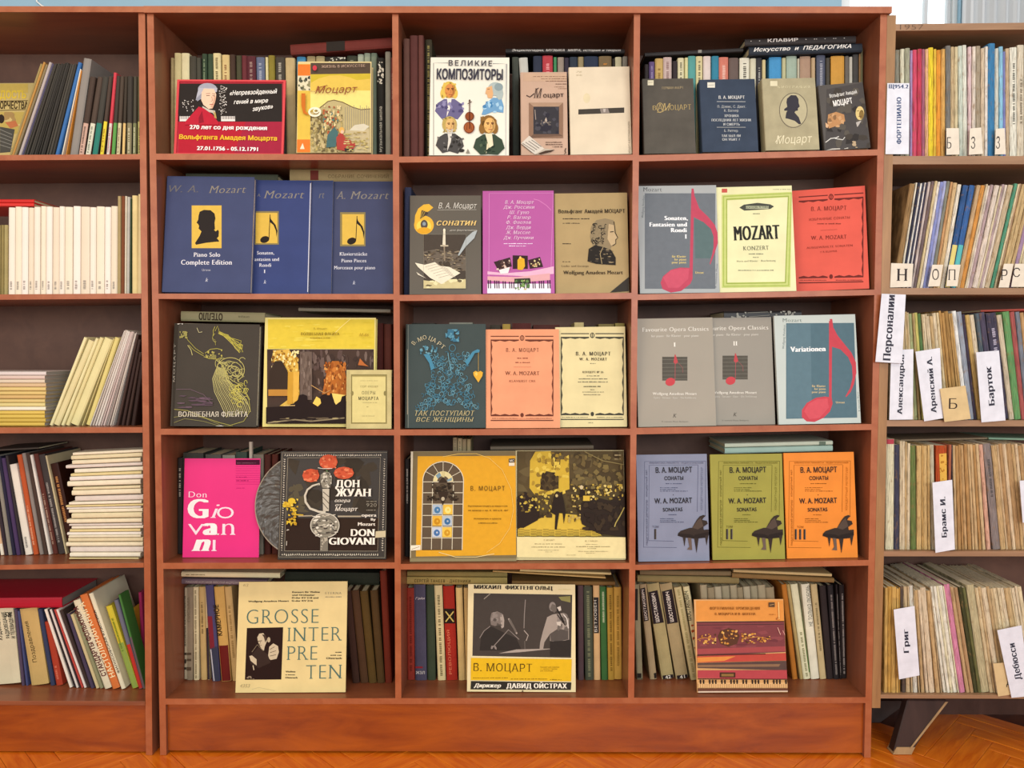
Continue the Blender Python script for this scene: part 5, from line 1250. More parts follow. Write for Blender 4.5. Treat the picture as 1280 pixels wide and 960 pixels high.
# ---- second shelf, left bay: four blue albums
K(195, 200, 5.488)
def note(ox, oy, c='2c2622', s=1):
    return [E(c, ox-15*s, oy, 32*s, 23*s, 16, rot=18), L(c, 5*s, [(ox+14*s, oy-4*s), (ox+22*s, oy-172*s)]), P(c, [(ox+20*s, oy-172*s), (ox+28*s, oy-140*s), (ox+60*s, oy-100*s), (ox+72*s, oy-60*s), (ox+66*s, oy-15*s), (ox+62*s, oy-60*s), (ox+45*s, oy-100*s), (ox+20*s, oy-120*s)])]
pp = '300,355 330,342 375,345 402,368 408,400 402,430 405,475 398,480 410,490 425,478 432,490 430,525 415,540 425,560 345,568 275,582 268,570 300,520 312,490 300,478 292,470 296,455 290,440 278,430 290,410 292,385'
it = [T('6c6a6c', 'W. A.', 85, 290, 222, 50, 'is', 222), T('8c8478', 'Mozart', 362, 618, 228, 52, 'is', 226), R('d8b450', 245, 312, 450, 605), P('2f2a28', pp), L('2f2a28', 10, '415,540 430,560'),
      T('e4e2e6', 'Piano Solo', 258, 440, 664, 30, 'sb'), T('e4e2e6', 'Complete Edition', 172, 522, 718, 34, 'sb'), T('c8c8d0', 'Urtext', 315, 375, 762, 16, 's'), T('d8d8e0', 'k', 338, 358, 835, 26, 'si')]
M_BLUE = '45507c'
cover('album', 'blue album with a gold panel and dark head silhouette', 'book', 'A', 2, 202.3, 312.2, (203.2, 219.7), (314, 222.8), .012, .012, .04, .022, '424a6c', it, 'card', page='d8ccc0')
K(310, 200, 5.488)
it = [T('8a857c', 'Mozart', 105, 385, 262, 54, 'is'), T('8a857c', 'A.', 60, 85, 250, 20, 'is'), R('8a7c50', 40, 350, 210, 580), R('d8b450', 52, 362, 200, 570)] + note(128, 545) + [T('dcdce4', 'Sonaten,', 60, 178, 648, 24, 'sb'), T('dcdce4', 'Fantasien und', 28, 212, 692, 24, 'sb'), T('dcdce4', 'Rondi', 75, 158, 732, 24, 'sb'), T('dcdce4', 'I', 106, 118, 775, 24, 'sb'), T('d0d0dc', 'k', 105, 125, 848, 26, 'si'), L('dcdce6', 5, '428,158 408,905')]
cover('album', 'blue album with a gold note panel, second from the left, second shelf', 'book', 'A', 2, 279, 384.4, (281, 224), (388.4, 226.6), .037, .037, .035, .006, '384474', it, 'card', 'thin')
it = [T('7d7a78', 'rt', 485, 525, 262, 50, 'is')]
cover('album', 'blue album mostly hidden, only its right strip showing between two others', 'book', 'A', 2, 309, 413.6, (311, 225.4), (416, 226.2), .047, .047, .034, .006, '3d486f', it, 'card', 'thin')
it = [T('85807a', 'A.', 605, 668, 268, 54, 'is'), T('8a857c', 'Mozart', 700, 968, 268, 54, 'is'), R('8a7c50', 632, 358, 806, 592), R('d8b450', 646, 372, 796, 580)] + note(726, 556) + [T('d4d4dc', 'Klavierstücke', 628, 818, 656, 24, 'sb'), T('d4d4dc', 'Piano Pieces', 640, 812, 702, 24, 'sb'), T('d4d4dc', 'Morceaux pour piano', 590, 872, 750, 24, 'sb'), T('d0d0dc', 'k', 718, 738, 854, 26, 'si')]
cover('album', 'blue album with gold note panel, rightmost of the blue ones', 'book', 'A', 2, 386, 491.2, (388, 227.4), (491.6, 227), .057, .055, .034, .006, '424866', it, 'card', 'thin')
# ---- second shelf, middle bay
K(500, 230, 6.618)
it = [E('e0b040', 198, 340, 82, 78), P('e0b040', '120,330 125,260 150,205 195,170 240,165 275,195 240,225 205,240 185,290 190,340'), E('eccb58', 198, 350, 62, 52), E('57504a', 200, 335, 30, 38), P('4a4038', '165,290 180,215 225,232 235,245 190,275'), L('c8a848', 4, '170,280 200,205'), L('c8a848', 3, '180,285 215,215'), E('8a98a0', 200, 330, 14, 16), E('d8a030', 198, 385, 55, 26),
      T('d0ccc0', 'В. А. Моцарт', 318, 636, 205, 46, 'i'), L('b8b4a8', 3, '310,214 632,212'), T('e0c078', 'сонатин', 303, 636, 346, 52, 'sbi'), T('c0bcb0', 'для фортепиано', 410, 632, 392, 14, 'i'),
      R('4c443c', 195, 420, 545, 868), P('6a6054', '195,560 300,540 545,600 545,720 195,700'), BL('8a7c68 3f3830 6a5c4a a89878 554a3e', 198, 545, 540, 720, 120, 24, 6, 11), P('d8d0b8', '352,505 358,395 376,395 378,508'), E('e8dcc0', 367, 385, 10, 14), R('b8ac94', 335, 508, 400, 520), L('8a7c68', 12, '367,520 370,640'), BL('4a4238', 320, 620, 420, 700, 12, 26, 8),
      P('a8b0b0', '478,595 545,450 600,400 640,385 615,450 545,520 490,595'), P('c8bc8c', '195,800 300,812 545,790 545,868 195,868'), BL('e0d8a8 6a6048', 198, 790, 540, 866, 14, 40, 9, 20), P('e4dcc4', '125,655 205,672 290,650 330,680 410,690 500,740 345,832 250,780 200,735 150,690'), P('d4ccb8', '135,730 180,760 220,785 150,755')] + [L('9a9080', 3, [(210+i*22, 690+i*18), (300+i*22, 665+i*18), (400+i*12, 708+i*14)]) for i in range(6)] + [BX('8a8474', 2, 195, 420, 545, 868)]
cover('music_book', 'grey sonatinas booklet with a large golden numeral and candle scene', 'sheet music', 'B', 2, 512, 601, (513.3, 244.3), (603.3, 244.8), .014, .018, .04, .008, '5f594f', it, 'gloss', 'thin')
K(600, 230, 6.4)
names = [('В. А. Моцарт', 200, 432, 160), ('Дж. Россини', 187, 437, 200), ('Ш. Гуно', 236, 392, 242), ('Р. Вагнер', 216, 405, 282), ('Ф. Флотов', 210, 408, 322), ('Дж. Верди', 207, 408, 363), ('Ж. Массне', 207, 402, 403), ('Дж. Пуччини', 187, 430, 445)]
keys = [R('efe8f0', 58, 800, 566, 880)] + [P('3a2438', [(62+i*17, 790-8*abs(i-15)/6), (70+i*17, 790-8*abs(i-15)/6), (72+i*17, 838), (64+i*17, 838)]) for i in range(30) if i % 7 not in (2, 6)]
it = [L('d898c8', 3, '70,880 74,75 585,72 568,690'), L('d080b8', 5, '430,120 470,130 530,170 570,210'), P('e0b0c8', '60,700 200,715 400,700 590,660 590,720 380,740 60,725'), P('d8a4a8', '60,740 300,745 560,715 560,770 300,790 60,775')] + \
     [T('ecd0e4', n, a, b_, y, 27, 'si') for n, a, b_, y in names] + [D('e8d8ec', 190, 420, 481, 9), D('e8d8ec', 232, 372, 500, 9),
      P('3c2c2c', '110,625 240,588 255,660 150,700'), BL('8a6a5c d8c0b0 5a4440', 130, 605, 245, 690, 16, 20, 4), P('f0e0e0', '150,690 240,665 225,715 165,722'), P('38282a', '262,572 382,575 382,680 262,680'), P('d8a830', '300,610 320,585 355,600 360,660 340,690 300,688'), E('e8c880', 322, 590, 8, 10), P('3c2c2c', '385,610 480,585 505,665 400,680'), BL('d8c890 b08a60', 400, 600, 480, 665, 12, 18, 5), P('3a3830', '275,760 400,755 415,840 280,850')] + keys + [BL('5a7a4a c8c080 7a9a5c 3c4a34', 280, 770, 400, 850, 26, 20, 12)]
cover('music_book', 'magenta booklet with a list of composers above piano keys', 'sheet music', 'B', 2, 603.4, 693.2, (606, 238.6), (695.4, 238.6), .012, .012, .042, .008, 'b0589a', it, 'gloss', 'thin')
r = random.Random(31)
curls = [O('2e2a26' if r.random() < .7 else '8f7f62', 5, 950+r.uniform(-58, 55), 395+r.uniform(-75, 95), r.uniform(7, 15), r.uniform(7, 14), 8, r.uniform(0, 90), r.uniform(220, 360)) for _ in range(55)]
it = [T('2f2822', 'Вольфганг Амадей МОЦАРТ', 627, 1160, 236, 30, 'sb', 232), D('4a3f32', 662, 875, 283, 13), D('4a3f32', 662, 798, 318, 10), D('4a3f32', 660, 728, 482, 10), D('4a3f32', 660, 722, 625, 8), T('3a3028', 'Lieder und Gesänge', 652, 868, 664, 14, 's'), T('2f2822', 'Wolfgang Amadeus Mozart', 665, 1142, 724, 30, 'sb', 722),
      P('8f7f62', '880,420 890,340 930,290 1000,275 1065,290 1075,330 1080,390 1100,430 1095,445 1085,450 1085,480 1070,495 1050,500 1045,525 1000,520 900,490'), P('bda680', '1030,320 1072,330 1075,390 1098,432 1085,448 1086,475 1050,495 1020,440')] + curls + [
      L('2f2822', 5, '1070,300 1078,350 1082,390 1102,432 1085,445 1086,478 1060,495'), L('2f2822', 6, '1040,385 1068,382'), P('2e2a26', '860,620 870,520 920,490 985,505 1050,530 1085,590 1085,650 1000,645 930,640'), BL('5a5044 8f7f62', 880, 520, 1075, 640, 22, 26, 6, 7), L('a8946c', 5, '985,505 960,560 975,640'), P('3c3833', '1190,745 1190,858 1040,875')]
cover('music_book', 'tan score with an engraved curly-haired profile and a dark corner', 'sheet music', 'B', 2, 694.6, 786, (696.9, 242.4), (789, 241.2), .024, .022, .038, .012, 'ab9468', it, 'card', 'book')
# ---- second shelf, right bay
K(795, 220, 6.195)
def bignote(c1, c2, pts_head, pts_flag):
    return [P(c1, pts_head), P(c2, pts_flag)]
it = [R('6d7379', 68, 132, 614, 878), T('55585a', 'Mozart', 55, 200, 118, 34, 's'), V('62666a', 'Wolfgang Amadeus', 58, 325, 66, 150, 16, 's'), P('b84c60', '430,95 446,95 452,150 490,250 560,318 610,380 634,440 634,520 612,590 575,690 570,680 592,600 598,530 590,460 555,400 500,345 448,318 428,330'), P('5c7070', '450,330 520,355 580,410 600,470 600,560 575,640 460,640'),
      P('b84c60', '428,120 450,120 438,800 420,840 350,895 270,908 205,880 190,830 210,780 270,730 340,712 415,715'), P('c4566a', '210,790 270,735 340,718 410,722 405,800 330,870 250,870'),
      T('eef0f0', 'Sonaten,', 220, 402, 342, 34, 'sB'), T('eef0f0', 'Fantasien und', 102, 396, 392, 34, 'sB'), T('eef0f0', 'Rondi', 268, 394, 436, 34, 'sB'), T('eef0f0', '1', 378, 394, 486, 34, 'sb'), T('e0c878', 'für Klavier', 278, 388, 634, 18, 'sb'), T('e0c878', 'for piano', 296, 388, 657, 18, 'sb'), T('e0c878', 'pour piano', 278, 388, 680, 18, 'sb'), T('e0c878', 'Urtext', 458, 524, 760, 18, 'sb'), V('5a6068', 'Könemann Music', 622, 870, 632, 680, 12, 's')]
cover('music_book', 'grey-bordered album with a giant red note, leftmost on second shelf right bay', 'sheet music', 'C', 2, 799.5, 899.8, (803, 231.4), (901.5, 231.6), .014, .014, .04, .01, 'a3a7a6', it, 'gloss', 'thin')
frm = lambda c, w, x0, y0, x1, y1: [R(c, x0, y0, x1, y0+w), R(c, x0, y1-w, x1, y1), R(c, x0, y0, x0+w, y1), R(c, x1-w, y0, x1, y1)]
def quadframe(c, Q, w):
    """mitred frame inside quadrilateral Q of (x, y)"""
    cx = sum(p[0] for p in Q)/4; cy = sum(p[1] for p in Q)/4
    I = [(p[0]+(w if p[0] < cx else -w), p[1]+(w if p[1] < cy else -w)) for p in Q]
    return [P(c, [Q[i], Q[(i+1) % 4], I[(i+1) % 4], I[i]]) for i in range(4)]
Q1 = [(690, 135), (1222, 120), (1200, 862), (680, 872)]; Q1 = [(664, 146), (1218, 122), (1195, 862), (664, 868)]
it = quadframe('c2cc7c', Q1, 42) + quadframe('a4b45a', [(p[0]+(10 if p[0] < 900 else -10), p[1]+(8 if p[1] < 500 else -8)) for p in Q1], 8) + quadframe('98a850', [(p[0]+(34 if p[0] < 900 else -34), p[1]+(30 if p[1] < 500 else -30)) for p in Q1], 8) + \
     [R('c25a50', 664, 98, 706, 128), D('9a9a78', 1060, 1210, 106, 8), P('4a4c44', '800,245 835,222 940,208 1040,220 1068,236 1040,255 940,262 838,268'), R('b8bc9c', 850, 232, 1025, 254), T('3a3c38', 'EDITION PETERS', 852, 1022, 252, 16, 'sb', 248), D('6a6c5c', 905, 958, 295, 8),
      T('2c2d29', 'MOZART', 757, 1115, 502, 116, 'sB', 488), T('6a6c5c', 'KONZERT', 830, 1028, 578, 34, 's', 572), D('7a7c68', 872, 985, 608, 10), D('7a7c68', 905, 950, 634, 8), T('6a6c5c', 'Horn und Klavier · Bearbeitung', 780, 1080, 668, 14, 's', 662), D('7a7c68', 790, 1065, 735, 9)]
cover('score', 'pale green-framed concerto score, middle of second shelf right bay', 'sheet music', 'C', 2, 900, 994.8, (901.6, 234), (998, 232), .02, .012, .04, .008, 'e2dfae', it, 'card', 'thin')
K(890, 220, 6.195)
def classical(c, bg, x0, x1, y0, y1, sl=0, xa=0, top=26):
    """the woodcut border shared by the three scores: two rails and wavy sides"""
    o = []
    f = lambda x: sl*(x-x0)/(x1-x0)
    mid = (x0+x1)/2
    for a, b_ in ((x0, mid-26), (mid+26, x1)):
        o.append(P(c, [(a, y0+f(a)), (b_, y0+f(b_)), (b_, y0+8+f(b_)), (a, y0+8+f(a))]))
        n = 6; w = []
        for i in range(n+1):
            x = a+(b_-a)*i/n; w.append((x, y0+top+14+f(x)+(10 if i % 2 else 2)))
        o.append(P(c, [(a, y0+top+6+f(a)), (b_, y0+top+6+f(b_))]+w[::-1]))
        w = []
        for i in range(n+1):
            x = a+(b_-a)*i/n; w.append((x, y1-46+f(x)*.3-(12 if i % 2 else 2)))
        o.append(P(c, w+[(b_, y1-38+f(b_)*.3), (a, y1-38+f(a)*.3)]))
        o.append(D(c, a+10, b_-10, y1-18+f(mid)*.3, 7))
    o.append(P(c, [(x0, y1-8), (x1, y1-8+sl*.3), (x1, y1+sl*.3), (x0, y1)]))
    for s in (0, 1):
        if s == 0 and xa: continue
        n = 12; A = []; X = x1 if s else x0
        for i in range(n+1):
            y = y0+top+14+f(X)+(y1-46-y0-top-14-f(X)*.7)*i/n; A.append((X+(-1 if s else 1)*(14 if i % 2 else 5), y))
        o.append(P(c, [(X, A[0][1]), (X, A[-1][1])]+A[::-1]))
    o += [O(c, 6, mid, y0+18+f(mid), 15, 20, 14), L(c, 6, [(mid, y0+4+f(mid)), (mid, y0+34+f(mid))]), E(c, mid, y1-48+f(mid)*.3, 14, 18, 12)]
    return o
it = classical('6e2e2a', None, 672, 1172, 160, 832, -32, 1) + [T('7a302a', 'В. А. МОЦАРТ', 768, 1042, 272, 34, 's', 262), T('8a3a30', 'ИЗБРАННЫЕ СОНАТЫ', 752, 1068, 348, 20, 's', 330), D('8a3a30', 815, 998, 374, 12), L('a04a3c', 2, '840,422 970,414'), T('7a302a', 'W. A. MOZART', 766, 1042, 496, 34, 's', 486), T('8a3a30', 'AUSGEWÄHLTE SONATEN', 732, 1090, 566, 18, 's', 545), T('8a3a30', 'FÜR KLAVIER', 840, 970, 596, 15, 's', 588), R('d8766a', 1192, 90, 1222, 865)[:]]
it = [i for i in it if not (isinstance(i, tuple) and i[0] == 'p' and i[1] == 'd8766a')]
cover('score', 'red score with a dark wavy woodcut border, second shelf right bay', 'sheet music', 'C', 2, 985, 1086.4, (987, 240.6), (1088, 231.8), .06, .012, .038, .012, 'd95c4c', it, 'card', 'thin')
# ---- third shelf, left bay
K(205, 380, 6)
r = random.Random(12)
gd = 'a8a050'
hair = [L(r.choice(['b4aa48', 'c4b858', '8f8a40']), 4, [(415+r.uniform(-10, 15), 205+r.uniform(-5, 20)), (470+r.uniform(0, 20), 230+r.uniform(0, 40)), (520+r.uniform(0, 70), 275+r.uniform(0, 70)), (560+r.uniform(0, 35), 300+r.uniform(0, 70))]) for _ in range(16)]
skirt = []
for i in range(15):
    f = i/14
    skirt.append(L('a8a068' if i % 2 else 'c0b878', 4.6, [(400+f*60, 470+f*20), (365+f*120, 560+f*10), (380+f*170, 660-f*20), (430+f*190, 760-f*40), (470+f*180, 850-f*40)]))
curl = [O('b0a868', 4.6, r.uniform(400, 600), r.uniform(420, 580), r.uniform(12, 40), r.uniform(12, 40), 12, r.uniform(0, 90), r.uniform(200, 340)) for _ in range(26)] + [O('c0b658', 4, r.uniform(500, 620), r.uniform(590, 760), r.uniform(8, 24), r.uniform(8, 24), 10, 0, 300) for _ in range(30)]
it = [P('3a352e', '62,140 110,145 72,925 60,925'), V('8a8478', 'МОЦАРТ', 84, 585, 92, 300, 12, 'bk')] + hair + skirt + curl + [O('b8ae68', 5, 500, 495, 105, 92, 22, -60, 200), O('a8a060', 5, 510, 500, 78, 66, 20, -80, 170), O('b8ae68', 4, 520, 505, 50, 40, 16, -60, 220), L('c0b870', 5, '395,420 450,470 470,560 520,640 590,700 635,760'), L('b0a860', 5, '420,430 490,560 560,600 610,650 645,720'), O('a8a060', 4, 385, 255, 18, 30, 14, 90, 300)] + [L(gd, 5, '310,370 350,340 400,335 440,345'), L(gd, 5, '300,395 340,410 400,415 440,400'), BL('b4aa58 8a8450', 300, 345, 440, 410, 24, 16, 5), L(gd, 4, '300,375 240,335 180,270 165,240'), L(gd, 4, '300,390 230,350 190,310'), L('c0b878', 5, '180,310 205,345 215,385'), BL('9a9456', 120, 205, 180, 260, 20, 16, 6), L('b4aa50', 4, '375,240 372,200 385,170'), L('b4aa50', 4, '385,205 405,165 415,200'), L(gd, 3, '372,225 366,260 385,270 390,310'), L('c8c090', 4, '250,180 265,215 290,210'),
      BL('6a5560 5c4a54', 90, 630, 370, 780, 16, 90, 8, 10), L('6f5a64', 4, '95,640 200,640 300,680 365,750'), L(gd, 4, '80,790 180,800 300,850 420,890 500,910 600,880 650,800 640,720 600,640'), L('8a8450', 4, '78,850 200,830 320,860 420,905'), L('8a8450', 3.5, '78,890 160,860 300,880 420,915 520,915'), T('d0c8b4', 'ВОЛШЕБНАЯ ФЛЕЙТА', 112, 634, 846, 38, 'sb', 846), L('d8d4cc', 9, '106,152 130,142 145,152'), L('c8c4b8', 8, '390,920 430,914 450,924'), L('9a9484', 4, '112,145 200,148 330,140')]
cover('record_box', 'black record box with a gold line-drawn fairy, third shelf left bay', 'record box', 'A', 3, 214.4, 319, (217.4, 403.6), (327, 407.2), .02, .03, .035, .026, '433d35', it, 'card', 'sleeve')
K(320, 385, 6)
th = [R('dcc444', 90, 85, 888, 306), BL('e2ce54 d8c03e', 95, 90, 880, 300, 40, 60, 2, 12), R('4a3a32', 84, 310, 884, 868), BL('5c4a44 6a5850 42342e 4c3c34 75635a', 90, 315, 880, 640, 150, 26, 3, 60), P('d8b050', '130,320 250,310 320,420 330,640 250,740 180,735 240,690 250,480 170,470'), BL('e8d078 c89838 b0802c 8a6028 f0e0a0', 120, 320, 328, 480, 110, 15, 5, 20), BL('c89838 a87830 e0b858', 245, 470, 330, 720, 40, 12, 15, 30), P('3c3028', '100,640 110,470 150,400 200,400 240,470 245,610'), R('b8843c', 98, 612, 250, 660), P('c89838', '245,480 285,480 280,720 240,720'), P('dcae4c', '285,480 330,480 322,690 282,715'),
      R('6a5a50', 335, 330, 425, 690), BL('857468 77665a 5c4c42', 340, 340, 420, 660, 40, 10, 6, 50), P('b0682c', '500,650 540,460 575,400 625,400 670,470 690,560 680,660 560,640'), BL('c87c38 9a5424 d89850 b06830 7a4420', 515, 405, 680, 655, 100, 14, 7, 30), P('b86a38', '770,430 785,380 820,420 850,440'), P('ecc860', '430,720 460,665 500,690 490,730 460,745'), P('f0d070', '575,640 680,655 690,700 610,735 590,700'), L('b8905c', 6, '420,580 520,640 560,620'), P('2a201e', '84,745 200,740 290,725 320,690 330,655 360,648 390,660 395,700 430,715 470,740 495,715 485,670 510,650 545,655 560,665 575,650 590,690 600,730 640,700 650,665 680,655 690,868 84,868'), L('8a7c60', 10, '95,862 300,838 420,850 670,825'), BL('6a5c48 b0a070', 90, 820, 680, 866, 16, 50, 9, 8), L('d8b878', 5, '215,735 300,732'),
      T('8a7420', 'В. Моцарт', 440, 540, 165, 14, 's'), T('6a5818', 'ВОЛШЕБНАЯ ФЛЕЙТА', 345, 632, 208, 20, 'sb'), D('8a7420', 412, 562, 230, 8), L('f0e08c', 4, '600,190 640,150 715,85'), T('a88a2c', 'М-86', 780, 850, 215, 22, 'i')]
cover('record_box', 'yellow-topped record box with a candlelit stage painting', 'record box', 'A', 3, 328, 467.8, (332.6, 397.6), (471, 397.8), .036, .036, .036, .028, 'e0d07c', th, 'gloss', 'sleeve')
it = [R('8a8050', 712, 498, 982, 868), R('d6ca88', 722, 512, 972, 858), R('a89a60', 724, 508, 972, 516), T('8a7e4c', 'ГЕОРГ КНЕПЛЕР', 782, 915, 596, 14, 's'), D('a89c68', 780, 915, 548, 7), T('55503a', 'ОПЕРЫ', 795, 895, 648, 24, 'sk'), T('4a4430', 'МОЦАРТА', 768, 920, 690, 24, 'sbk'), D('a89c68', 800, 910, 712, 7), D('8a7e4c', 830, 845, 744, 7), D('a89c68', 795, 890, 812, 6), R('b8ac78', 680, 470, 702, 898), E('8a8050', 722, 640, 10, 18), E('8a8050', 968, 640, 10, 18)]
cover('book', 'small cream book with an olive-framed title panel, third shelf', 'book', 'A', 3, 432.6, 488.8, (434, 463), (490.6, 462.6), .008, .008, .012, .014, 'c9bc84', it, 'cloth')
# ---- third shelf, middle bay
K(500, 390, 6.4)
r = random.Random(5)
def inside(x, y):
    if y < 330: return False
    if y < 480: return 245 < x < 560 and abs(x-400) < 160-(y-330)*.1
    return abs(x-385) < 120+(y-480)*.47
sc = []
while len(sc) < 230:
    x, y = r.uniform(110, 640), r.uniform(335, 780)
    if inside(x, y):
        if y > 740 and abs(x-400) < 120: continue
        a = r.uniform(0, 360); R_ = r.uniform(9, 19)
        sc.append(O(r.choice(['4a7c90', '5a8ea0', '3f6c80', '6a9aa8']), 4.5, x, y, R_, R_, 10, a, a+r.uniform(200, 330)))
it = [R('3f443e', 45, 100, 58, 930), R('6a7068', 62, 102, 70, 932), R('a89c84', 58, 300, 62, 820)] + sc + [BL('3f7088 5a90a4', 365, 140, 475, 240, 26, 26, 3), O('4a7c90', 5, 420, 290, 25, 28, 14), P('4a86a0', '190,340 235,335 260,400 280,450 250,470 235,410'), BL('4a7c90 6a9aa8', 160, 270, 300, 340, 22, 18, 4), P('4a86a0', '520,400 580,320 620,300 638,305 635,325 600,330 560,400 540,430'), L('6a9aa8', 6, '385,330 395,400 410,470'), L('c8a048', 3, '628,325 628,480'), P('d8a83c', '628,565 590,510 586,485 605,472 626,482 645,472 664,485 660,512'), P('e8c464', '600,490 615,480 622,500 610,515'),
      V('c8bc98', 'В.', 118, 268, 138, 240, 32, 's'), V('c8bc98', 'МО', 150, 242, 218, 215, 32, 's'), V('c8bc98', 'ЦА', 225, 222, 285, 250, 32, 's'), V('c8bc98', 'РТ', 292, 258, 345, 302, 32, 's'), T('c4b684', 'ТАК ПОСТУПАЮТ', 122, 598, 830, 38, 'si'), T('c4b684', 'ВСЕ ЖЕНЩИНЫ', 130, 592, 878, 34, 'si')]
cover('record_box', 'dark teal record box with a blue curly ballgown and gold heart', 'record box', 'B', 3, 507, 606.6, (508, 405.8), (608.6, 405.6), .014, .014, .035, .022, '3f4a48', it, 'card', 'sleeve')
K(600, 400, 6.564)
it = classical('6a3a2c', None, 88, 602, 130, 828, 0, 0, 24) + [T('6a3426', 'В. А. МОЦАРТ', 215, 482, 262, 30, 'sk'), D('8a4a38', 305, 396, 318, 12), D('8a4a38', 290, 412, 353, 11), L('b0684c', 2, '275,386 420,386'), T('6a3426', 'W. A. MOZART', 206, 486, 453, 32, 's'), T('8a4a38', 'KLAVIERSTÜCKE', 240, 455, 510, 18, 's'), D('c47a5c', 180, 500, 812, 7)]
cover('score', 'salmon pink score with a dark wavy border, third shelf middle bay', 'sheet music', 'B', 3, 607.3, 700, (608.4, 412.2), (700.6, 411.8), .016, .02, .04, .006, 'e39a72', it, 'card', 'thin')
it = classical('45443a', None, 664, 1180, 108, 820, 0, 0, 24) + [T('3a382f', 'В. А. МОЦАРТ', 788, 1072, 292, 30, 'sbk'), T('3a382f', 'W. A. MOZART', 815, 1042, 333, 24, 'sbk'), D('6a6654', 905, 948, 360, 8), T('4a4a3c', 'КОНЦЕРТ № 26', 842, 1012, 436, 16, 'sb'), D('6a6654', 875, 980, 462, 9), D('6a6654', 810, 1045, 487, 10), D('6a6654', 805, 1048, 512, 10), D('55523f', 850, 992, 550, 12), D('6a6654', 905, 940, 575, 8), D('6a6654', 840, 1015, 594, 8), D('6a6654', 850, 990, 616, 8), D('8a866c', 890, 930, 846, 9)]
cover('score', 'cream score with a dark wavy border, third shelf middle bay', 'sheet music', 'B', 3, 696, 783.4, (697, 410.4), (785.8, 408.2), .03, .026, .036, .012, 'ddd09c', it, 'card', 'thin')
# ---- third shelf, right bay
K(795, 385, 6.195)
def fav(dx, dy, num):
    return [R('57544c', 203+dx, 378+dy, 398+dx, 562+dy)] + [L('77746a', 3, [(203+dx, 400+dy+i*30), (398+dx, 398+dy+i*30)]) for i in range(6)] + [P('b84c50', [(300+dx, 360+dy), (306+dx, 360+dy), (325+dx, 420+dy), (305+dx, 435+dy), (290+dx, 420+dy)]), L('a85458', 4, [(304+dx, 400+dy), (302+dx, 560+dy)]), L('8a5a58', 4, [(322+dx, 420+dy), (360+dx, 460+dy), (362+dx, 500+dy)]), E('c04a50', 265+dx, 572+dy, 38, 31, 16, rot=15),
        T('dcd8cc', 'Favourite Opera Classics', 48+dx, 562+dx, 184+dy, 32, 'sb', 176+dy), T('d4d0c4', 'for piano · für Klavier · pour piano', 118+dx, 484+dx, 226+dy, 18, 'sb', 222+dy), T('ece8dc', num, (290 if num == 'I' else 285)+dx, (308 if num == 'I' else 318)+dx, 300+dy, 34, 'sb'),
        T('e4e0d4', 'Wolfgang Amadeus Mozart', 128+dx, 470+dx, 673+dy, 20, 'sb'), T('d4d0c4', 'Opéra · Sonaten · Oper · Die Entführung', 135+dx, 465+dx, 702+dy, 14, 's'), T('55524a', 'K', 285+dx, 315+dx, 848+dy, 30, 'si'), T('6a675e', 'Könemann Music Budapest', 200+dx, 405+dx, 884+dy, 10, 's')]
a = fav(0, 0, 'I')
b2 = [i for i in fav(467, -9, 'II')]
b2 = [i for i in b2 if i[0] != 't' or i[2] not in ('Favourite Opera Classics', 'for piano · für Klavier · pour piano', 'Wolfgang Amadeus Mozart', 'Opéra · Sonaten · Oper · Die Entführung')] + \
     [T('dcd8cc', 'Favourite Opera Classics', 505, 1025, 174, 32, 'sb', 166), T('d4d0c4', 'for piano · für Klavier · pour piano', 582, 948, 216, 18, 'sb', 212), T('e4e0d4', 'Wolfgang Amadeus Mozart', 592, 935, 664, 20, 'sb'), T('d4d0c4', 'Opéra · Sonaten · Oper · Die Entführung', 598, 935, 692, 14, 's')]
cover('music_book', 'grey opera album with a small red note and one white numeral stroke', 'sheet music', 'C', 3, 797.4, 895.4, (799.4, 398.8), (896, 397), .014, .014, .035, .008, '989080', a, 'gloss', 'thin')
cover('music_book', 'grey opera album with two white numeral strokes, overlapped on its left', 'sheet music', 'C', 3, 872, 970, (874, 398), (967.6, 396.6), .028, .028, .034, .008, '8f897c', b2, 'gloss', 'thin')
K(960, 385, 6.193)
it = [P('56707a', '140,118 665,115 690,848 140,858'), P('607a84', '145,125 330,122 340,850 145,852'), T('6a7874', 'Mozart', 112, 262, 108, 28, 's'), V('5a6a6c', 'Wolfgang Amadeus', 126, 318, 134, 130, 16, 's'), P('c04a54', '478,85 497,85 505,150 540,215 600,290 645,345 680,420 684,500 665,590 640,650 605,690 600,682 635,620 655,540 650,450 620,380 560,320 496,300'), P('c04a54', '472,100 497,100 492,690 500,740 480,800 430,850 360,882 300,878 262,845 262,790 300,735 370,695 440,685 472,690'), P('cc5660', '280,800 310,745 380,705 460,700 470,770 400,850 320,860'),
      T('f0f2f0', 'Variationen', 172, 448, 340, 40, 'sB', 334), T('dcc088', 'für Klavier', 340, 446, 612, 17, 'sb'), T('dcc088', 'for piano', 358, 446, 634, 17, 'sb'), T('dcc088', 'pour piano', 340, 446, 658, 17, 'sb'), T('dcc088', 'Urtext', 524, 594, 738, 16, 'sb'), V('6a7878', 'Könemann Music', 712, 800, 700, 650, 12, 's')]
cover('music_book', 'pale-bordered teal variations album with a giant red note, third shelf', 'sheet music', 'C', 3, 972.4, 1077, (973.8, 395.4), (1074, 393), .012, .012, .038, .012, 'b9c2bb', it, 'gloss', 'thin')
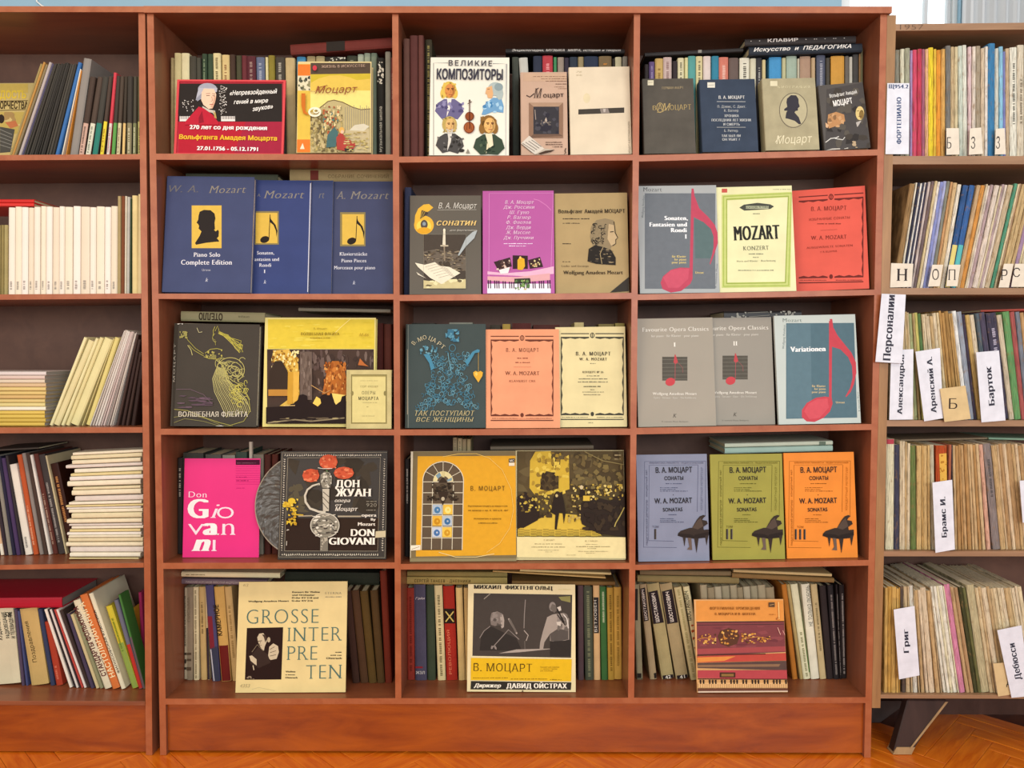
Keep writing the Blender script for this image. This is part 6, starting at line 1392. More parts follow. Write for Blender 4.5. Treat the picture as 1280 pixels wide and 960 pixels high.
# ---- fourth shelf, left bay
K(205, 550, 6.193)
it = [R('4a1830', 556, 152, 742, 192)] + [L('c0206c', 3, [(556, 205+i*17), (740-(i > 8)*60, 205+i*17)]) for i in range(9)] + [D('a01858', 560, 640, 290, 10), D('a01858', 560, 655, 318, 10), D('c0206c', 560, 630, 375, 8), D('8a5a6a', 565, 720, 180, 7),
      T('f4dce4', 'Don', 192, 334, 444, 46, 's'), T('f6ece8', 'G', 182, 345, 606, 150, 'sB'), T('f4dce4', 'i', 358, 430, 606, 118, 'si'), T('f4dce4', 'o', 410, 540, 608, 138, 'l'), T('f4dce4', 'v', 186, 308, 738, 140, 'sl'), T('f6ece8', 'a', 300, 428, 736, 140, 'sB'), T('f4dce4', 'n', 440, 555, 738, 140, 's'), T('f6ece8', 'n', 212, 362, 862, 140, 'sBi'), T('f4dce4', 'ı', 366, 410, 864, 142, 's')]
cover('booklet', 'bright pink opera booklet with large white letters', 'booklet', 'A', 4, 227.8, 323.2, (230, 572.8), (325, 573.2), .054, .054, .028, .004, 'e0307c', it, 'gloss', 'thin', page='e8d8dc')
K(335, 550, 6.193)
r = random.Random(44)
bord = []
for i in range(46):
    x = 128+i*16.4
    for y in (116, 885):
        k = (-22 if y > 500 else 0)
        bord.append(P('d0c6b0', [(x+k, y+r.uniform(6, 12)), (x+k+r.uniform(4, 8), y-r.uniform(6, 11)), (x+k+r.uniform(10, 14), y+r.uniform(2, 10))]))
for i in range(40):
    y = 145+i*18
    for x0 in (132-(i*.55), 905-(i*.4)):
        bord.append(P('c8beaa', [(x0-r.uniform(6, 12), y), (x0+r.uniform(4, 9), y+r.uniform(1, 5)), (x0-r.uniform(0, 4), y+r.uniform(8, 13))]))
def rose(cx, cy, rx, ry, sd):
    rr = random.Random(sd)
    return [E('c8583a', cx, cy, rx, ry, 12), BL('e08058 d06844 b04a30', cx-rx*.85, cy-ry*.85, cx+rx*.85, cy+ry*.85, 16, rx*.38, sd, ry*.35)]
hilt = [L('c8c0ac', 17, '405,340 350,355 310,385 290,430 295,480 330,530 400,555 450,560'), L('4a433c', 5, '400,345 352,362 316,390 300,432 306,476 340,520 400,545'), P('8a8474', '410,270 440,245 480,250 500,290 495,340 470,375 425,370 410,330'), BL('d0cab8 5a544a', 415, 255, 495, 368, 26, 16, 3), P('c0b8a4', '425,378 478,378 475,550 430,550'), L('5a544a', 6, '430,400 476,440'), L('5a544a', 6, '428,440 476,490'), L('5a544a', 6, '428,485 470,535'), E('8a8474', 445, 660, 112, 96, 24), BL('e0dac8 4a433c c0b8a4', 345, 575, 545, 745, 60, 26, 8, 12), O('c8c2b0', 7, 445, 660, 110, 94, 26), O('6a6458', 6, 445, 665, 75, 62, 20), P('7a7466', '410,745 470,745 468,860 408,860'), BL('b0a894', 412, 750, 466, 855, 14, 14, 9), L('a89c84', 9, '240,588 350,585'), L('a89c84', 11, '545,590 725,590')]
it = [BL('453d32 3c352c', 160, 140, 860, 570, 20, 130, 6), BL('5a5240', 155, 340, 330, 560, 14, 60, 7), R('33261f', 138, 605, 425, 855), R('35281f', 470, 605, 860, 855), L('a89c84', 3, '118,100 925,95 905,910 85,905 112,95'), L('a89c84', 3, '155,138 870,135 850,860 128,858 155,136')] + bord + rose(335, 275, 66, 52, 1) + rose(470, 170, 72, 58, 2) + rose(590, 255, 78, 48, 3) + [L('d8d0c0', 5, '390,215 430,222 500,220'), P('5a6a4a', '455,225 470,240 465,250 450,245')] + hilt + \
     [BL('d8b838 c8a030 e8cc58', 110, 455, 240, 520, 20, 22, 5), E('d8b838', 190, 470, 28, 22), BL('d8b838 b89028', 150, 520, 230, 660, 22, 22, 6), L('c8a838', 10, '200,575 280,580'), P('c8a838', '175,640 205,630 185,665'), P('c8bc98', '838,705 918,700 914,750 834,755'),
      T('efe8d8', 'ДОН', 526, 716, 366, 54, 'sB'), T('efe8d8', 'ЖУАН', 526, 804, 436, 56, 'sB'), T('e0d8c8', 'опера', 522, 642, 480, 24, 'sbi'), T('e0d8c8', 'от', 526, 582, 512, 20, 'sbi'), T('e0d8c8', 'Моцарт', 522, 700, 548, 30, 'sbi'), D('8a8474', 765, 845, 478, 9), T('8a8474', '920', 765, 845, 515, 26, ''), D('8a8474', 765, 840, 545, 9), T('e0d8c8', 'opera', 728, 844, 592, 24, 'sB'), T('e0d8c8', 'By', 798, 838, 622, 18, 'sB'), T('e0d8c8', 'Mozart', 698, 836, 662, 26, 'sB'), T('efe8d8', 'DON', 645, 832, 742, 54, 'sB'), T('efe8d8', 'GIOVANI', 476, 834, 808, 54, 'sB'), L('c8c0b0', 5, '152,780 150,815'), BL('c8c0b0', 140, 690, 170, 708, 6, 8, 9)]
rose_sleeve = cover('record_sleeve', 'dark record sleeve with three red roses on a sword hilt', 'record sleeve', 'A', 4, 347, 482.6, (353.2, 565), (486.4, 563.8), .026, .026, .05, .009, '3a332c', it, 'gloss', 'sleeve')
# the record half out of its sleeve
def vinyl(sl):
    Ms = sl.matrix_world; o = Ms.translation; ex, ey, ez = (Ms.col[i].to_3d() for i in range(3))
    d = ray(383, 631); C0 = CAM+d*((o-CAM).dot(ey)/d.dot(ey)); d = ray(318.6, 631); E0 = CAM+d*((o-CAM).dot(ey)/d.dot(ey))
    R_ = (C0-E0).length; C0 = C0+ey*.0046
    t = thing('vinyl_record', 'black record in a crinkled clear cover, half out behind the rose sleeve', 'record', frame(ex, ey, ez, C0-ez*R_))
    bm = bmesh.new(); n = 120; rr = random.Random(8)
    rad = [R_*x for x in (.05, .3, .5, .62, .7, .76, .82, .87, .91, .95, .985, 1.0)]
    vs = []
    for k, a in enumerate(rad):
        ring = []
        for i in range(n):
            th_ = 2*PI*i/n
            cr_ = 0 if k in (0, len(rad)-1) else .0009*math.sin(th_*29+k*2.1+3*math.sin(th_*5))*math.sin(k*1.9+th_*7)+rr.uniform(-.0007, .0007)
            ring.append(bm.verts.new((a*math.cos(th_), -.001+cr_, R_+a*math.sin(th_))))
        vs.append(ring)
    for A, B in zip(vs, vs[1:]):
        for i in range(n): bm.faces.new((A[i], A[(i+1) % n], B[(i+1) % n], B[i]))
    back = [bm.verts.new((R_*math.cos(2*PI*i/n), .0012, R_+R_*math.sin(2*PI*i/n))) for i in range(n)]
    for i in range(n): bm.faces.new((vs[-1][i], vs[-1][(i+1) % n], back[(i+1) % n], back[i]))
    bm.faces.new(back)
    bmesh.ops.recalc_face_normals(bm, faces=bm.faces)
    me = bpy.data.meshes.new('disc'); bm.to_mesh(me); bm.free(); me.materials.append(M['vinyl'])
    o = bpy.data.objects.new('disc', me); COL.objects.link(o); o.parent = t
    b = MB(); c = lin('9a8e7c')
    for i in range(n):
        a0, a1 = 2*PI*i/n, 2*PI*(i+1)/n
        f = lambda a, r_, y: (r_*math.cos(a), y, R_+r_*math.sin(a))
        b.quadbox([f(a0, R_*.99, .0014), f(a1, R_*.99, .0014), f(a1, R_*1.008, .0014), f(a0, R_*1.008, .0014), f(a0, R_*.99, -.0014), f(a1, R_*.99, -.0014), f(a1, R_*1.008, -.0014), f(a0, R_*1.008, -.0014)], c)
    b.build('cover_rim', M['paper'], t)
vinyl(rose_sleeve)
# ---- fourth shelf, middle bay
K(505, 550, 6.193)
it = [P('7a6c4c', '45,92 875,86 875,915 42,915'), R('8a7c5c', 872, 120, 873, 121)[:0] or P('d8a02c', '106,126 872,122 872,890 92,902'), P('d8cfb4', '47,90 70,90 52,912 45,912'),
      P('5f5140', [(148, 310), (158, 262), (180, 220), (215, 188), (255, 170), (303, 163), (350, 170), (392, 188), (428, 222), (452, 262), (460, 310), (448, 850), (136, 850)])]
AC = lambda c, w, rx, ry: L(c, w, [(303+rx*math.cos(math.radians(a)), 320-ry*math.sin(math.radians(a))) for a in range(0, 181, 12)])
it += [AC('d8d0b4', 6, 158, 152), AC('3a3024', 3, 150, 144), E('d8cc98', 303, 320, 78, 78, 20, 0, 180), E('5f5140', 303, 322, 46, 44, 16, 0, 180), P('7a94a0', '245,275 275,250 290,275 262,300'), P('7a94a0', '330,310 370,290 372,312 340,322'), P('c8bc88', '290,245 320,245 312,290 296,290')] + \
      [L('d8d0b4', 4, [(303+78*math.cos(math.radians(a)), 320-78*math.sin(math.radians(a))), (303+152*math.cos(math.radians(a)), 320-148*math.sin(math.radians(a)))]) for a in (30, 60, 90, 120, 150)] + \
      [L('d8d0b4', 5, [(148-i*.9, y), (458-i*.6, y)]) for i, y in enumerate((324, 408, 496, 584, 672, 758))] + [L('d8d0b4', 5, [(222-0, 324), (212, 850)]), L('d8d0b4', 5, [(300, 496), (290, 850)]), L('d8d0b4', 5, [(384, 324), (372, 850)]), L('3a3024', 5, '136,850 448,850'), L('d8d0b4', 6, '146,310 134,850'), L('d8d0b4', 6, '461,310 450,850')]
for a, b_, c1, c2 in ((258, 538, 'a8b8c4', '4a78a0'), (340, 538, 'e0b848', 'f0d880'), (256, 626, 'e0b040', 'c08820'), (336, 626, 'b0bcc4', '3f6c98'), (254, 714, 'c0c8d0', '4a70a0'), (334, 714, 'e8c050', 'c8942c')):
    it += [R(c1, a-36, b_-38, a+36, b_+38), E(c2, a, b_+4, 24, 26, 14), E(c1, a+2, b_+2, 7, 8, 8)]
it += [BL('3c3024 2e261e 4c3f30', 215, 330, 390, 420, 46, 24, 5), P('3a2e24', '265,330 302,285 340,330'), BL('3c3024 2e261e', 180, 430, 425, 470, 34, 20, 6), P('3a2e24', '260,400 300,505 350,400'), E('b8ac90', 302, 455, 14, 16, 8),
      P('3a3430', '812,145 858,143 858,172 812,174'), R('e0d8c0', 812, 176, 856, 200), T('d8d0c0', 'МС', 818, 852, 168, 16, 'b'), T('4a3818', 'В. МОЦАРТ', 516, 780, 392, 34, 'k'), T('6a5018', 'Фортепианные концерты до мажор и соль', 496, 802, 516, 11, 'b'), T('6a5018', 'ля мажор с ор. K. 503 и K. 467', 496, 806, 550, 11, 'b'), T('6a5018', 'Исполнитель и оркестр', 542, 752, 614, 11, 'b'), D('6a5018', 575, 725, 646, 9), L('e8c468', 4, '300,130 420,108 560,106 660,140 760,230 830,380 848,540 820,680 740,800 640,870'), L('e0cc90', 5, '270,868 400,905 560,905 700,880'), P('e8e0c8', '52,815 128,812 128,850 50,855'), L('8a8068', 4, '60,845 120,825')]
cover('record_sleeve', 'orange-yellow record sleeve with an arched stained-glass window', 'record sleeve', 'B', 4, 512.4, 645.6, (514.8, 564.5), (646, 563.7), .018, .02, .045, .006, '8a7c58', it, 'gloss', 'sleeve')
K(640, 550, 6.193)
fl_ = []
for i in range(9):
    y = 690+i*7
    for k in range(7): fl_.append(P('3a2e22', [(50+k*95+(i % 2)*45, y), (95+k*95+(i % 2)*45, y), (92+k*95+(i % 2)*45, y+4), (48+k*95+(i % 2)*45, y+4)]))
it = [P('57492f', '38,84 878,82 878,752 38,748'), BL('5c4e34 4c3f2a 66583a', 45, 90, 870, 400, 50, 90, 2), P('c8a83c', '135,370 140,160 180,90 300,85 310,200 370,230 375,150 440,150 445,380 330,420 180,430'), BL('d8bc50 a88a34 8a7030', 140, 95, 440, 420, 60, 34, 3), P('4a3c28', '215,380 235,290 265,240 310,250 360,300 360,375 280,395'), BL('3a2e20 55462c', 220, 250, 360, 385, 30, 34, 4), BL('6a5a38 7a6a40', 450, 110, 860, 380, 60, 40, 5),
      P('d0b044', '45,690 230,600 300,560 500,580 640,690 700,745 45,745')] + fl_ + [P('302620', '40,440 100,400 170,440 210,560 200,620 90,680 40,680'), BL('a89038 c8b050 5a4a2c', 60, 410, 330, 560, 60, 20, 7), BL('3a2e24 4a3c28', 200, 540, 310, 600, 14, 26, 8), P('2e251f', '300,560 320,450 350,405 385,410 400,470 415,560 400,650 390,560 365,560 345,690 330,690 335,580'), E('3a2e24', 352, 420, 22, 24), E('c8b478', 345, 430, 10, 12),
      P('322821', '500,520 560,470 640,440 760,470 878,400 878,752 660,720 540,650 520,580'), BL('c0a448 8a7434 d8c478 3a2e22', 450, 340, 860, 470, 90, 18, 9), BL('b8a058 4a3c28', 430, 420, 530, 640, 44, 18, 10), BL('302620 3f3326', 540, 480, 870, 700, 50, 44, 11), L('b0a058', 8, '865,520 835,580 800,640 790,670'), E('c8b890', 535, 365, 14, 16), P('2e251f', '515,440 530,380 560,385 570,440'), R('d0b044', 548, 430, 600, 470), L('8a7c50', 6, '560,90 700,160 860,190'), D('a89870', 790, 840, 122, 14), D('a89870', 790, 840, 150, 10),
      P('e2d49c', '38,748 878,752 878,915 38,905'), T('8a7c54', 'В. МОЦАРТ', 245, 330, 778, 10, 's'), T('8a7c54', 'И. ГАЙДН', 562, 660, 785, 10, 's'), D('8a7c54', 175, 385, 806, 9), D('8a7c54', 150, 410, 830, 9), D('a0926a', 200, 360, 853, 7), D('a0926a', 255, 310, 866, 6), D('a0926a', 570, 660, 808, 7), D('8a7c54', 495, 755, 826, 8), D('a0926a', 580, 650, 840, 7), D('a0926a', 510, 740, 862, 7), D('a0926a', 570, 640, 875, 6), D('a0926a', 420, 490, 890, 6)]
cover('record_sleeve', 'dark sepia record sleeve of a crowded ballroom above a cream strip', 'record sleeve', 'B', 4, 645.4, 781.4, (645.6, 563), (781.6, 563), .03, .03, .045, .005, 'd8ca94', it, 'gloss', 'sleeve')
# ---- fourth shelf, right bay: three sonata albums
def sonata(X, k, num, c, ink, sh, lab, bl, br, tl, tr, Y):
    """X, k: offset and scale of the design in 4x pixels"""
    x = lambda v: X+v*k
    y_ = lambda v, u=0: v
    pn = lambda L_: [(x(a), b_) for a, b_ in L_]
    it = [L(ink, 2, pn([(20, 620), (25, 186), (330, 184)])), L(ink, 2, pn([(45, 585), (48, 205), (290, 203)])), L(ink, 2, pn([(330, 184), (328, 460)])), L(ink, 2, pn([(292, 203), (288, 440)])), L(ink, 2, pn([(45, 585), (170, 588)])), L(ink, 2, pn([(20, 618), (185, 620)])),
          ('t', ink, 'педагогический репертуар · концертный зал', q(x(40), 608), q(x(38), 230), 9/TR[2], ''), T(sh, 'БИБЛИОТЕКА ПИАНИСТА · ПЕДАГОГИЧЕСКИЙ', x(50), x(318), 196, 7, 'b'), V(sh, 'КОНЦЕРТНЫЙ РЕПЕРТУАР', x(314), 430, x(316), 215, 9, ''),
          T('2c2a2c', 'В. А. МОЦАРТ', x(80), x(262), 243, 26, 'b', 240), T('2c2a2c', 'СОНАТЫ', x(124), x(218), 280, 18, 'b', 278), D(ink, x(130), x(212), 300, 6), D(ink, x(102), x(190), 320, 5), D(ink, x(102), x(180), 329, 5), D(ink, x(102), x(240), 337, 5), E('2c2a2c', x(168), 354, 2, 3, 6),
          T('2c2a2c', 'W. A. MOZART', x(74), x(262), 398, 26, 'b', 394), T('2c2a2c', 'SONATAS', x(116), x(214), 438, 18, 'b', 436), D(ink, x(144), x(184), 456, 5), D(ink, x(102), x(170), 476, 5), D(ink, x(102), x(180), 485, 5), D(ink, x(102), x(220), 493, 5), T(ink, 'ТОМ', x(62), x(94), 520, 10, '')]
    n = len(num)
    for i in range(n):
        a = 78-(n-1)*11+i*22
        it.append(R('34302e', x(a-5), 526, x(a+5), 578))
        it.append(R('6a625c', x(a+2), 526, x(a+5), 578))
    pk = '3a312c'
    it += [P(pk, pn([(205, 535), (250, 520), (262, 520), (285, 480), (300, 462), (318, 455), (330, 460), (318, 470), (312, 480), (335, 485), (340, 500), (318, 515), (320, 530), (345, 528), (346, 555), (330, 570), (270, 575), (215, 565), (190, 560), (192, 548)])),
           P('54473e', pn([(262, 520), (290, 482), (305, 470), (310, 485), (318, 512), (290, 528)])), P('2e2724', pn([(192, 548), (250, 552), (275, 562), (270, 575), (215, 568), (190, 560)])), P('2e2724', pn([(275, 555), (345, 540), (345, 556), (330, 570), (272, 576)])),
           P(pk, pn([(215, 566), (230, 568), (224, 615)])), P(pk, pn([(326, 560), (344, 556), (334, 610)])), P(pk, pn([(272, 572), (294, 574), (284, 648)])), P('6a5a50', pn([(240, 570), (258, 572), (262, 632), (236, 630), (248, 615)]))]
    cover('album', lab, 'sheet music', 'C', 4, bl, br, tl, tr, Y, Y, .028, .007, c, it, 'card', 'thin', page='e8e2d0')
K(790, 530, 4)
sonata(38, 1.0, 'I', '848a9e', '4c5068', '6a7088', 'greyish blue sonata album with a grand piano, fourth shelf', 798, 886.6, (800.6, 567.6), (889.6, 567.4), .022)
sonata(408, 1.0, 'II', '9a9544', '5a5824', '7a7734', 'olive green sonata album with a grand piano, fourth shelf', 890.4, 981.6, (892.6, 567.2), (982.4, 567), .024)
sonata(762, 1.0, 'III', 'e58a35', '8a5018', 'b06a22', 'bright orange sonata album with a grand piano, fourth shelf', 983, 1073, (983.6, 566.2), (1070.2, 565), .026)
# ---- bottom shelf
K(290, 715, 6)
gc = '4f6e66'
it = [T('3a3228', 'Wolfgang Amadeus Mozart', 122, 428, 226, 11, 'B', 222), T('3a3228', 'Konzert für Violine', 452, 660, 156, 11, 'B', 155), T('3a3228', 'und Orchester', 452, 622, 178, 11, 'B'), T('3a3228', 'D-dur KV 218 und', 450, 648, 199, 11, 'B'), T('3a3228', 'G-dur KV 216', 448, 606, 221, 11, 'B'), T('8a8068', 'ETERNA', 700, 822, 166, 16, 'sk'), D('8a8068', 700, 820, 190, 9),
      T(gc, 'GROSSE', 110, 650, 390, 108, 'sl', 384), T(gc, 'INTER', 415, 825, 522, 106, 'sl', 516), T(gc, 'PRE', 410, 640, 662, 106, 'sl', 660), T(gc, 'TEN', 555, 825, 804, 106, 'sl', 800),
      P('2c1e1a', '112,420 384,414 370,806 97,808'), P('c8b898', '190,490 205,462 235,458 252,480 262,520 245,560 240,590 222,575 205,545 195,520'), L('3a2a22', 5, '195,520 225,515'), L('6a5848', 4, '215,525 205,545 222,550'), E('b8a888', 276, 508, 12, 20), P('4a3a30', '225,468 250,470 262,500 250,530 240,490'), P('c8b898', '270,640 280,560 310,535 345,555 352,600 335,650 290,660'), L('5a4a3c', 4, '285,580 320,560'), L('5a4a3c', 4, '285,605 330,590'), L('5a4a3c', 4, '285,630 330,620'), P('3a2c26', '130,640 200,560 270,620 290,680 200,720 140,690'), P('c8b898', '130,630 150,625 185,655 185,700 170,690 140,665'), L('c8b898', 7, '158,700 165,735'), BL('8a7a64', 110, 780, 170, 804, 6, 12, 3), L('8a7a60', 4, '150,600 190,545 235,590'),
      T('3a3228', 'Igor', 775, 822, 605, 12, 'B'), T('3a3228', 'David', 738, 822, 628, 12, 'B'), T('3a3228', 'Oistrach', 706, 824, 652, 12, 'B'), T('3a3228', 'Violine', 402, 476, 752, 11, 'B'), T('3a3228', 'Dawid', 402, 476, 774, 11, 'B'), T('3a3228', 'Oistrach', 400, 492, 797, 11, 'B'), T('a8986c', '413', 82, 122, 110, 22, 'i'), T('a8986c', '4353', 60, 135, 865, 24, 'i'), L('c8b888', 3, '150,880 200,865 320,890')]
it = [i for i in it if not (i[0] == 't' and i[2] in ('Igor', 'David', 'Dawid'))] + [D('3a3228', 775, 822, 605, 11), D('3a3228', 738, 822, 628, 11), D('3a3228', 402, 476, 774, 10)]
cover('record_sleeve', 'cream record sleeve with large green capitals and a small violinist photo', 'record sleeve', 'A', 5, 294.7, 431.3, (300, 728.4), (436, 726.8), .035, .035, .05, .006, 'e0cb8e', it, 'card', 'sleeve')
K(575, 715, 5.689)
it = [P('47403a', '98,148 798,160 790,612 88,598'), P('7a7068', '215,330 225,290 265,278 300,295 315,340 310,390 295,400 285,370 250,385 220,375'), P('a89c90', '285,320 305,300 315,340 312,392 296,402'), BL('8a8078 57504a', 220, 285, 300, 380, 12, 20, 3), P('35302c', '140,560 150,450 210,385 240,395 330,440 400,470 440,560'), L('8a8078', 5, '140,470 170,420 215,385'), L('a89c90', 11, '345,330 405,440'), L('6a625a', 14, '352,335 400,430'), L('8a8078', 6, '225,545 345,410 420,480'), BL('8a8078', 220, 525, 260, 555, 6, 14, 4), L('8a8078', 6, '465,195 458,300 455,400'), L('a89c90', 6, '455,415 485,450 470,490'), L('6a625a', 5, '460,490 462,570'), P('a89c90', '275,580 400,552 540,548 680,545 560,558 420,572'),
      E('8a8078', 658, 245, 24, 34), P('6a625a', '640,260 655,225 680,235 690,270 670,290'), P('a09488', '565,555 570,500 590,420 620,320 660,300 740,290 775,330 775,480 700,500 640,490 640,440 600,500 590,555'), P('57504a', '640,440 700,400 770,420 770,480 690,496 645,490'), BL('8a8078 6a625a 7a7068', 690, 290, 770, 420, 16, 30, 6), P('c8beb0', '690,250 715,240 720,270 700,280'), L('d8d0c4', 7, '735,300 760,330 770,400'), L('3a342f', 8, '690,300 750,380'), L('2a2522', 10, '690,260 740,360'), P('c8beb0', '685,355 720,350 715,385 690,375'), P('35302c', '640,495 785,485 785,600 640,600'), L('9a9080', 6, '170,190 215,152'), P('8a8450', '700,175 785,168 785,215 720,200'),
      P('dfb424', '78,612 795,622 790,780 76,772'), P('34302a', '78,778 792,788 788,842 75,838'), R('e8dcae', 80, 602, 792, 608)[:0] or L('e8dcae', 6, '80,604 795,616'), T('34302a', 'МИХАИЛ  ФИХТЕНГОЛЬЦ', 98, 658, 116, 26, 'sB', 126), D('c8b880', 700, 790, 124, 6), T('5a4418', 'В. МОЦАРТ', 96, 512, 706, 54, 's', 712), T('8a6a1c', 'Концерт для скрипки', 572, 705, 682, 9, ''), T('8a6a1c', 'с оркестром', 572, 690, 695, 9, ''), T('8a6a1c', 'ре мажор', 572, 660, 708, 9, ''), D('8a6a1c', 92, 340, 758, 8), D('8a6a1c', 362, 620, 766, 8), D('8a6a1c', 640, 720, 770, 8), T('f0e8d4', 'Дирижер', 98, 292, 822, 26, 'sBi', 824), T('f0e8d4', 'ДАВИД ОЙСТРАХ', 330, 762, 828, 32, 'sB', 830), E('5a4a38', 445, 850, 6, 6, 8)]
cover('record_sleeve', 'record sleeve with a dark photo of two musicians over a yellow band', 'record sleeve', 'B', 5, 583.4, 720, (588.6, 728.8), (721.6, 731), .035, .035, .05, .006, 'e2d2a2', it, 'card', 'sleeve')
K(860, 705, 5.565)
r = random.Random(3)
def orn(cx, cy, rx, ry, sd, n=26):
    return [BL('c8883c d8a050 a86a30 e0b468 5a3a28', cx-rx, cy-ry, cx+rx, cy+ry, n, 15, sd, 13)]
kk = [R('dcb078', 66, 822, 690, 858)] + [R('2e2420', 80+i*21.2, 804, 91+i*21.2, 832) for i in range(29) if i % 7 not in (2, 6)] + [L('8a6440', 1.6, [(70+i*15.2, 832), (70+i*15.2, 858)]) for i in range(41)]
it = [P('dc9348', '56,255 676,252 678,396 56,396'), P('7c4244', '60,408 684,402 686,612 64,640'), P('a04c4c', '62,590 684,572 684,606 64,628'), L('3c2826', 7, '58,405 684,399'), L('4a3030', 4, '62,425 684,418'), BL('8a4a4c 6e3a3e', 66, 430, 680, 580, 24, 70, 4, 20)] + [P('5a3a2c', '205,505 225,465 280,445 335,460 360,500 340,555 280,575 225,555')] + orn(282, 510, 62, 50, 1, 40) + orn(135, 520, 60, 36, 2) + orn(425, 515, 55, 36, 3) + orn(520, 522, 50, 22, 5, 16) + [L('c8883c', 4, '65,525 110,510 190,520'), L('c8883c', 4, '370,520 480,505 575,522'),
      P('b84c40', '62,640 684,618 686,670 64,685'), P('d88a44', '62,648 330,640 250,672 64,682'), L('4a2a26', 7, '62,634 538,624'), P('5a4640', '64,688 688,672 688,738 66,722'), P('8a6a50', '66,700 640,694 630,712 66,716'), P('b0484c', '66,738 688,736 688,800 66,792'), R('4a3026', 218, 752, 328, 788), R('8a6a3c', 230, 762, 316, 780), L('3a2420', 6, '66,798 690,800')] + kk + [P('6a4434', '66,862 690,862 690,880 66,882'), P('d8c0a8', '68,882 690,878 690,886 68,892'),
      T('7a4c1c', 'ФОРТЕПИАННЫЕ ПРОИЗВЕДЕНИЯ', 150, 498, 316, 18, 'sb'), T('6a3c14', 'В. МОЦАРТА И Ф. ШОПЕНА', 185, 468, 354, 16, 'sb'), R('5a4430', 558, 265, 600, 298), L('c8a068', 3, '565,285 594,278'), D('9a6028', 560, 605, 352, 7), L('f0c078', 8, '625,262 630,380'), L('e8b8a0', 4, '620,440 640,490'), L('e0a898', 4, '655,460 670,490'), T('8a4c2c', 'C', 610, 636, 390, 20, 's')]
cover('record_sleeve', 'small record sleeve printed as an old red keyboard instrument, bottom shelf', 'record sleeve', 'C', 5, 872, 984, (869.4, 750), (982, 749.2), .03, .03, .045, .006, 'd8a468', it, 'gloss', 'sleeve')
# the pencilled year on the old bookcase, and a red strip of books seen at the left: a face-on children's book
K(0, 0, 4.573)
it = [R('d6b860', 0, 478, 160, 530), T('e8c848', 'ДОСТЬ', 0, 150, 562, 42, 'B'), T('4a3c28', 'ОРЧЕСТВА', 0, 160, 622, 40, 'B'), L('5a4a30', 4, '0,578 160,575'), L('5a4a30', 4, '0,632 158,626'), P('c8b060', '0,640 150,640 120,760 0,780'), BL('b0905c d8c080', 0, 640, 140, 720, 10, 30, 3), E('3a302a', 8, 680, 18, 26), P('c87a50', '30,700 90,690 105,720 60,735'), P('56544e', '0,725 85,740 60,870 0,875')] + [L('8a8880', 4, [(0, 740+i*22), (70, 770+i*20)]) for i in range(5)]
cover('book', 'yellow children\'s book standing face-on at far left, top shelf', 'book', 'L', 1, -70, 40.5, (-70, 104), (41, 104), .248, .248, .02, .01, 'cfb878', it, 'gloss', group='books on the left bookcase top shelf')

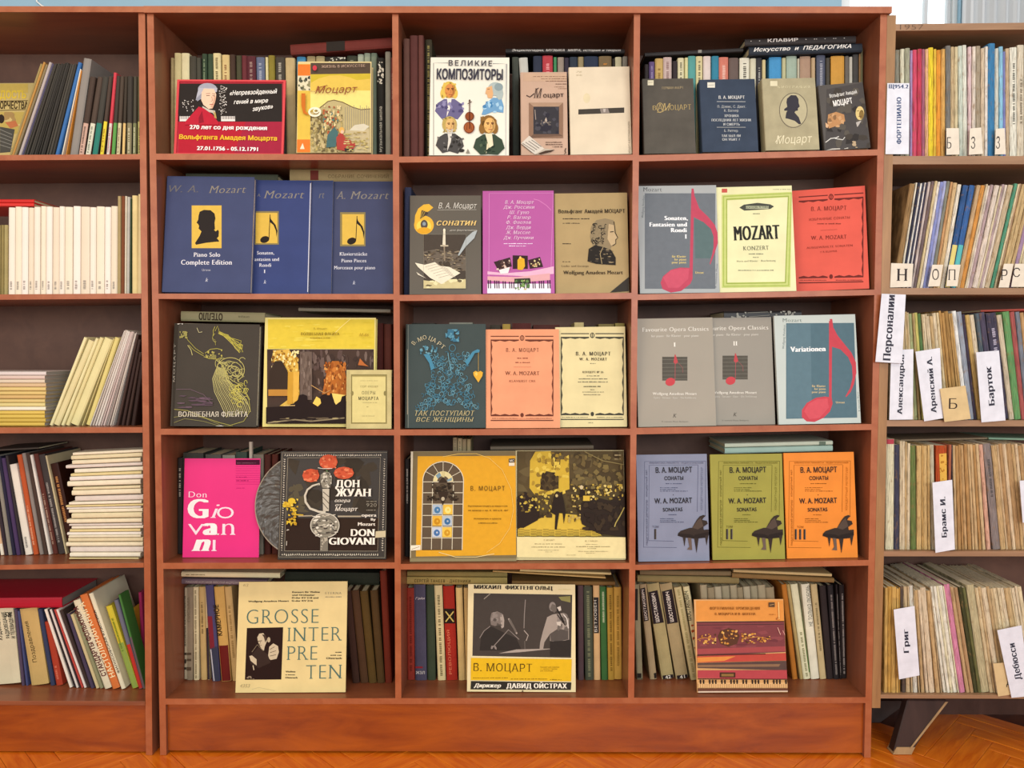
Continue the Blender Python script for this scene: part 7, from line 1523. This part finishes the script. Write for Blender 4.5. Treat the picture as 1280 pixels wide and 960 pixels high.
# ================================================================== settle things so that nothing cuts into its neighbour
def settle():
    from mathutils.bvhtree import BVHTree
    bpy.context.view_layer.update()
    geo = {}
    for o in bpy.data.objects:
        if o.parent is None and 'label' in o and (o.name.split('.')[0] != 'curtain'):
            vs, fs, st = [], [], list(o.children)
            inv = o.matrix_world.inverted()
            while st:
                x = st.pop(); st += list(x.children)
                if x.type == 'MESH' and x.name.split('.')[0] not in ('lettering', 'cover_print', 'spine_label', 'spine_panel'):
                    k = len(vs); m = inv@x.matrix_world
                    vs += [m@v.co for v in x.data.vertices]; fs += [[k+i for i in p.vertices] for p in x.data.polygons]
            if vs: geo[o.name] = (vs, fs)
    cache = {}
    def get(n):
        if n not in cache:
            o = bpy.data.objects[n]; m = MAT.get(n) or o.matrix_world.copy(); MAT[n] = m
            w = [m@v for v in geo[n][0]]
            cache[n] = ([min(v[i] for v in w) for i in range(3)], [max(v[i] for v in w) for i in range(3)], BVHTree.FromPolygons(w, geo[n][1]))
        return cache[n]
    MAT = {}; names = list(geo); step = {}
    def kind(n):
        if n.startswith('bookcase'): return 'case'
        if n.startswith('paper_sign') or n.startswith('vinyl'): return 'skip'
        if n in FACE: return 'face'
        return 'lying' if abs(MAT[n].col[2].z) < .6*MAT[n].col[2].to_3d().length else 'row'
    def change(n, m):
        MAT[n] = m; cache.pop(n, None); step[n] = step.get(n, 0)+1
    for it in range(34):
        for n in names: get(n)
        order = sorted(names, key=lambda n: get(n)[0][0]); pairs = []; act = []
        for n in order:
            lo, hi, t = get(n)
            act = [a for a in act if get(a)[1][0] > lo[0]]
            for a in act:
                l2, h2, t2 = get(a)
                if all(lo[k] < h2[k] and l2[k] < hi[k] for k in (1, 2)): pairs.append((a, n))
            act.append(n)
        done = True; moved = set()
        for a, b in pairs:
            ka, kb = kind(a), kind(b)
            if 'skip' in (ka, kb) or a in moved or b in moved: continue
            if not get(a)[2].overlap(get(b)[2]): continue
            if kb == 'case' or (kb == 'row' and ka == 'lying') or (kb == 'face' and ka in ('row', 'lying')): a, b, ka, kb = b, a, kb, ka
            if ka == 'case':
                X = (get(b)[0][0]+get(b)[1][0])/2; near = min((.009, (d1a+d1b)/2, (d2a+d2b)/2, 2.06, lx0+.02, rx0+.01), key=lambda u: abs(u-X))
                if kb != 'face' and step.get(b, 0) % 2 == 0: m = Matrix.Translation((.0022 if X > near else -.0022, 0, 0))@MAT[b]
                elif kb == 'lying': m = MAT[b]@Matrix.Diagonal((.94, 1, .997, 1))
                else: m = Matrix.Translation((0, 0, .0006))@MAT[b]@Matrix.Diagonal((1, 1, .997, 1))
                n = b
            elif ka == 'row' and kb == 'lying': n = a; m = MAT[a]@Matrix.Diagonal((1, 1, .985, 1))
            elif ka == 'face' and kb in ('row', 'lying'): n = b; m = Matrix.Translation((0, .004, 0))@MAT[b]@Matrix.Diagonal((1, .97, 1, 1))
            elif ka == 'face':
                n = a if MAT[a].translation.y > MAT[b].translation.y else b; m = Matrix.Translation((0, .0025, 0))@MAT[n]
            elif ka == 'lying':
                n = a if MAT[a].translation.z > MAT[b].translation.z else b; m = MAT[n]@Matrix.Diagonal((.9, 1, 1, 1))
            else:
                n = a if MAT[a].translation.x < MAT[b].translation.x else b; m = MAT[n]@Matrix.Diagonal((.93, 1, 1, 1))
            if step.get(n, 0) > 22: continue
            change(n, m); moved.add(n); done = False
        if done: break
    for n in step: bpy.data.objects[n].matrix_world = MAT[n]
settle()
